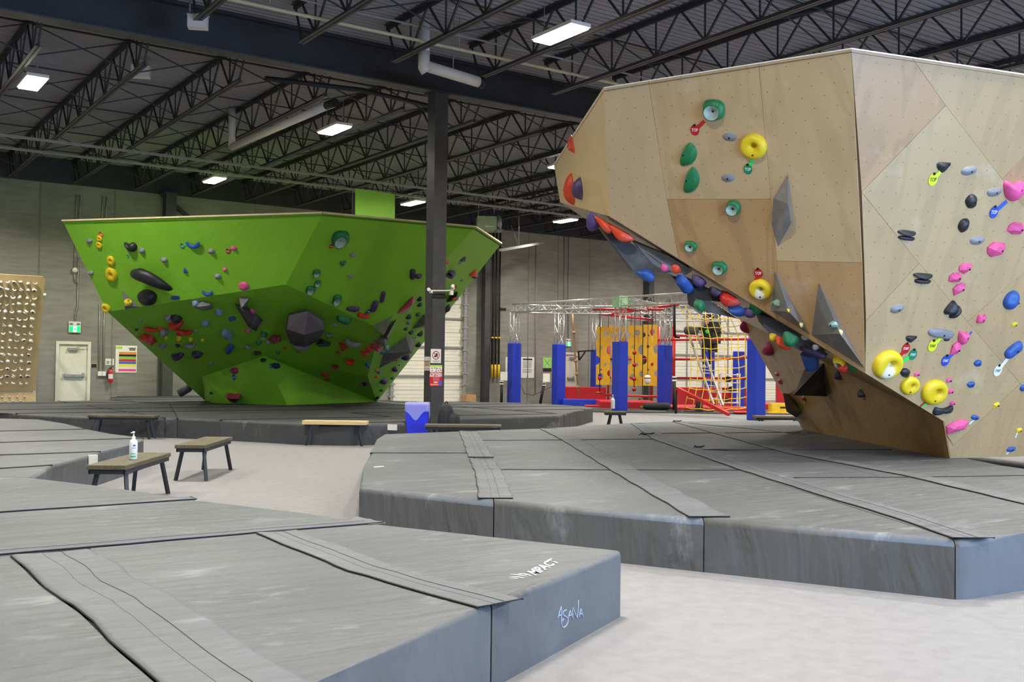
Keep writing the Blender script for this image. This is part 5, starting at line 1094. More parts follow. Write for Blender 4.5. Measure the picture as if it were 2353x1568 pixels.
# unit heater and its arm
hp = P3(1125, 516, 38.5); hs = 38.5/FPX
ht = empty('unit_heater', tuple(hp), R(-28), 'pale metal unit heater hanging above the right end of the green wall', 'heater')
MB().box((-30*hs, -.35, -16*hs), (14*hs, .35, 16*hs)).build('casing', mat('galv_green_reflection', (168,182,140), .35, metal=.3), ht)  # galvanised casing, with the green it reflects put into its colour
MB().box((-12*hs, -.37, -9*hs), (8*hs, -.35, -6*hs)).build('trim_strip', M_WHITE, ht)
MB().lathe([(.0001,0),(.3,0),(.33,.12),(.26,.2),(.1,.22),(.0001,.22)], n=20).build('fan', M_GALV, ht).matrix_local = Matrix.Translation((14*hs, 0, .02)) @ Matrix.Rotation(R(90), 4, 'Y')
MB().tube([(20*hs, -.1, 14*hs), (22*hs, -.2, 4*hs), (18*hs, -.25, -8*hs), (26*hs, -.1, -14*hs)], .035, 8).build('cable_loop', M_BLACK, ht)
MB().box((12*hs, -.36, -16*hs), (30*hs, .3, -14*hs)).build('motor_shelf', M_GALV, ht)
for k in (-26, 10): MB().tube([(k*hs, 0, 16*hs), (k*hs, 0, 16*hs+1.6)], .02, 6).build('hanger_rod', M_GALV, ht)
ca, cb = P3(1150, 575, 36), P3(1248, 558, 41)
ch = empty('cable_tray', tuple(ca), 0, 'slender pale steel strut hanging near the top of the far grey wall', 'strut')
child_of(MB().bar(ca, cb, .08, .09).build('strut', M_GALV), ch)
h0_, h1_ = P3(1192, 567, 38), P3(1192, 520, 38); child_of(MB().tube([h0_, (h1_.x, h1_.y, ZJ+.2)], .02, 6).build('hanger_rod', M_GALV), ch)
child_of(MB().tube([h0_, P3(1174, 518, 38)], .015, 6).build('brace_rod', M_GALV), ch)
# ------------------------------------------------------------------ doors
def leafdoor(name, x0, x1, zt, label):
    d = struct(name, MB().box((x0+.05, WALL_Y+.03, 0), (x1-.05, WALL_Y+.08, zt-.05)), M_CREAM); d['label'] = label
    f = MB(); f.box((x0-.04, WALL_Y-.03, 0), (x0+.05, WALL_Y+.12, zt+.04)).box((x1-.05, WALL_Y-.03, 0), (x1+.04, WALL_Y+.12, zt+.04)).box((x0+.05, WALL_Y-.03, zt-.05), (x1-.05, WALL_Y+.12, zt+.04)); f.build('door_frame', M_CREAM, d)
    MB().box((x0+.2, WALL_Y-.06, 1.0), (x1-.14, WALL_Y-.01, 1.07)).box((x0+.2, WALL_Y-.03, .98), (x0+.26, WALL_Y+.03, 1.09)).box((x1-.2, WALL_Y-.03, .98), (x1-.14, WALL_Y+.03, 1.12)).build('push_bar', M_GALV, d)
    dc = MB().box((x0+.3, WALL_Y-.05, zt-.24), (x0+.62, WALL_Y+.03, zt-.16)).build('door_closer', M_GALV, d)
    MB().bar((x0+.55, WALL_Y-.03, zt-.14), (x0+.85, WALL_Y-.06, zt-.1), .02, .02).build('closer_arm', M_GALV, dc); return d
leafdoor('door_1', DX0, DX1, DZ, 'cream steel exit door with a push bar beside the training board')
leafdoor('door_2', EX0, EX1, EZ, 'cream exit door behind the climbing rope')
def sectional(name, x0, x1, zt, label, n):
    d = struct(name, MB().box((x0, WALL_Y+.1, 0), (x1, WALL_Y+.16, zt)), mat('garage_door_enamel', (222,217,203), .5, var=.03)); d['label'] = label
    for i in range(n):
        z0, z1 = zt*i/n+.01, zt*(i+1)/n-.01
        b = MB().box((x0+.02, WALL_Y+.07, z0), (x1-.02, WALL_Y+.1, z1))
        for k in range(1, 4): z = z0+(z1-z0)*k/4; b.box((x0+.04, WALL_Y+.062, z-.012), (x1-.04, WALL_Y+.07, z+.004))
        b.build('door_section', MATS['garage_door_enamel'], d)
    for i in range(0, n+1, 2): MB().box((x0, WALL_Y+.0, zt*i/n-.04), (x1, WALL_Y+.07, zt*i/n+.02)).build('reinforcing_strut', M_GALV, d)
    k = max(2, int((x1-x0)/1.2))
    for i in range(1, k): x = x0+(x1-x0)*i/k; MB().box((x-.03, WALL_Y+.03, 0), (x+.03, WALL_Y+.075, zt)).build('stile', M_GALV, d)
    for x in (x0+.02, x1-.02):
        b = MB().box((x-.06, WALL_Y-.1, 0), (x+.06, WALL_Y-.02, zt+.3))
        for j in range(10): z = .3+j*zt/10; b.box((x-.12, WALL_Y-.12, z), (x+.12, WALL_Y-.0, z+.06))
        b.build('track', M_GALV, d)
    return d
sectional('door_3', GX0, GX1, GZ, 'white sectional garage door behind the green wall', 8)
sectional('door_4', h0.x, h1.x, HZ, 'left white sectional garage door behind the cargo net', 8)
sectional('door_5', h2_.x, h3.x, HZ, 'right white sectional garage door behind the cargo net', 8)
p = YB(1632, 700); thing(MB().box((p.x-.3, WALL_Y-.45, 2.7), (p.x+.25, WALL_Y-.05, ZJ)).box((p.x-.12, WALL_Y-.4, 2.3), (p.x+.1, WALL_Y-.1, 2.7)), 'black_wall_column', M_BLACK, 'thick black post between the two garage doors above the person', 'column')
# ------------------------------------------------------------------ wall services
def wallpt(px, py, off=.03): p = ony(px, py, WALL_Y-off); return p
def conduit(pts, lab, r=.018, m=M_GALV): return thing(MB().tube([wallpt(*p) for p in pts], r, 8), 'wall_conduit', m, lab, 'conduit')
for pts, lab in (([(176,447),(174,512)], 'leftmost of the four thin conduits above the top left of the green wall'), ([(184,448),(183,512)], 'second of the four thin conduits above the top left of the green wall'),
    ([(236,452),(234,508)], 'third of the four thin conduits above the top left of the green wall'), ([(245,452),(243,508)], 'rightmost of the four thin conduits above the top left of the green wall'),
    ([(173,560),(171,615)], 'conduit running down to the round alarm bell'), ([(171,628),(171,648),(175,651),(179,647),(180,590)], 'conduit loop below the round alarm bell'), ([(179,646),(178,705),(173,722),(172,741)], 'conduit bending down to the green exit sign by the cream door'),
    ([(229,700),(228,756),(227,853)], 'left conduit down to the two white switch boxes'), ([(240,715),(238,756),(237,853)], 'right conduit down to the two white switch boxes'), ([(1232,560),(1230,905)], 'tall thin conduit on the far grey wall left of the second exit sign'),
    ([(1297,535),(1297,775)], 'left of two thin conduits above the second exit sign'), ([(1307,540),(1306,778)], 'right of two thin conduits above the second exit sign')):
    conduit(pts, lab)
p = wallpt(172, 621, .06); o = thing(MB().lathe([(.0001,.05),(.07,.04),(.085,0),(.085,-.03),(.0001,-.03)], n=18), 'alarm_bell', M_WHITE, 'round white alarm bell high on the back wall left of the green wall', 'alarm'); o.matrix_world = Matrix.Translation(p) @ Matrix.Rotation(R(90), 4, 'X')
M_EXIT = mat('exit_sign_green', (0,168,96), .4, emis=1.2, var=0); M_EXW = mat('exit_sign_white', (235,250,240), .4, emis=1.6, var=0)
def exitsign(px, py, wpx, hpx, lab):
    p = wallpt(px, py, .06); s = wpx*topx(p)[2]/FPX/1.0*1.1; h = hpx*topx(p)[2]/FPX; o = empty('exit_sign', tuple(p), 0, lab, 'exit sign')
    MB().box((-s/2, 0, -h/2), (s/2, .055, h/2)).build('casing', M_WHITE, o); MB().box((-s*.45, -.006, -h*.45), (s*.45, 0, h*.08)).build('green_panel', M_EXIT, o)
    MB().box((-s*.15, -.008, -h*.42), (s*.17, -.006, h*.05)).build('white_doorway', M_EXW, o)
    b = MB(); g = lambda x, z: (x*s, -.011, z*h)   # running figure pictogram
    b.bar(g(-.01,-.05), g(.0,-.2), .035, .008, up=(0,1,0)); b.bar(g(.0,-.2), g(.07,-.28), .022, .008, up=(0,1,0)); b.bar(g(.07,-.28), g(.08,-.36), .02, .008, up=(0,1,0)); b.bar(g(.0,-.2), g(-.06,-.3), .022, .008, up=(0,1,0)); b.bar(g(-.06,-.3), g(-.12,-.3), .02, .008, up=(0,1,0))
    b.bar(g(.0,-.08), g(.08,-.13), .018, .008, up=(0,1,0)); b.bar(g(-.01,-.07), g(-.09,-.12), .018, .008, up=(0,1,0)); b.lathe([(.0001,.004),(.022,0),(.0001,-.004)], g(.02,.0), 8); b.build('running_figure', M_EXIT, o)
    for k in (-1, 1): l = MB().lathe([(.0001,.03),(.045,.02),(.05,-.02),(.0001,-.03)], (k*s*.3, .0, h*.33), 10).build('lamp_head', M_GALV, o)
exitsign(172, 752, 23, 25, 'green running-man exit sign above the cream door at the left'); exitsign(1307, 788, 13, 17, 'small green running-man exit sign above the far door')
for k, (px, lab) in enumerate(((229, 'left of two white switch boxes beside the cream door'), (238.5, 'right of two white switch boxes beside the cream door'))):
    p = wallpt(px, 859, .04); thing(MB().box((p.x-.055, p.y-.04, p.z-.07), (p.x+.055, p.y+.04, p.z+.07)), 'switch_box', M_WHITE, lab, 'switch')
p = wallpt(216, 841, .01); o = thing(MB().box((p.x-.08, p.y, p.z-.06), (p.x+.08, p.y+.01, p.z+.06)), 'notice_plate', M_BLACK, 'small black notice with a lime edge right of the cream door', 'notice')
MB().box((p.x-.09, p.y+.002, p.z-.07), (p.x+.09, p.y+.009, p.z+.07)).build('lime_border', mat('lime_print', (170,210,40), .5), o)
p = wallpt(252, 832, .01); o = thing(MB().box((p.x-.13, p.y, p.z-.1), (p.x+.13, p.y+.008, p.z+.1)), 'paper_notice', M_WHITE, 'small white paper notice above the fire extinguisher', 'notice')
MB().box((p.x-.09, p.y-.002, p.z-.07), (p.x-.02, p.y, p.z+.03)).box((p.x-.0, p.y-.002, p.z-.02), (p.x+.05, p.y, p.z+.01)).build('print', M_GALV, o)
p = wallpt(254, 862, .12); fe = empty('fire_extinguisher', (p.x, p.y, p.z-.22), 0, 'red fire extinguisher with a white label on the back wall', 'fire extinguisher')
tk = MB().lathe([(.0001,-.02),(.07,-.02),(.075,.0),(.075,.32),(.05,.38),(.025,.4),(.0001,.4)], n=18).build('tank', mat('extinguisher_red', (190,24,24), .3), fe)
MB().lathe([(.0765,.1),(.0765,.25)], n=18).build('white_label', M_WHITE, tk); MB().box((-.02, -.02, .4), (.02, .02, .46)).bar((-.02,0,.46), (.09,0,.5), .02, .015).build('valve_handle', M_BLACK, fe)
MB().tube([(-.02,0,.43), (-.08,0,.4), (-.1,-.01,.25), (-.09,-.02,.12)], .012, 8).build('hose', M_BLACK, fe)
def colours(o, x, z, w_, h_, y, rows, name='colour_bar'):
    for i, c in enumerate(rows):
        if c is None: continue
        m = mat('print_%d_%d_%d' % c, c, .6, var=0); MB().box((x-w_/2, y, z-h_*(i+1)/len(rows)+.004), (x+w_/2, y+.002, z-h_*i/len(rows)-.004)).build(name, m, o)
GR = [(232,130,30), (20,20,20), (120,196,40), (204,30,34), (60,90,196), (226,216,50), None, (238,66,140)]
a, c = wallpt(266, 794, .012), wallpt(314, 857, .012); o = empty('grade_chart', tuple((a+c)/2), 0, 'white poster with eight coloured stripes on the back wall left of the green wall', 'poster')
W_, H_ = c.x-a.x, a.z-c.z; MB().box((-W_/2, 0, -H_/2), (W_/2, .008, H_/2)).build('poster_sheet', M_WHITE, o); colours(o, .04, H_*.27, W_*.8, H_*.72, -.003, GR)
obj('heading', text_mesh('CLIMBING\nGRADES', .05, M_BLACK, 'heading', 0, bold=.003), o, frame(Vector((.18, -.004, H_*.37)), Vector((1,0,0)), Vector((0,0,1)), Vector((0,-1,0))))
MB().box((-.33, -.003, H_*.38), (-.13, -.001, H_*.46)).build('green_mark', mat('lime_print', (170,210,40), .5), o)
# text page, green mark and black notice on the far wall
a, c = wallpt(1197, 821, .012), wallpt(1227, 869, .012); o = empty('rules_poster', tuple((a+c)/2), 0, 'large white rules poster beside the leftmost blue pad', 'poster'); W_, H_ = c.x-a.x, a.z-c.z
MB().box((-W_/2, 0, -H_/2), (W_/2, .008, H_/2)).build('poster_sheet', M_WHITE, o)
for z, n, s in ((.4, 1, .06), (.32, 9, .018), (-.1, 1, .03), (-.16, 3, .018)):
    b = MB()
    for k in range(n): zz = H_*z-k*.035; b.box((-W_*.36, -.003, zz-s/2), (W_*(.36-.1*((k*7) % 3)/2), -.001, zz+s/2))
    b.build('print_line', M_GALV if s < .05 else M_BLACK, o)
a, c = wallpt(1162, 821, .012), wallpt(1168, 869, .012); thing(MB().box((a.x, a.y, c.z), (c.x+.3, a.y+.008, a.z)), 'white_poster', M_WHITE, 'white poster mostly hidden behind the leftmost blue pad', 'poster')
a, c = wallpt(1248, 822, .012), wallpt(1267, 846, .012); o = thing(MB().box((a.x, a.y, c.z), (c.x, a.y+.008, a.z)), 'green_poster', mat('pale_green_print', (150,206,110), .6), 'pale green poster with a dark cross mark on the far wall', 'poster')
b = MB(); b.bar((a.x+.06, a.y-.002, c.z+.06), (c.x-.06, a.y-.002, a.z-.06), .02, .004); b.bar((a.x+.06, a.y-.002, a.z-.06), (c.x-.06, a.y-.002, c.z+.06), .02, .004); b.build('cross_mark', mat('dark_green_print', (30,90,50), .6), o)
a, c = wallpt(1248, 847, .012), wallpt(1267, 854, .012); thing(MB().box((a.x, a.y, c.z), (c.x, a.y+.008, a.z)), 'black_notice', M_BLACK, 'black notice strip right under the pale green poster', 'notice')
p = wallpt(1157, 711, .04); thing(MB().box((p.x-.13, p.y, p.z-.04), (p.x+.13, p.y+.05, p.z+.05)), 'outlet_box', M_BLACK, 'small dark double box on the wall left of the truss', 'outlet')
# black straps with yellow ends, and pull cord
for px, lab in ((1130, 'left'), (1138, 'middle'), (1146, 'right')):
    a = wallpt(px, 545, .12); p1 = wallpt(px, 838, .12); p2 = wallpt(px, 868, .12)
    o = thing(MB().tube([(p1.x, a.y, ZJ-.1), (p1.x, a.y, p1.z)], .035, 8), 'wall_strap', M_BLACK, lab+' of three black vertical straps with yellow ends on the far wall', 'strap', None)
    MB().tube([(p1.x, a.y, p1.z), (p1.x, a.y, p2.z)], .05, 8).build('yellow_end', mat('yellow_plastic', (232,190,24), .5), o); MB().box((p1.x-.05, a.y-.05, p1.z+1.05), (p1.x+.05, a.y+.05, p1.z+1.1)).build('yellow_clip', MATS['yellow_plastic'], o)
a, c = wallpt(1123, 600, .2), wallpt(1123, 835, .2); o = thing(MB().tube([(a.x, a.y, ZJ-.1), (c.x, a.y, c.z)], .022, 8), 'hanging_control', M_WHITE, 'white cord with a red-tipped control beside the wall column', 'cord'); MB().box((a.x-.05, a.y-.03, c.z-.25), (a.x+.05, a.y+.03, c.z)).build('control_box', M_WHITE, o); MB().box((a.x-.04, a.y-.03, c.z-.32), (a.x+.04, a.y+.03, c.z-.25)).build('red_tip', MATS['extinguisher_red'], o)
p = onz(1115, 924.5, .15); thing(MB().box((p.x-.22, 33.6, 0), (p.x+.22, 33.95, .4)), 'cardboard_box', mat('cardboard', (176,136,92), .8), 'small brown cardboard box at the foot of the far wall column', 'box')
# curved dark vent hood behind green wall left
b = MB(); b.tube([P3(412,905,29.6), P3(432,893,29.6), P3(447,876,29.5), P3(461,856,29.4)], .12, 10); thing(b, 'curved_pad', M_VINF, 'dark curved padded strip at the lower left behind the green wall', 'padding')
# ------------------------------------------------------------------ training board
bp0 = ony(82, 898, 33.0); BX = bp0.x; tp0 = onx(104, 636, BX)
u_ = Vector((-1,0,0)); v_ = Vector((0, tp0.y-bp0.y, tp0.z-bp0.z)); BL = v_.length; v_ = v_/BL; n_ = Vector((0,-1,0)); n_ = (n_-v_*n_.dot(v_)).normalized()
tb = empty('training_board', (BX-2, bp0.y, 0), 0, 'leaning plywood training board covered in white holds at the left edge', 'training board')
M_TB = panel_mat('plywood_training', (192,165,120), .1, .0, .21, (120,100,80), .005, .5, ph=.3, chalk=.2)
def BP(u, v, h=0): return Vector((BX, bp0.y, bp0.z))+u_*u+v_*v+n_*h
child_of(panel('board_sheet', [BP(0,0), BP(4.5,0), BP(4.5,BL), BP(.06,BL), BP(0,BL-.06)], M_TB, None, th=.05), tb)
kb = ony(82, 900, 33.0); child_of(panel('kick_board', [Vector((BX, 33.0, .1)), Vector((BX-4.5, 33.0, .1)), Vector((BX-4.5, 33.0, kb.z-.03)), Vector((BX, 33.0, kb.z-.03))], M_TB, None, th=.05), tb)
b = MB(); f0 = Vector((BX+.02, 33.35, 0)); b.bar(f0, (BX+.02, 33.35, BL*.8), .09, .09); b.bar((BX+.02, tp0.y+.1, tp0.z-.5), (BX+.02, 33.35, tp0.z-.9), .06, .06); b.bar((BX+.0, 33.1, .3), (BX+.0, 33.35, .3), .06, .06)
child_of(b.build('steel_frame', M_WHITE), tb)
HM_T = [mat('bone_white_resin', (206,200,186), .6, var=.15, scale=3, chalk=.3, cscale=1), mat('light_grey_resin', (168,164,156), .6, var=.15, scale=3, chalk=.4, cscale=1)]
kinds_t = ['jug', 'cres', 'foot', 'pocket', 'tri', 'twin', 'jug', 'cres', 'foot']; rt = random.Random(11); nrow = int((BL-.25)/.215)
for r in range(nrow+1):
    for c in range(8):
        u, v = .26+c*.178+rt.uniform(-.02,.02), BL-.2-r*.215+rt.uniform(-.02,.02)
        if v < .06: continue
        k = rt.choice(kinds_t); me, ex, bo = shape(k, rt.randrange(3)); s = rt.uniform(.11, .14)
        ux, vx = u_*-1, v_; a = rt.uniform(-.7, .7); e1 = ux*math.cos(a)+vx*math.sin(a); e2 = n_.cross(e1)
        o = bpy.data.objects.new('board_hold', withmat(me, HM_T[rt.random() < .3])); C.objects.link(o); o.matrix_world = frame(BP(u, v, -.004), e1*s, e2*s*rt.uniform(.6, .95), n_*.085)
        tag(o, 'white or pale grey climbing hold in the dense grid on the leaning training board', 'climbing hold', 'training board holds')
        if rt.random() < .3 and c < 7:
            o = bpy.data.objects.new('board_foothold', withmat(shape('foot', rt.randrange(3))[0], HM_T[1])); C.objects.link(o); q = BP(u+.09, v-.1, -.003); o.matrix_world = frame(q, ux*.055, vx*.045, n_*.04)
            tag(o, 'tiny grey foothold between the bigger holds on the leaning training board', 'climbing hold', 'training board footholds')
for r in range(2):
    for c in range(8):
        x = BX-.3-c*.2-.1*r; z = .42-r*.12; o = bpy.data.objects.new('kickboard_hold', withmat(shape('foot', c)[0], HM_T[1])); C.objects.link(o); o.matrix_world = frame(Vector((x, 32.998, z)), Vector((.07,0,0)), Vector((0,0,.06)), Vector((0,-.05,0)))
        tag(o, 'small grey foothold on the strip below the leaning training board', 'climbing hold', 'kick board footholds')
# ------------------------------------------------------------------ benches
M_BWOOD = mat('worn_bench_wood', (86,77,52), .6, var=.2, scale=3, stretch=(1,9,9), chalk=.25, cscale=4); M_BWOOD2 = mat('light_bench_wood', (206,176,124), .6, var=.15, scale=3, stretch=(1,9,9)); M_BLEG = mat('black_bench_metal', (34,36,42), .45, var=.1)
def bench(c0, c1, wd, label, z=.45, top=M_BWOOD, th=.045, splay=.09, apron=True):
    c0, c1 = Vector(c0), Vector(c1); d = (c1-c0); L_ = d.length; rz = math.atan2(d.y, d.x); m_ = (c0+c1)/2
    o = empty('bench', (m_.x, m_.y, 0), rz, label, 'bench')
    t = MB().box((-L_/2, -wd/2, z-th), (L_/2, wd/2, z)).build('seat', top, o); md = t.modifiers.new('b', 'BEVEL'); md.width = .006; md.segments = 2
    if apron: MB().box((-L_/2+.02, -wd/2+.015, z-th-.045), (L_/2-.02, -wd/2+.035, z-th)).box((-L_/2+.02, wd/2-.035, z-th-.045), (L_/2-.02, wd/2-.015, z-th)).box((-L_/2+.02, -wd/2+.015, z-th-.045), (-L_/2+.04, wd/2-.015, z-th)).box((L_/2-.04, -wd/2+.015, z-th-.045), (L_/2-.02, wd/2-.015, z-th)).build('apron', M_BLEG, o)
    for sx in (-1, 1):
        for sy in (-1, 1): MB().bar((sx*(L_/2-.17), sy*(wd/2-.06), z-th-.002), (sx*(L_/2-.17+splay), sy*(wd/2+.0), 0), .035, .035).build('leg', M_BLEG, o)
    return o
def benchpx(b_, c, wd, label, **k):  # near right edge of the seat in the photograph, at seat height
    e0, e1 = onz(*b_, .45), onz(*c, .45); d = (e1-e0).normalized(); off = Vector((-d.y, d.x, 0))*wd/2
    return bench(e0+off, e1+off, wd, label, **k)
benchpx((290,1070), (393,1040.5), .385, 'worn wooden bench with black legs carrying a white pump bottle, nearest bench')
benchpx((472,1023.3), (534.5,1004.2), .375, 'worn wooden bench on the bare floor behind the bench with the bottle')
def benchside(px0, px1, py, D, wd, label, **k):
    a, b_ = atD(px0, py, D), atD(px1, py, D); z = .45; a = onz(px0, py, z); b_ = onz(px1, py, z); m_ = (a+b_)/2; dd = (_r0*(b_-a).dot(_r0)); off = Vector((_f.x, _f.y, 0)).normalized()*wd/2
    return bench(m_-dd/2+off, m_+dd/2+off, wd, label, **k)
benchside(192, 361, 955, 20, .32, 'long low bench in front of the far mats at the left')
benchside(690, 845, 968, 20, .3, 'light wooden bench in front of the far mats in the middle', top=M_BWOOD2, th=.07, apron=False)
benchside(974, 1152, 977, 18, .34, 'long low bench right of the blue bin with a dark backpack behind')
benchside(1390, 1440, 946, 30, .35, 'small stool-like bench carrying a white bottle, in front of the blue pads')
benchside(1740, 1845, 957, 30, .35, 'wooden bench partly hidden by the left foot of the plywood wall')
p = onz(1040, 921, .45); bench((p.x-.75, 33.2, 0), (p.x+.75, 33.2, 0), .3, 'pale yellow wooden bench far away in front of the garage door', top=mat('yellow_pine', (214,176,90), .6))
# ------------------------------------------------------------------ bottles
def bottle(x, y, z, s, label):
    o = empty('pump_bottle', (x, y, z), .5, label, 'bottle')
    bd = MB().lathe([(.0001,0),(.034*s,0),(.038*s,.006),(.038*s,.15*s),(.034*s,.175*s),(.014*s,.195*s),(.0001,.195*s)], n=24).build('body', mat('white_plastic', (226,228,226), .35, var=.02), o)
    MB().lathe([(.016*s,.195*s),(.016*s,.215*s),(.006*s,.22*s),(.006*s,.25*s),(.012*s,.252*s),(.012*s,.262*s),(.0001,.264*s)], n=14).bar((0,0,.257*s), (-.035*s,0,.25*s), .008, .008).build('pump', MATS['white_plastic'], o)
    global BODY; BODY = bd; return o
p = onz(306, 1056, .45); bo = bottle(p.x, p.y, .45, 1.1, 'white pump bottle with blue and green print standing on the nearest bench')
dv = Vector((EYE.x-p.x, EYE.y-p.y, 0)).normalized(); aa = math.atan2(dv.y, dv.x)-.5
def arc(z0, z1, a0, a1, rr): return [(rr*math.cos(a0+(a1-a0)*i/6), rr*math.sin(a0+(a1-a0)*i/6), z) for z in (z0, z1) for i in range(7)]
for z0, z1, a0, a1, c in ((.125,.14,-.1,.5,(40,70,160)), (.105,.112,-.4,.6,(120,130,190)), (.05,.06,-.6,.5,(40,170,120)), (.022,.036,-.7,.6,(40,170,80))):
    MB().add(arc(z0*1.1, z1*1.1, aa+a0, aa+a1, .0425), [(i, i+1, i+8, i+7) for i in range(6)]).build('printed_band', mat('print_%d_%d_%d' % c, c, .5, var=0), BODY)
p = onz(1417, 940, .45); bottle(p.x, p.y+.15, .45, 1.35, 'white pump bottle on the small far bench in front of a blue pad')
# ------------------------------------------------------------------ bin, backpack, things round the column
Db = 18.7; bl = P3(960, 926, Db); bx, by = bl.x, bl.y; hb = bl.z; ws = 25.5*Db/FPX
bi = empty('recycling_bin', (bx, by, 0), -YAW, 'bright blue recycling bin with a clear liner in front of the steel column', 'bin')
b = MB(); k = .82; v = [(-ws*k,-ws*k*.8,0),(ws*k,-ws*k*.8,0),(ws*k,ws*k*.8,0),(-ws*k,ws*k*.8,0),(-ws,-ws*.8,hb-.02),(ws,-ws*.8,hb-.02),(ws,ws*.8,hb-.02),(-ws,ws*.8,hb-.02)]
b.add(v, [(0,3,2,1),(0,1,5,4),(1,2,6,5),(2,3,7,6),(3,0,4,7)]); b.build('body', mat('bright_blue_plastic', (38,48,214), .4, var=.04), bi)
def liner():
    b = MB(); n = 48; rings = []
    for j, (z, f) in enumerate(((-.04,.9), (.0,1.03), (-.06,1.06), (-.12,1.07), (-.19,1.08), (-.24,1.08))):
        for i in range(n):
            a = 2*math.pi*i/n; c_, s_ = math.cos(a), math.sin(a); mx = max(abs(c_), abs(s_)); x, y = c_/mx*ws*f, s_/mx*ws*.8*f
            zz = hb+.012+z*(1+.35*math.sin(i*.55+1)*(j > 2)); wob = 1+.015*math.sin(i*2.3+j)+.01*math.sin(i*5.1); rings.append((x*wob, y*wob, zz+.006*math.sin(i*3.1)*(j == 1)))
    b.add(rings, [(j*n+i, j*n+(i+1)%n, (j+1)*n+(i+1)%n, (j+1)*n+i) for j in range(5) for i in range(n)], True); return b
m, N, L = nt('clear_liner_film'); bb = N['Principled BSDF']; bb.inputs['Base Color'].default_value = (*lin((196,196,240)), 1); bb.inputs['Alpha'].default_value = .42; bb.inputs['Roughness'].default_value = .2
liner().build('clear_liner', m, bi, label='translucent crumpled plastic liner')
bk = empty('backpack', tuple(P3(1025, 972, 19.6)*1), 0, 'dark backpack leaning behind the long bench right of the column', 'backpack'); bk.location.z = .0
s = 1
def blob(c, r3, n=16, m_=8):
    b = MB(); vs = [(c[0]+r3[0]*math.cos(2*math.pi*i/n)*math.sin(math.pi*(j+.5)/m_)**.6, c[1]+r3[1]*math.sin(2*math.pi*i/n)*math.sin(math.pi*(j+.5)/m_)**.6, c[2]+r3[2]*math.cos(math.pi*(j+.5)/m_)) for j in range(m_) for i in range(n)]
    b.add(vs, [(j*n+i, (j+1)*n+i, (j+1)*n+(i+1)%n, j*n+(i+1)%n) for j in range(m_-1) for i in range(n)]+[tuple(range(n)), tuple(range(m_*n-1, (m_-1)*n-1, -1))], True); return b
blob((0,0,.38), (.17,.13,.38)).build('bag_body', mat('black_nylon', (26,27,30), .7, var=.2, bump=.3, bscale=15), bk); blob((.1,-.1,.35), (.15,.1,.24)).build('front_pocket', MATS['black_nylon'], bk); MB().tube([(-.05,0,.74), (0,0,.8), (.05,0,.74)], .012, 8).build('carry_loop', MATS['black_nylon'], bk)
# column posters (column front face at Y = GIRD_Y-.15, side face towards -X)
cf = GIRD_Y-.15-.004
def colface(px, py): return ony(px, py, cf)
CW = .30
def sheet(name, px0, py0, px1, py1, m, label):
    a, c = colface(px0, py0), colface(px1, py1); o = empty(name, ((a.x+c.x)/2, cf, (a.z+c.z)/2), 0, label, 'poster'); w_, h_ = c.x-a.x, a.z-c.z; MB().box((-w_/2, -.003, -h_/2), (w_/2, .003, h_/2)).build('poster_sheet', m, o); return o, w_, h_
a0, c0_ = topx(Vector((COLX-.15, cf, 1.5)))[0], topx(Vector((COLX+.15, cf, 1.5)))[0]
print('column front face px', a0, c0_)
o, w_, h_ = sheet('no_phone_sign', 990, 802, 1013, 835, M_WHITE, 'white prohibition sign with a red circle on the steel column')
b = MB(); rr = w_*.33; cz = h_*.06; b.tube([(rr*math.cos(2*math.pi*k/24), -.006, cz+rr*math.sin(2*math.pi*k/24)) for k in range(25)], .007, 6); b.bar((-rr*.7, -.006, cz+rr*.7), (rr*.7, -.006, cz-rr*.7), .006, .012); b.build('red_circle', mat('dull_red_print', (176,40,48), .5), o)
MB().box((-rr*.5, -.005, cz-rr*.5), (rr*.1, -.003, cz-rr*.1)).box((.0, -.005, cz-rr*.3), (rr*.5, -.003, cz+rr*.5)).build('pictogram', M_BLACK, o)
MB().box((-w_*.4, -.005, -h_*.36), (w_*.4, -.003, -h_*.33)).box((-w_*.25, -.005, -h_*.43), (w_*.25, -.003, -h_*.4)).build('print_line', M_GALV, o)
o, w_, h_ = sheet('event_poster', 988, 839, 1015, 888, mat('poster_red', (196,26,40), .5, var=.03), 'red and white holiday event poster at the bottom on the steel column')
MB().box((-w_/2, -.005, h_*.17), (w_/2, -.003, h_*.42)).build('white_field', M_WHITE, o); MB().box((-w_/2, -.005, h_*.42), (w_/2, -.003, h_*.5)).build('green_band', mat('lime_print', (150,196,40), .5), o)
for i, (x, z, c) in enumerate(((-.34,.35,(200,90,90)), (-.12,.36,(110,180,60)), (.06,.34,(170,30,30)), (.3,.35,(220,120,120)), (-.32,.24,(150,190,90)), (.0,.22,(210,100,100)), (.2,.24,(120,180,90)), (.4,.26,(200,50,60)))):
    MB().lathe([(.0001,.002),(.016,.001),(.016,-.001),(.0001,-.002)], n=10).build('ornament', mat('print_%d_%d_%d' % c, c, .5, var=0), o).matrix_local = Matrix.Translation((x*w_, -.006, z*h_)) @ Matrix.Rotation(R(90), 4, 'X')
for tx, z, s_ in (('Holiday', .1, .085), ('Bah-Zaar!', .0, .075)):
    obj('lettering', text_mesh(tx, s_, M_WHITE, 'lettering', 0, bold=.002), o, frame(Vector((0, -.006, z*h_)), Vector((1,0,0)), Vector((0,0,1)), Vector((0,-1,0))))
b = MB()
for k in range(4): b.box((-w_*.25, -.005, -h_*(.09+k*.045)-.004), (w_*.28, -.003, -h_*(.09+k*.045)+.002))
b.build('small_print', mat('print_230_150_150', (230,150,150), .5, var=0), o); MB().box((-w_*.18, -.006, -h_*.34), (w_*.14, -.003, -h_*.28)).build('white_caption', M_WHITE, o)
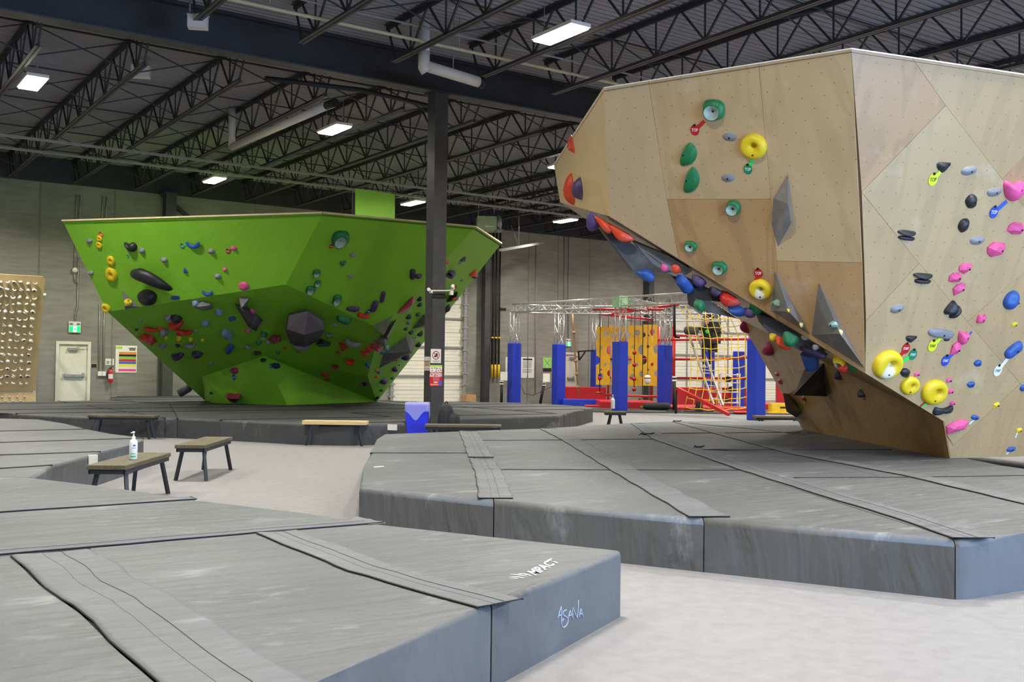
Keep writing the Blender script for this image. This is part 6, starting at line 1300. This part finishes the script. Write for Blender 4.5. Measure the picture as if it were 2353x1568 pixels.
MB().box((w_*.22, -.005, -h_*.46), (w_*.47, -.003, -h_*.25)).build('blue_corner', mat('print_80_90_210', (80,90,210), .5, var=0), o); MB().box((-w_*.45, -.005, -h_*.46), (w_*.2, -.003, -h_*.38)).build('orange_corner', mat('print_226_140_90', (226,140,90), .5, var=0), o)
# stripe chart on the side face of the column (faces -X)
sx = COLX-.154
def sideface(px, py): return onx(px, py, sx)
a, c = sideface(976, 820), sideface(988, 852); yy = sorted((max(GIRD_Y-.15, min(a.y, c.y)), min(GIRD_Y+.15, max(a.y, c.y))))
o = empty('small_grade_chart', (sx, sum(yy)/2, (a.z+c.z)/2), 0, 'small white chart with coloured stripes on the left side of the steel column', 'poster'); hw, hh = max(.1, (yy[1]-yy[0])/2), abs(a.z-c.z)/2
MB().box((-.003, -hw, -hh), (.003, hw, hh)).build('poster_sheet', M_WHITE, o)
for i, cc in enumerate(GR):
    if cc: MB().box((-.006, -hw*.85, hh*.5-hh*1.35*(i+1)/8+.006), (-.003, hw*.85, hh*.5-hh*1.35*i/8-.004)).build('colour_bar', mat('print_%d_%d_%d' % cc, cc, .6, var=0), o)
# security cameras on a bracket round the column
q = colface(1000, 670); sc_ = empty('security_camera_bracket', (COLX, cf-.02, q.z), 0, 'white bracket with two small security cameras clamped on the steel column', 'security camera')
MB().tube([(-.25, -.06, .0), (.25, -.06, .03)], .014, 8).build('arm', M_WHITE, sc_); MB().box((-.16, -.0, -.12), (.16, .03, -.07)).build('clamp_band', M_BLACK, sc_)
for x, z, a in ((-.27, .0, .6), (.24, .1, -.5)):
    MB().tube([(x, -.06, z), (x-.1*math.cos(a)*(1 if x < 0 else .3), -.16, z+.02)], .035, 12).build('camera_head', M_WHITE, sc_); MB().lathe([(.0001,-.03),(.035,-.03),(.04,0),(.035,.03),(.0001,.03)], (x+.03, -.06, z-.02), 12).build('swivel', M_WHITE, sc_)
MB().box((.2, -.09, -.06), (.27, -.03, .06)).build('junction_box', M_WHITE, sc_)
# broom handle on the floor, paper on the mat side
a, c = onz(530, 1006, .015), onz(592, 1009, .015); o = thing(MB().tube([a, a+(c-a)*.75], .014, 8), 'broom', mat('yellow_plastic', (232,190,24), .5), 'yellow broom handle lying on the floor by the far mats', 'broom'); MB().tube([a+(c-a)*.75, c], .016, 8).build('black_grip', M_BLACK, o)
p = onz(902, 1006, 0); a, c = onz(891, 974.5, MAT), onz(913, 975, MAT); o = thing(MB().bar(Vector((a.x, a.y, MAT-.06))-Vector((_f.x,_f.y,0))*.02, Vector((c.x, c.y, MAT-.06))-Vector((_f.x,_f.y,0))*.02, .004, .11), 'paper_label', M_WHITE, 'white paper label on the front edge of the far mats left of the bin', 'label')
b = MB(); b.box((-.001,0,0),(.001,.001,.001)); 
# ------------------------------------------------------------------ obstacle course in the distance
M_ALU = mat('aluminium_truss', (206,208,206), .3, metal=.6, var=.05); M_BLUE = mat('royal_blue_vinyl', (26,54,178), .45, var=.08, scale=3, bump=.5, bscale=9); M_RED = mat('red_vinyl', (186,16,26), .5, var=.1, scale=3)
M_REDP = mat('red_steel_pipe', (186,26,28), .4); M_YELP = mat('yellow_sheet', (240,176,16), .5, var=.06); M_NET = mat('yellow_rope', (226,190,50), .7); M_LIMEB = mat('pale_green_bracket', (170,206,160), .5)
def truss(a, b_, s=.30, r=.022, n=None):
    a, b_ = Vector(a), Vector(b_); d = (b_-a); L_ = d.length; d.normalize(); up = Vector((0,0,1)) if abs(d.z) < .9 else Vector((1,0,0)); x = d.cross(up).normalized(); y = x.cross(d); m = MB()
    cs = [x*i*s/2+y*j*s/2 for i, j in ((-1,-1),(1,-1),(1,1),(-1,1))]; n = n or max(2, round(L_/.42))
    for c in cs: m.tube([a+c, b_+c], r, 6)
    for k in range(4):
        c0, c1 = cs[k], cs[(k+1)%4]
        for i in range(n):
            p, q = a+d*L_*i/n, a+d*L_*(i+1)/n; m.tube([p+(c0 if i%2 else c1), q+(c1 if i%2 else c0)], r*.5, 4, caps=False)
            if i % 2 == 0: m.tube([p+c0, p+c1], r*.5, 4, caps=False)
    return m
PADS = [(1180.5,'leftmost blue padded truss post, against the far grey wall',onz(1180.5,932.5,0)), (1283,'second blue padded truss post from the left, left of the yellow panels',onz(1283,932.5,0)), (1423.5,'blue padded truss post right behind the small bench with the bottle',onz(1423.5,947,0)),
        (1527,'blue padded truss post right of the yellow panels',onz(1527,938,0)), (1737,'nearest blue padded truss post beside the plywood wall',onz(1737,966,0)), (1369,'narrow blue pad half hidden behind the first yellow panel',onz(1369,928,0)),
        (1628,'blue padded post behind the ladder',onz(1628,931,0)), (1697,'dark blue padded post behind the right part of the cargo net',onz(1697,934,0))]
PADP = {}
for i, (px, lab, p) in enumerate(PADS):
    D = topx(p)[2]; w_ = .47 if i < 5 else .42; rz = -YAW+.55; ph = 2.4 if i < 5 else 2.25
    o = empty('padded_post', (p.x, p.y, 0), rz, lab, 'padded post', None); PADP[i] = o
    t = MB().box((-w_/2*.85, -w_/2*.85, 0), (w_/2*.85, w_/2*.85, ph)).build('pad_cover', M_BLUE, o); md = t.modifiers.new('b', 'BEVEL'); md.width = .03; md.segments = 3
    if i < 6: truss((0,0,ph-.02), (0,0,3.6), .26).build('truss_post', M_ALU, o)
    b = MB()
    for k in range(6): b.box((-w_/2*.86, -w_/2*.86, .2+k*.38), (w_/2*.86, w_/2*.86, .202+k*.38))
    if i in (2, 4): MB().box((-.2, -.2, 3.55), (.2, .2, 3.95)).build('corner_block', M_LIMEB, o)
A_ = [o.location for o in PADP.values()]
def V3(i, z=3.75): return Vector((A_[i].x, A_[i].y, z))
def tr(a, b_, lab): truss(a, b_, .3).build('truss_beam', M_ALU, label=lab, cat='truss')
tr(V3(0), V3(2), 'aluminium truss beam from the leftmost padded post to the middle corner block')
tr(V3(2), V3(4), 'aluminium truss beam from the middle corner block towards the nearest padded post')
tr(V3(0), V3(1), 'short aluminium truss beam over the two left padded posts')
tr(V3(1), V3(3)+Vector((0,0,-.02)), 'aluminium truss beam at the back between second and fourth padded posts')
tr(V3(2)+Vector((.3,0,-.0)), V3(3)+Vector((-.3,0,0)), 'aluminium truss beam crossing between the middle and fourth padded posts')
tr(V3(3), V3(3)+(V3(4)-V3(2))*.9+Vector((2.5,3,0)), 'aluminium truss beam running right behind the plywood wall')
tr(V3(1)+Vector((3.5,.6,-.1)), V3(3)+Vector((4.5,1.2,-.1)), 'farthest aluminium truss beam, seen low between the others')
# red pipes
def pipe(a, b_, lab, r=.035, m=M_REDP, name='red_pipe', cat='pipe'): return MB().tube([a, b_], r, 8).build(name, m, label=lab, cat=cat)
for (x0, y0, x1, y1, D0, D1, lab) in ((1400, 722, 1560, 700, 40, 38, 'red pipe hanging under the truss above the yellow panels'), (1375, 722, 1500, 735, 42, 40, 'second red pipe slanting under the truss above the yellow panels'),
    (1512, 782, 1720, 780, 42, 39, 'upper red rail behind the cargo net'), (1515, 826, 1640, 826, 42, 40, 'middle red rail behind the ladder'), (1400, 826, 1500, 826, 42, 42, 'red rail behind the yellow panels, upper'),
    (1390, 868, 1512, 870, 42, 42, 'red rail behind the yellow panels, lower'), (1392, 908, 1512, 912, 41, 40, 'red balance rail low in front of the far wall'), (1545, 869, 1725, 870, 42, 38, 'lower red rail behind the cargo net'), (1553, 771, 1612, 774, 42, 41, 'short red rail left of the person'),
    (1630, 827, 1720, 822, 42, 40, 'red rail right of the person')):
    pipe(P3(x0, y0, D0), P3(x1, y1, D1), lab, .045)
for pxx, DD, lb in ((1513, 42, 'red steel upright behind the padded post, carrying the red rails'), (1722, 39.5, 'red steel upright carrying the right ends of the red rails'), (1398, 41.8, 'red steel upright behind the yellow panels, left'), (1497, 42, 'red steel upright behind the yellow panels, right')):
    q = P3(pxx, 870, DD); pipe((q.x, q.y, .03), (q.x, q.y, 3.2), lb, .05)
qa, qb = P3(1362, 700, 37.6), P3(1525, 700, 37.2); pipe((qa.x, qa.y, 3.62), (qb.x, qb.y, 3.62), 'overhead red rail from which the yellow panels and ball ropes hang', .05)
u0 = onz(1547, 934, 0); pipe((u0.x, u0.y, 0), (u0.x, u0.y, 3.2), 'upright red steel post between the padded post and the cargo net', .07)
pipe(P3(1549, 700, 38), P3(1550, 774, 38), 'thin black tube hanging beside the red post', .05, M_BLACK, 'black_tube', 'tube')
pipe(P3(1550, 774, 38), P3(1562, 775, 38), 'black handle at the foot of the hanging tube', .05, M_BLACK, 'black_bar', 'bar')
# yellow perforated panels
def yellow_panel(px0, px1, py0, py1, D, lab, ropes=True):
    a, c = P3(px0, py0, D), P3(px1, py1, D); ex = _r0; w_ = (P3(px1, py0, D)-a).dot(ex); h_ = a.z-c.z; s = w_/1.0
    cu = bpy.data.curves.new('panel', 'CURVE'); cu.dimensions = '2D'; cu.fill_mode = 'BOTH'; cu.extrude = .02
    def poly(pts):
        sp_ = cu.splines.new('POLY'); sp_.points.add(len(pts)-1); sp_.use_cyclic_u = True
        for p_, (x, y) in zip(sp_.points, pts): p_.co = (x, y, 0, 1)
    L1 = []; f = lambda side, cy, r: [(side*(.5*w_-0)-side*r*math.sin(math.pi*k/10)*1.0, (cy+(.5-k/10 if side > 0 else k/10-.5)*2*r/h_)*h_) for k in range(11)]
    right = [(.5*w_, .5*h_)]; 
    def bite(side, cy, r):
        return [(side*.5*w_-side*r*w_*math.sin(math.pi*k/10), cy*h_+r*w_*1.15*math.cos(math.pi*k/10)) for k in range(11)]
    right += bite(1, .1, .30) + bite(1, -.3, .2) + [(.5*w_, -.5*h_)]
    left = [(-.5*w_, -.5*h_)] + bite(-1, -.08, .28)[::-1] + bite(-1, .33, .16)[::-1] + [(-.5*w_, .5*h_)]
    poly(right+left)
    for x, y, r in ((.15,.38,.19), (-.16,.14,.1), (.14,-.15,.11), (-.17,-.36,.21), (-.13,.32,.06), (-.13,-.24,.06)): poly([(x*w_+r*w_*math.cos(2*math.pi*k/16), y*h_+r*w_*1.15*math.sin(2*math.pi*k/16)) for k in range(16)])
    to = bpy.data.objects.new('t', cu); C.objects.link(to); me = bpy.data.meshes.new_from_object(to.evaluated_get(bpy.context.evaluated_depsgraph_get())); bpy.data.objects.remove(to); bpy.data.curves.remove(cu); me.name = 'panel_sheet'; me.materials.clear(); me.materials.append(M_YELP)
    ctr = (a+c)/2; o = empty('yellow_climbing_panel', tuple(ctr), -YAW, lab, 'climbing panel'); obj('panel_sheet', me, o, Matrix.Rotation(R(90), 4, 'X'))
    for k in (-.3, .35): MB().tube([(k*w_, 0, h_*.49), (k*w_, 0, 3.62-ctr.z)], .012, 5).build('hanging_cord', mat('dark_red_cord', (130,30,36), .7), o)
yellow_panel(1370, 1402, 751, 885, 37.6, 'yellow hole-cut climbing panel farthest left, with a red ball rope in front'); yellow_panel(1404.5, 1437, 749, 886, 37.9, 'yellow hole-cut climbing panel mostly hidden by the blue post')
yellow_panel(1443, 1475.5, 748, 887, 37.4, 'yellow hole-cut climbing panel in the middle with the ball rope in front'); yellow_panel(1478, 1510, 746, 887, 37.4, 'yellow hole-cut climbing panel farthest right, behind the white float')
def ballrope(px, py0, py1, D, balls, lab, disc=None):
    t, e = P3(px, py0, D), P3(px, py1, D); o = empty('ball_rope', tuple(t), 0, lab, 'rope'); o.location = (t.x, t.y, 3.6)
    MB().tube([(0,0,0), (0,0,e.z-3.6)], .016, 6).build('rope', M_BLACK, o)
    for y in balls:
        z = P3(px, y, D).z-3.6; b = MB().lathe([(.0001,.078),(.045,.064),(.072,.03),(.078,0),(.072,-.03),(.045,-.064),(.0001,-.078)], (0,0,z), 14); b.build('red_ball', mat('glossy_red_ball', (180,20,28), .25), o)
    if disc: z = P3(px, disc, D).z-3.6; MB().lathe([(.0001,.03),(.13,.03),(.14,0),(.13,-.03),(.0001,-.03)], (0,0,z), 18).build('red_disc', MATS['glossy_red_ball'], o)
ballrope(1380, 700, 903, 36.6, [870], 'rope with one red ball and a red disc in front of the leftmost yellow panel', 903); ballrope(1459, 700, 895, 36.2, [811, 839, 871, 895], 'rope with four red balls in front of the middle yellow panel')
o = ballrope(1499, 700, 772, 36.4, [], 'black rope with a yellow ring in front of the right yellow panel')
p = P3(1499, 808, 36.4); MB().tube([(p.x+.05*math.cos(2*math.pi*k/16), p.y, p.z+.16*math.sin(2*math.pi*k/16)) for k in range(17)], .012, 6).tube([P3(1499, 772, 36.4), p+Vector((0,0,.16))], .01, 5).build('rope_ring', M_NET, label='slim yellow rope ring in front of the right yellow panel', cat='ring')
p = P3(1488, 871, 36); fl = empty('white_float', tuple(p), 0, 'white egg-shaped float with a red band in front of the right yellow panel', 'float')
MB().lathe([(.0001,-.19),(.06,-.17),(.1,-.1),(.115,0),(.1,.08),(.07,.13),(.0001,.15)], n=18).build('float_body', M_WHITE, fl); MB().lathe([(.11,.0),(.122,.01),(.122,.04),(.1,.05)], n=18).build('red_band', MATS['glossy_red_ball'], fl)
for k in (-1, 0, 1): MB().lathe([(.0001,.02),(.02,0),(.0001,-.02)], (k*.05, -.06, .08), 8).build('red_knob', MATS['glossy_red_ball'], fl)
MB().tube([(0,0,.15), (0,0,3.6-p.z)], .01, 5).build('hanging_cord', M_BLACK, fl)
# knotted rope
pts = [P3(x, y, 39) for x, y in ((1316,722), (1317,745), (1319,765), (1320,800), (1323,830), (1325,860), (1328,890), (1331,912))]; o = MB().tube(pts, .03, 8).build('knotted_rope', mat('hemp_rope', (150,116,70), .85), label='brown knotted climbing rope hanging between the two left blue posts', cat='rope')
for i in (2, 4, 5, 6): MB().lathe([(.0001,.07),(.05,.05),(.07,0),(.05,-.05),(.0001,-.07)], pts[i], 10).build('knot', MATS['hemp_rope'], o)
# crash blocks on the floor
def block(px0, px1, pyb, h_, dep, m, name, lab, D=None, yaw=-.6):
    a, c = onz(px0, pyb, 0), onz(px1, pyb, 0); w_ = (c-a).dot(_r0); mid = (a+c)/2; o = MB().box((-w_/2, 0, 0), (w_/2, dep, h_)).build(name, m, label=lab, cat='crash mat'); o.location = (mid.x, mid.y, 0); o.rotation_euler = (0, 0, -YAW); md = o.modifiers.new('b', 'BEVEL'); md.width = .03; md.segments = 2; return o
block(1297, 1391, 930.5, .72, .5, M_RED, 'red_crash_block', 'long red crash block behind the blue block at the far wall')
block(1294, 1376, 934.5, .28, .5, M_BLUE, 'blue_crash_block', 'low blue crash block in front of the long red one')
block(1382, 1508, 941, .28, 2.2, M_RED, 'red_floor_mat', 'red floor mat behind the tyre and the blue post')
block(1545, 1636, 933, .75, .4, M_RED, 'red_crash_block', 'upright red crash block behind the left part of the cargo net'); block(1642, 1716, 933, .75, .4, M_RED, 'red_crash_block', 'upright red crash block behind the right part of the cargo net')
block(1550, 1716, 946, .14, 2.8, M_RED, 'red_floor_mat', 'flat red floor mat under the cargo net'); block(1745, 1830, 944, .24, 2, M_RED, 'red_floor_mat', 'red floor mat right of the nearest blue post'); block(1788, 1835, 932, 1.1, .3, M_RED, 'red_crash_block', 'red upright pad behind the left foot of the plywood wall')
o = block(1350, 1840, 951, .035, 4.6, mat('dark_rubber_floor', (62,62,60), .85), 'rubber_floor', 'dark rubber flooring strip under the obstacle course'); o['category'] = 'rubber flooring'
o.location.z = .001
def flat(px0, px1, py, h_, lab, dep=.35): o = block(px0, px1, py, h_, dep, mat('orange_red_vinyl', (222,52,28), .5), 'red_beam_mat', lab); o.location.z = .04; return o
flat(1345, 1408, 938, .06, 'thin orange red strip left of the blue post with the bench in front'); flat(1530, 1560, 943, .08, 'small orange red strip behind the black stanchion'); flat(1690, 1718, 954-1, .06, 'small orange red strip left of the nearest blue post')
# tyre
p = onz(1509, 944, 0); ty = MB().lathe([(.26,.02),(.4,.0),(.47,.04),(.5,.12),(.47,.2),(.4,.24),(.28,.22),(.25,.12),(.26,.02)], n=32).build('tyre', mat('tyre_rubber', (34,34,36), .75, bump=.4, bscale=30), label='black car tyre lying on the floor in front of the blue padded post', cat='tyre'); ty.location = (p.x, p.y, .036)
p = onz(1508, 935, 0); o = MB().tube([(0,0,0), (0,0,.26)], .1, 12).build('black_hub', M_BLACK, label='short black drum standing behind the tyre', cat='drum'); o.location = (p.x, p.y+.9, .036)
p = onz(1484, 941.5, 0); o = MB().bar((-.2,0,.05), (.2,.05,.12), .1, .05).build('green_wedge', mat('bright_green_plastic', (90,200,40), .5), label='small bright green wedge on the floor left of the tyre', cat='wedge'); o.location = (p.x, p.y, .04); o.rotation_euler = (0,0,-YAW)
# stanchions
def stanchion(px, pyb, h_, lab, lean=0, sign=True):
    p = onz(px, pyb, 0); o = empty('stanchion', (p.x, p.y, .0 if px < 1300 else .037), -YAW, lab, 'stanchion')
    MB().lathe([(.0001,0),(.28,0),(.28,.02),(.05,.05),(.0001,.05)], n=20).build('base', M_BLACK, o); MB().tube([(0,0,.04), (lean,0,h_)], .055, 10).build('post', M_BLACK, o)
    MB().box((lean-.07,-.07,h_*.86), (lean+.07,.07,h_*.9)).box((lean-.07,-.07,h_*.96), (lean+.07,.07,h_)).build('white_band', M_WHITE, o)
    if sign: MB().box((lean-.05,-.09,h_+.02), (lean+.22,-.06,h_+.35)).build('tilted_sign', M_WHITE, o)
    return o
stanchion(1152, 933, .95, 'black stanchion with a small white sign, left of the leftmost blue post'); stanchion(1241, 932, .9, 'leaning black stanchion with a white sign between the two left blue posts', .15); stanchion(1549, 948, 1.2, 'thick black stanchion with white bands in front of the cargo net', 0, False)
thing(MB().tube([P3(1195,880,39), P3(1205,905,39), P3(1225,909,39), P3(1245,900,38.9), P3(1268,888,38.8)], .012, 6), 'slack_cord', M_STEEL, 'thin grey cord sagging between the two left blue posts', 'cord')
p = onz(1606, 949, 0); co = empty('training_cone', (p.x, p.y, .037), 0, 'black tapered cone on a square base in front of the cargo net', 'cone'); MB().lathe([(.16,.02),(.1,.3),(.06,.55),(.0001,.56)], n=14).build('cone_body', M_BLACK, co); MB().box((-.55,-.2,0), (.5,.2,.03)).build('base', M_BLACK, co)
a, c = P3(1556, 893, 33.5), P3(1675, 947, 32); c.z = .1; MB().bar(a, c, .14, .1).build('red_beam', M_REDP, label='long red balance beam sloping down in front of the cargo net', cat='beam')
a_ = onz(1556, 950, 0); MB().tube([(a.x, a.y+.05, a.z-.06), (a.x, a.y+.05, 0.036)], .04, 8).build('beam_stand', M_BLACK, label='black support under the upper end of the red balance beam', cat='stand')
# ladder
ld_ = empty('ladder', tuple(P3(1625, 850, 35.6)), 0, 'aluminium ladder leaning behind the cargo net', 'ladder')
rails = [[(1580,762,36.8), (1640,930,34.6)], [(1600,762,37), (1661,932,34.8)]]; RL = [[P3(*q) for q in r] for r in rails]
for r in RL:
    r[1].z = max(r[1].z, .2); child_of(MB().bar(r[0], r[1], .05, .08).build('side_rail', M_ALU), ld_)
for k in range(1, 12): t = k/12; child_of(MB().tube([RL[0][0].lerp(RL[0][1], t), RL[1][0].lerp(RL[1][1], t)], .018, 6).build('rung', M_ALU), ld_)
# cargo net
rowsL = [(1577,728), (1580,749), (1585,776), (1587,799), (1587,826), (1588,850), (1586,872), (1584,893), (1578,916), (1574,937)]
rowsR = [(1694,730), (1703,748), (1712,768), (1712,795), (1712,818), (1714,842), (1715,867), (1716,892), (1716,913), (1716,938)]
M_ = 9; GRID = []
for (lx, ly), (rx, ry) in zip(rowsL, rowsR):
    row = []
    for k in range(M_):
        t = k/(M_-1); row.append(P3(lx+(rx-lx)*t, ly+(ry-ly)*t+5*math.sin(math.pi*t)+(1.2 if k % 2 else -.8), 35.2-2.0*t))
    GRID.append(row)
net = empty('cargo_net', tuple(GRID[5][4]), 0, 'yellow cargo net hanging beside the plywood wall', 'cargo net')
for row in GRID: child_of(MB().tube(row, .014, 5).build('cross_rope', M_NET), net)
for k in range(M_):
    pts = [r[k] for r in GRID]; top = P3(1558+16*k if k < 3 else pts[0].x, 690, 35) if 0 else pts[0]+Vector((-.35 if k < 2 else 0, 0, max(.1, 3.6-pts[0].z))); child_of(MB().tube([top]+pts, .014, 5).build('hanging_rope', M_NET), net)
# shelf with black gear, yellow step box
p = onz(1770, 946, 0); sh = empty('gear_shelf', (p.x, p.y+2.0, 0), -YAW, 'white shelf rack with black gear between the nearest blue post and the plywood wall', 'shelf')
b = MB()
for x in (-.35, .35):
    for y in (-.2, .2): b.box((x-.025, y-.025, 0), (x+.025, y+.025, 1.35))
b.build('upright', M_WHITE, sh)
for z in (.25, .65, 1.0, 1.3): MB().box((-.38,-.22,z-.02), (.38,.22,z+.02)).build('shelf_board', M_WHITE, sh)
for z, x, r in ((.3,-.1,.1), (.7,.1,.12), (.7,-.18,.08), (1.05,-.05,.13)):
    q = Matrix.Translation((p.x, p.y+2.0, 0)) @ Matrix.Rotation(-YAW, 4, 'Z') @ Vector((x, 0, z-.03)); o = blob((0,0,r*.8), (r*1.2, r, r*.8)).build('black_gear', M_BLACK, label='lump of black gear on the white shelf rack', cat='gear', group='black gear on the white shelf'); o.location = q
p = onz(1795, 952, 0); o = MB().box((-.38,-.25,0), (.38,.25,.36)).box((-.44,-.3,0), (.44,.3,.06)).build('step_box', mat('yellow_plastic', (232,190,24), .5), label='yellow step box with a dark handle slot behind the far bench', cat='step box'); o.location = (p.x, p.y, 0); o.rotation_euler = (0,0,-YAW); MB().box((-.1,-.254,.2), (.1,-.25,.26)).build('handle_slot', M_BLACK, o)
# bracket arms on the far wall by the yellow panels
a, c = P3(1329, 808, 42), P3(1364, 806, 41); thing(MB().bar(a, c, .05, .05).bar(a, P3(1331, 828, 42), .05, .05).bar(P3(1331, 828, 42), P3(1345, 809, 41.6), .04, .04), 'wall_bracket', M_BLACK, 'black folding wall bracket left of the yellow panels', 'bracket')
# person in black on the ladder
def skin(verts, edges, radii, name, m, par, sub=2):
    me = bpy.data.meshes.new(name); me.from_pydata([tuple(v) for v in verts], edges, []); o = bpy.data.objects.new(name, me); C.objects.link(o); o.parent = par
    md = o.modifiers.new('s', 'SKIN'); md.use_smooth_shade = True
    for i, r in enumerate(radii): me.skin_vertices[0].data[i].radius = (r, r) if not isinstance(r, tuple) else r
    me.skin_vertices[0].data[0].use_root = True; o.modifiers.new('u', 'SUBSURF').levels = sub; o.modifiers['u'].render_levels = sub; me.materials.append(m); return o
pf = P3(1623, 843, 36.2); s = 1.72/1.72; face = -YAW
pe = empty('person', (pf.x, pf.y, pf.z), face, 'person in black clothes with a green print standing on the ladder behind the cargo net', 'person')
M_CLO = mat('black_clothing', (16,16,18), .85); M_SKIN = mat('skin', (196,150,124), .6)
def sk(L_): return [Vector(v) for v in L_]
H0 = 36.2/FPX
skin(sk([(0,0,.82),(0,0,1.0),(0,.01,1.2),(0,.02,1.34),(0,.02,1.43),(0,.0,1.5),(.12,0,.74),(.13,-.05,.42),(.12,.03,.08),(.12,-.08,.03),(-.1,0,.74),(-.1,-.02,.42),(-.09,.02,.08),(-.09,-.09,.03),(-.2,.02,1.33),(-.45,-.04,1.34),(-.68,-.08,1.36),(.2,.02,1.33),(.36,-.05,1.16),(.5,-.12,1.22)]),
     [(0,1),(1,2),(2,3),(3,4),(4,5),(0,6),(6,7),(7,8),(8,9),(0,10),(10,11),(11,12),(12,13),(3,14),(14,15),(15,16),(3,17),(17,18),(18,19)],
     [(.15,.11),(.14,.1),(.17,.11),(.15,.1),.055,.06,.085,.06,.042,.04,.085,.06,.042,.04,.075,.05,.035,.075,.05,.035], 'clothed_body', M_CLO, pe)
blob((0,-.01,1.6), (.078,.095,.12), 16, 10).build('head', M_SKIN, pe); blob((0,.02,1.63), (.086,.1,.11), 16, 10).build('hair', mat('grey_brown_hair', (92,80,72), .8), pe)
for x, d in ((-.74,-1), (.55,1)):
    hx = x; vs = [Vector((hx-.05*d,-.085,1.36 if d < 0 else 1.235)), Vector((hx+.0*d,-.09,1.365 if d < 0 else 1.25))]; ed = [(0,1)]; ra = [.03,.034]
    for k in range(4): i = len(vs); vs += [vs[1]+Vector((d*.045,(k-1.5)*.018,.004)), vs[1]+Vector((d*.08,(k-1.5)*.02,-.02)), vs[1]+Vector((d*.09,(k-1.5)*.02,-.045))]; ed += [(1,i),(i,i+1),(i+1,i+2)]; ra += [.011,.009,.008]
    i = len(vs); vs += [vs[0]+Vector((d*.03,-.04,-.01)), vs[0]+Vector((d*.05,-.05,-.035))]; ed += [(0,i),(i,i+1)]; ra += [.012,.009]
    skin(vs, ed, ra, 'hand', M_SKIN, pe, 1)
for x in (.12, -.09): blob((x,-.09,.03), (.045,.12,.045), 12, 6).build('shoe', M_WHITE, pe)
MB().lathe([(.0001,.002),(.075,.001),(.075,-.001),(.0001,-.002)], n=16).build('green_back_print', mat('green_print', (60,190,50), .6), pe).matrix_local = Matrix.Translation((0,-.125,1.22)) @ Matrix.Rotation(R(90), 4, 'X')
o = MB().tube([P3(1572,760,35.8), P3(1575,760,35.8), P3(1602,762,35.8), P3(1605,763,35.8)], [.07,.13,.13,.08], 12).build('padded_bar_end', mat('dark_grey_foam', (62,64,60), .8), label='rounded dark grey padded bar end left of the person', cat='padding')
